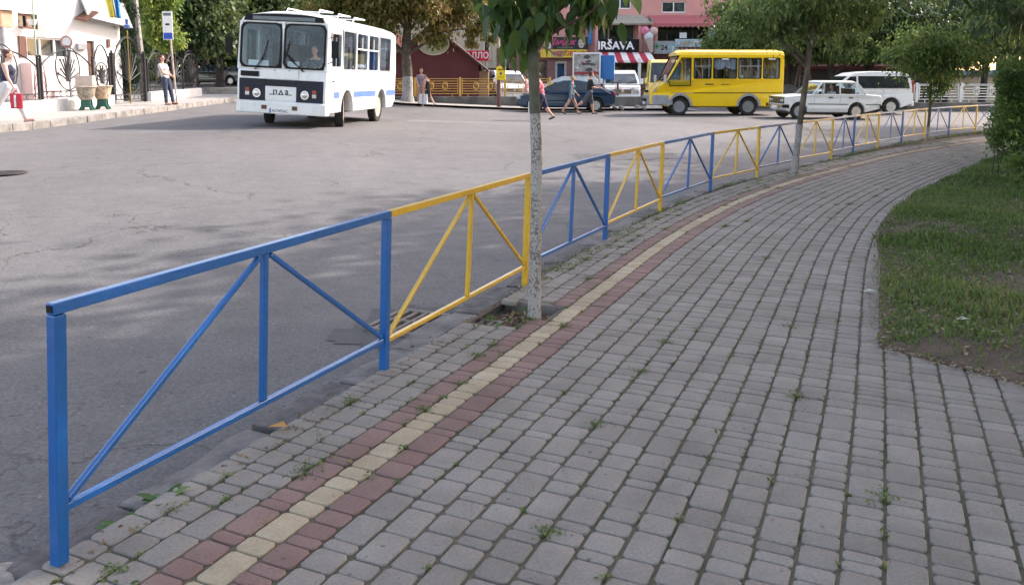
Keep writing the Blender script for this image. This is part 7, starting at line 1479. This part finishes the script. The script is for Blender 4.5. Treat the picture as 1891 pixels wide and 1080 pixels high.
    mb.tube([hv((.046,0,.004)), hv((.060,0,-.018)), hv((.048,0,-.022))], [.006*S,.0085*S,.006*S], 6)
    for s_ in (1,-1): mb.ball(hv((-.004,s_*.044,-.008)), (.011*S,.005*S,.017*S), 8); mb.ball(hv((.040,s_*.018,.010)), (.008*S,.012*S,.006*S), 6)
    mb.ball(hv((.048,0,-.036)), (.007*S,.014*S,.005*S), 6)
    remesh(mb, 'body', sk, t, vox)
    for s_ in (1,-1): MB().ball(hv((.0475,s_*.017,.000)), (.004*S,.0075*S,.004*S), 8).build('eye', INK, t, smooth=True)
    MB().ball(hv((.0535,0,-.037)), (.003*S,.011*S,.003*S), 8).build('mouth', mat('lip', (.35,.1,.09), .5), t, smooth=True)
    if hair:
        mb = MB(); mb.ball(hv((-.012,0,.018)), (.053*S,.048*S,.050*S), 16, rot=Q); mb.ball(hv((-.03,0,-.008)), (.036*S,.043*S,.045*S), 14, rot=Q)
        if hairlen > 0: cap(mb, hv((-.035,0,-.02)), hv((-.045,0,-.02-hairlen)), .038*S, .022*S); 
        if hairlen < 0: mb.ball(hv((-.065,0,.03)), .022*S, 10)
        remesh(mb, 'hair', hair, t, vox, 2)
    g = .008
    if dress:
        mb = MB(); pr = [((.0),.285,.038,.085),((0),.20,.072,.098),((0),.10,.062,.08),((0),.02,.075,.098),((0),-.10,.085,.11),((0),-.24,.095,.125)]; n = 18; vs = []
        for _, hz, rx, ry in pr: c = tors((0,0,hz*S)) if hz > 0 else up+Vector((0,0,hz*S)); vs += [c+Vector((rx*S*fat*math.cos(2*math.pi*k/n), ry*S*fat*math.sin(2*math.pi*k/n), 0)) for k in range(n)]
        fs = [(i*n+k, i*n+(k+1)%n, (i+1)*n+(k+1)%n, (i+1)*n+k) for i in range(len(pr)-1) for k in range(n)]+[tuple(range(n)), tuple(range((len(pr)-1)*n, len(pr)*n))[::-1]]; mb.add(vs, fs); remesh(mb, 'dress', dress, t, vox, 3)
    if top:
        mb = MB(); mb.ball(tors((0,0,.03*S)), (.070*S*fat,.094*S*fat,.055*S), 14); mb.ball(tors((0,0,.10*S)), (.066*S*fat,.088*S*fat,.08*S), 14); mb.ball(tors((0,0,.20*S)), (.070*S*fat,.097*S,.095*S), 14); mb.ball(tors((-.004,0,.262*S)), (.052*S,.105*S,.045*S), 14)
        if female: mb.ball(tors((.052*S,.035*S,.205*S)), .035*S, 10); mb.ball(tors((.052*S,-.035*S,.205*S)), .035*S, 10)
        if sleeve > 0:
            for k in (0,1): sh_, el, wr, d2 = AJ[k]; cap(mb, sh_, sh_.lerp(el, min(1, sleeve*1.2)), .041*S, .037*S*fat) if sleeve < .9 else (cap(mb, sh_, el, .041*S, .030*S), cap(mb, el, el.lerp(wr,.9), .030*S, .024*S))
        remesh(mb, 'shirt', top, t, vox, 2)
    if bottom:
        mb = MB(); mb.ball(tors((0,0,.0)), (.072*S*fat,.097*S*fat,.062*S), 14)
        for k in (0,1):
            hp, kn, an, _ = J[k]
            if blen <= .5: cap(mb, hp, hp.lerp(kn, blen*2), .061*S*fat, .050*S*fat)
            else: cap(mb, hp, kn, .060*S*fat, .043*S*fat); cap(mb, kn, kn.lerp(an, (blen-.5)*2), .043*S*fat, .034*S)
        remesh(mb, 'shorts' if blen <= .6 else 'trousers', bottom, t, vox, 2)
    mb_s = shoes or mat('dark_shoe', (.04,.03,.03), .6)
    for k in (0,1):
        hp, kn, an, fa = J[k]; a_ = min(.5, max(-.6, -fa*.6)); mb = MB(); cap(mb, an+rotf(Vector((-.016*S,0,-.026*S)), a_), an+rotf(Vector((.088*S,0,-.028*S)), a_), .0225*S, .020*S); mb.build('shoe', mb_s, t, smooth=True)
    t['hand_l'] = [0.0]; del t['hand_l']; return t, AJ, J
def carried(name, label, cat, t, AJ, k, w_, h_, m, d_=.10, deco=None, drop=.06):
    """a bag hanging from the hand of a person"""
    wr = AJ[k][2]+AJ[k][3]*.09; M = Matrix.Translation(t.location) @ Matrix.Rotation(t.rotation_euler.z, 4, 'Z'); p = M @ wr
    b = thing(name, label, cat, (p.x, p.y, p.z-drop-h_), t.rotation_euler.z); mb = MB()
    P = [(-w_/2*.9,0),(w_/2*.9,0),(w_/2,h_*.5),(w_/2*.94,h_),(-w_/2*.94,h_),(-w_/2,h_*.5)]; mb.slab(P, lambda x, z: d_/2*(1-.45*z/h_)); mb.build('bag', m, b, bevel=.02)
    mb = MB()
    for s in (1,-1): mb.tube([(-w_*.22,s*d_*.25,h_*.97),(-w_*.1,s*d_*.1,h_+drop*.8),(0,0,h_+drop),(w_*.1,s*d_*.1,h_+drop*.8),(w_*.22,s*d_*.25,h_*.97)], .007, 5)
    mb.build('handle', m, b)
    if deco:
        for (x0,x1,z0,z1,c) in deco:
            for s in (1,-1): MB().bx(x0*w_,x1*w_,s*(d_/2+.004),s*(d_/2-.03),z0*h_,z1*h_).build('stripe', c, b)
    return b
PB_ = mat('bag_white', (.7,.68,.7), .6, var=.08, scale=12); RB = mat('bag_red', (.55,.02,.05), .5); NV = mat('cloth_navy', (.02,.025,.06), .9); WHT = mat('cloth_white', (.62,.6,.62), .9, var=.06); PKC = mat('cloth_pink', (.62,.17,.22), .9); TEAL = mat('cloth_blue', (.04,.22,.34), .9, var=.15); BLK_ = mat('cloth_black', (.018,.018,.022), .9); GRC = mat('cloth_grey', (.10,.10,.13), .9, var=.25, scale=18); DEN = mat('denim', (.10,.17,.24), .9, var=.2, scale=20); DEND = mat('dark_denim', (.045,.06,.10), .9); PAT = mat('cloth_patterned', (.32,.24,.30), .9, var=.3, scale=22, col2=(.08,.08,.14)); BEI = mat('cloth_beige', (.46,.30,.25), .9)
# left edge: woman in a dark tank top carrying a red bag
yy = 19.35; xx = X_at(14, yy); P1, A1, _ = person('person in a dark blue tank top and white trousers walking at the left edge', xx, yy, float(left_z(xx, yy)), R(12), 1.74, ((24,6),(-26,14)), ((-6,8,10),(14,12,10)), 3, 0, True, NV, 0, WHT, .92, None, mat('auburn_hair', (.10,.035,.03), .7), -.1, vox=.011, fat=1.25, skin=mat('pale_skin', (.58,.36,.28), .55, var=.04), shoes=mat('pink_shoe', (.5,.3,.32), .6))  # slightly paler skin tone for this walker
carried('shopping_bag', 'red carrier bag with white print held by the walker at the left edge', 'bag', P1, A1, 1, .27, .36, RB, .10, [(-.12,.02,.1,.9,INKW)])
# woman leaning on the bus stop pole
yy = 27.6; xx = X_at(306, yy); person('person in a white top and dark jeans leaning back beside the bus stop pole', xx, yy, float(left_z(xx, yy)), R(-8), 1.66, ((16,6),(4,2)), ((22,38,4,30),(24,42,4,30)), -10, 0, True, WHT, .3, DEND, .95, None, mat('dark_red_hair', (.06,.02,.02), .7), -.1, vox=.012, fat=1.08, shoes=mat('tan_shoe', (.3,.14,.08), .6))
# two women by the big tree
zf = zr(-4, 38.4)+.11
yy = 38.7; xx = X_at(778, yy); person('person in a patterned blouse and beige trousers walking beside the big limewashed tree', xx, yy, zr(xx, yy)+.11, R(-70), 1.66, ((14,4),(-14,14)), ((-10,10,6),(12,30,6)), 2, 0, True, PAT, .6, BEI, .9, None, HAIRB, 0, vox=.014)
yy = 38.2; xx = X_at(789, yy); W2, A2, _ = person('person in a black sleeveless dress with a white shopping bag near the big limewashed tree', xx, yy, zr(xx, yy)+.0, R(155), 1.58, ((18,6),(-18,18)), ((4,6,8),(8,6,10)), 3, 0, True, None, 0, None, 1, BLK_, HAIRD, -.1, vox=.014)
carried('shopping_bag', 'large white shopping bag with a red line carried by the person in the black dress', 'bag', W2, A2, 0, .44, .46, PB_, .14, [(-.03,.02,.1,.95,INKR)])
# pink shirt behind the street tree
yy = 29.0; xx = X_at(1000, yy); W3, A3, _ = person('person in a pink shirt and dark shorts behind the trunk of the street tree', xx, yy, zr(xx, yy), R(172), 1.70, ((16,4),(-20,20)), ((10,18,12),(16,22,10)), 8, 0, False, PKC, .5, NV, .45, None, HAIRD, 0, vox=.013, fat=1.15)
carried('shopping_bag', 'striped white shopping bag beside the trunk of the street tree', 'bag', W3, A3, 0, .36, .46, PB_, .14, [(-.3,-.24,.1,.95,mat('bag_stripe', (.4,.4,.5), .6)),(-.05,.01,.1,.95,INKR),(.2,.26,.1,.95,MT['bag_stripe'])])
yy = 39.6; xx = X_at(973, yy); person('person in a pale pink top standing left of the street tree trunk', xx, yy, zr(xx, yy)+.1, R(170), 1.6, ((12,4),(-14,18)), ((8,14,8),(-12,14,8)), 3, 0, True, mat('cloth_rose', (.6,.3,.3), .9), .5, BEI, .9, None, HAIRD, .02, vox=.015)
# walkers before the dark car
yy = 34.9; xx = X_at(1056, yy); person('person in a blue sleeveless top and denim shorts walking behind the man with the paper', xx, yy, zr(xx, yy), R(6), 1.66, ((26,10),(-26,10)), ((20,24,6),(-12,10,8)), 3, 0, True, TEAL, 0, DEN, .22, None, HAIRB, -.1, vox=.012)
yy = 34.8; xx = X_at(1089, yy); M1, AM, _ = person('person in a black t-shirt and grey shorts walking with a white paper in hand', xx, yy, zr(xx, yy), R(4), 1.80, ((14,4),(-34,22)), ((24,62,6,10),(18,66,6,10)), 4, 12, False, BLK_, .55, GRC, .5, None, HAIRD, 0, vox=.012, fat=1.08)
pw = M1.location+Matrix.Rotation(M1.rotation_euler.z, 3, 'Z') @ (AM[1][2]+AM[1][3]*.08); pp = MB(); pp.quadplate([(-.05,-.12,.05),(.42,-.10,-.22),(.42,.10,-.22),(-.05,.12,.05)], .008); o = pp.build('paper', INKW); o.location = pw; tag(o, 'white sheet of paper held by the person in the black t-shirt', 'paper')
# drivers and passengers (seated inside)
def rider(bus, local, label, **k):
    lg = k.pop('lg', (78,70))
    bpy.context.view_layer.update(); p = bus.matrix_world @ Vector(local); h = math.atan2(bus.matrix_world[1][0], bus.matrix_world[0][0])
    return person(label, p.x, p.y, p.z, h, legs=(lg,lg), seated=.12, **k)
rider(BUS, (-.98,.62,1.13), 'person with short hair in a grey shirt driving the white bus', H=1.78, arms=((48,34,6,12),(48,34,6,12)), lean=6, top=GRC, sleeve=.5, bottom=DEND, hair=mat('grey_hair', (.2,.15,.12), .7), fat=1.25, skin=mat('driver_skin', (.62,.33,.22), .5), vox=.014)
rider(YB, (-1.95,.5,1.02), 'person in a pale shirt driving the yellow bus', H=1.7, arms=((50,30,6,10),(50,30,6,10)), lean=4, top=mat('cloth_paleblue', (.35,.4,.45), .9), sleeve=.5, bottom=DEND, hair=HAIRD, vox=.016)
kx_ = 1.0
for u, lb, tp_, hr, tn in ((1288,'passenger in a red shirt behind the first small window of the yellow bus',PKC,HAIRD,20),(1343,'passenger in dark clothes at the wide curtained window of the yellow bus',BLK_,HAIRB,60),(1368,'passenger in a white top at the vent window of the yellow bus',WHT,HAIRD,50),(1398,'passenger in a pale blouse at the right side of the vent window',WHT,HAIRD,-20),(1430,'passenger in a white top at the rearmost window of the yellow bus',WHT,HAIRB,70)):
    lx = -(u-1194)*5.85/253; rider(YB, (lx-.05,.66,1.02), lb, H=1.62, arms=((20,40,6,10),(20,40,6,10)), lean=2, top=tp_, sleeve=.5, bottom=DEND, hair=hr, vox=.017, look=tn, group='passengers of the yellow bus')
rider(SAL, (-.10,.36,.42), 'person in a white shirt driving the boxy white saloon', lg=(84,22), H=1.62, arms=((48,30,6,10),(48,30,6,10)), lean=-6, top=WHT, sleeve=.5, bottom=DEND, hair=HAIRD, vox=.016)
for u, lb, c_ in ((1329,'person in a red top standing on the shop balcony, nearer the ice cream sign',PKC),(1341,'person in a pale shirt standing on the shop balcony, right of the one in red',mat('cloth_mint', (.4,.55,.55), .9))):
    p = px(u, 100, BY-1.2); person(lb, p.x, BY-1.2, Z_at(99,BY-1.2), R(-70), 1.62, ((4,0),(-2,0)), ((10,30,8),(10,30,8)), 0, 0, True, c_, .5, BEI, .9, None, HAIRD, .03, vox=.02)
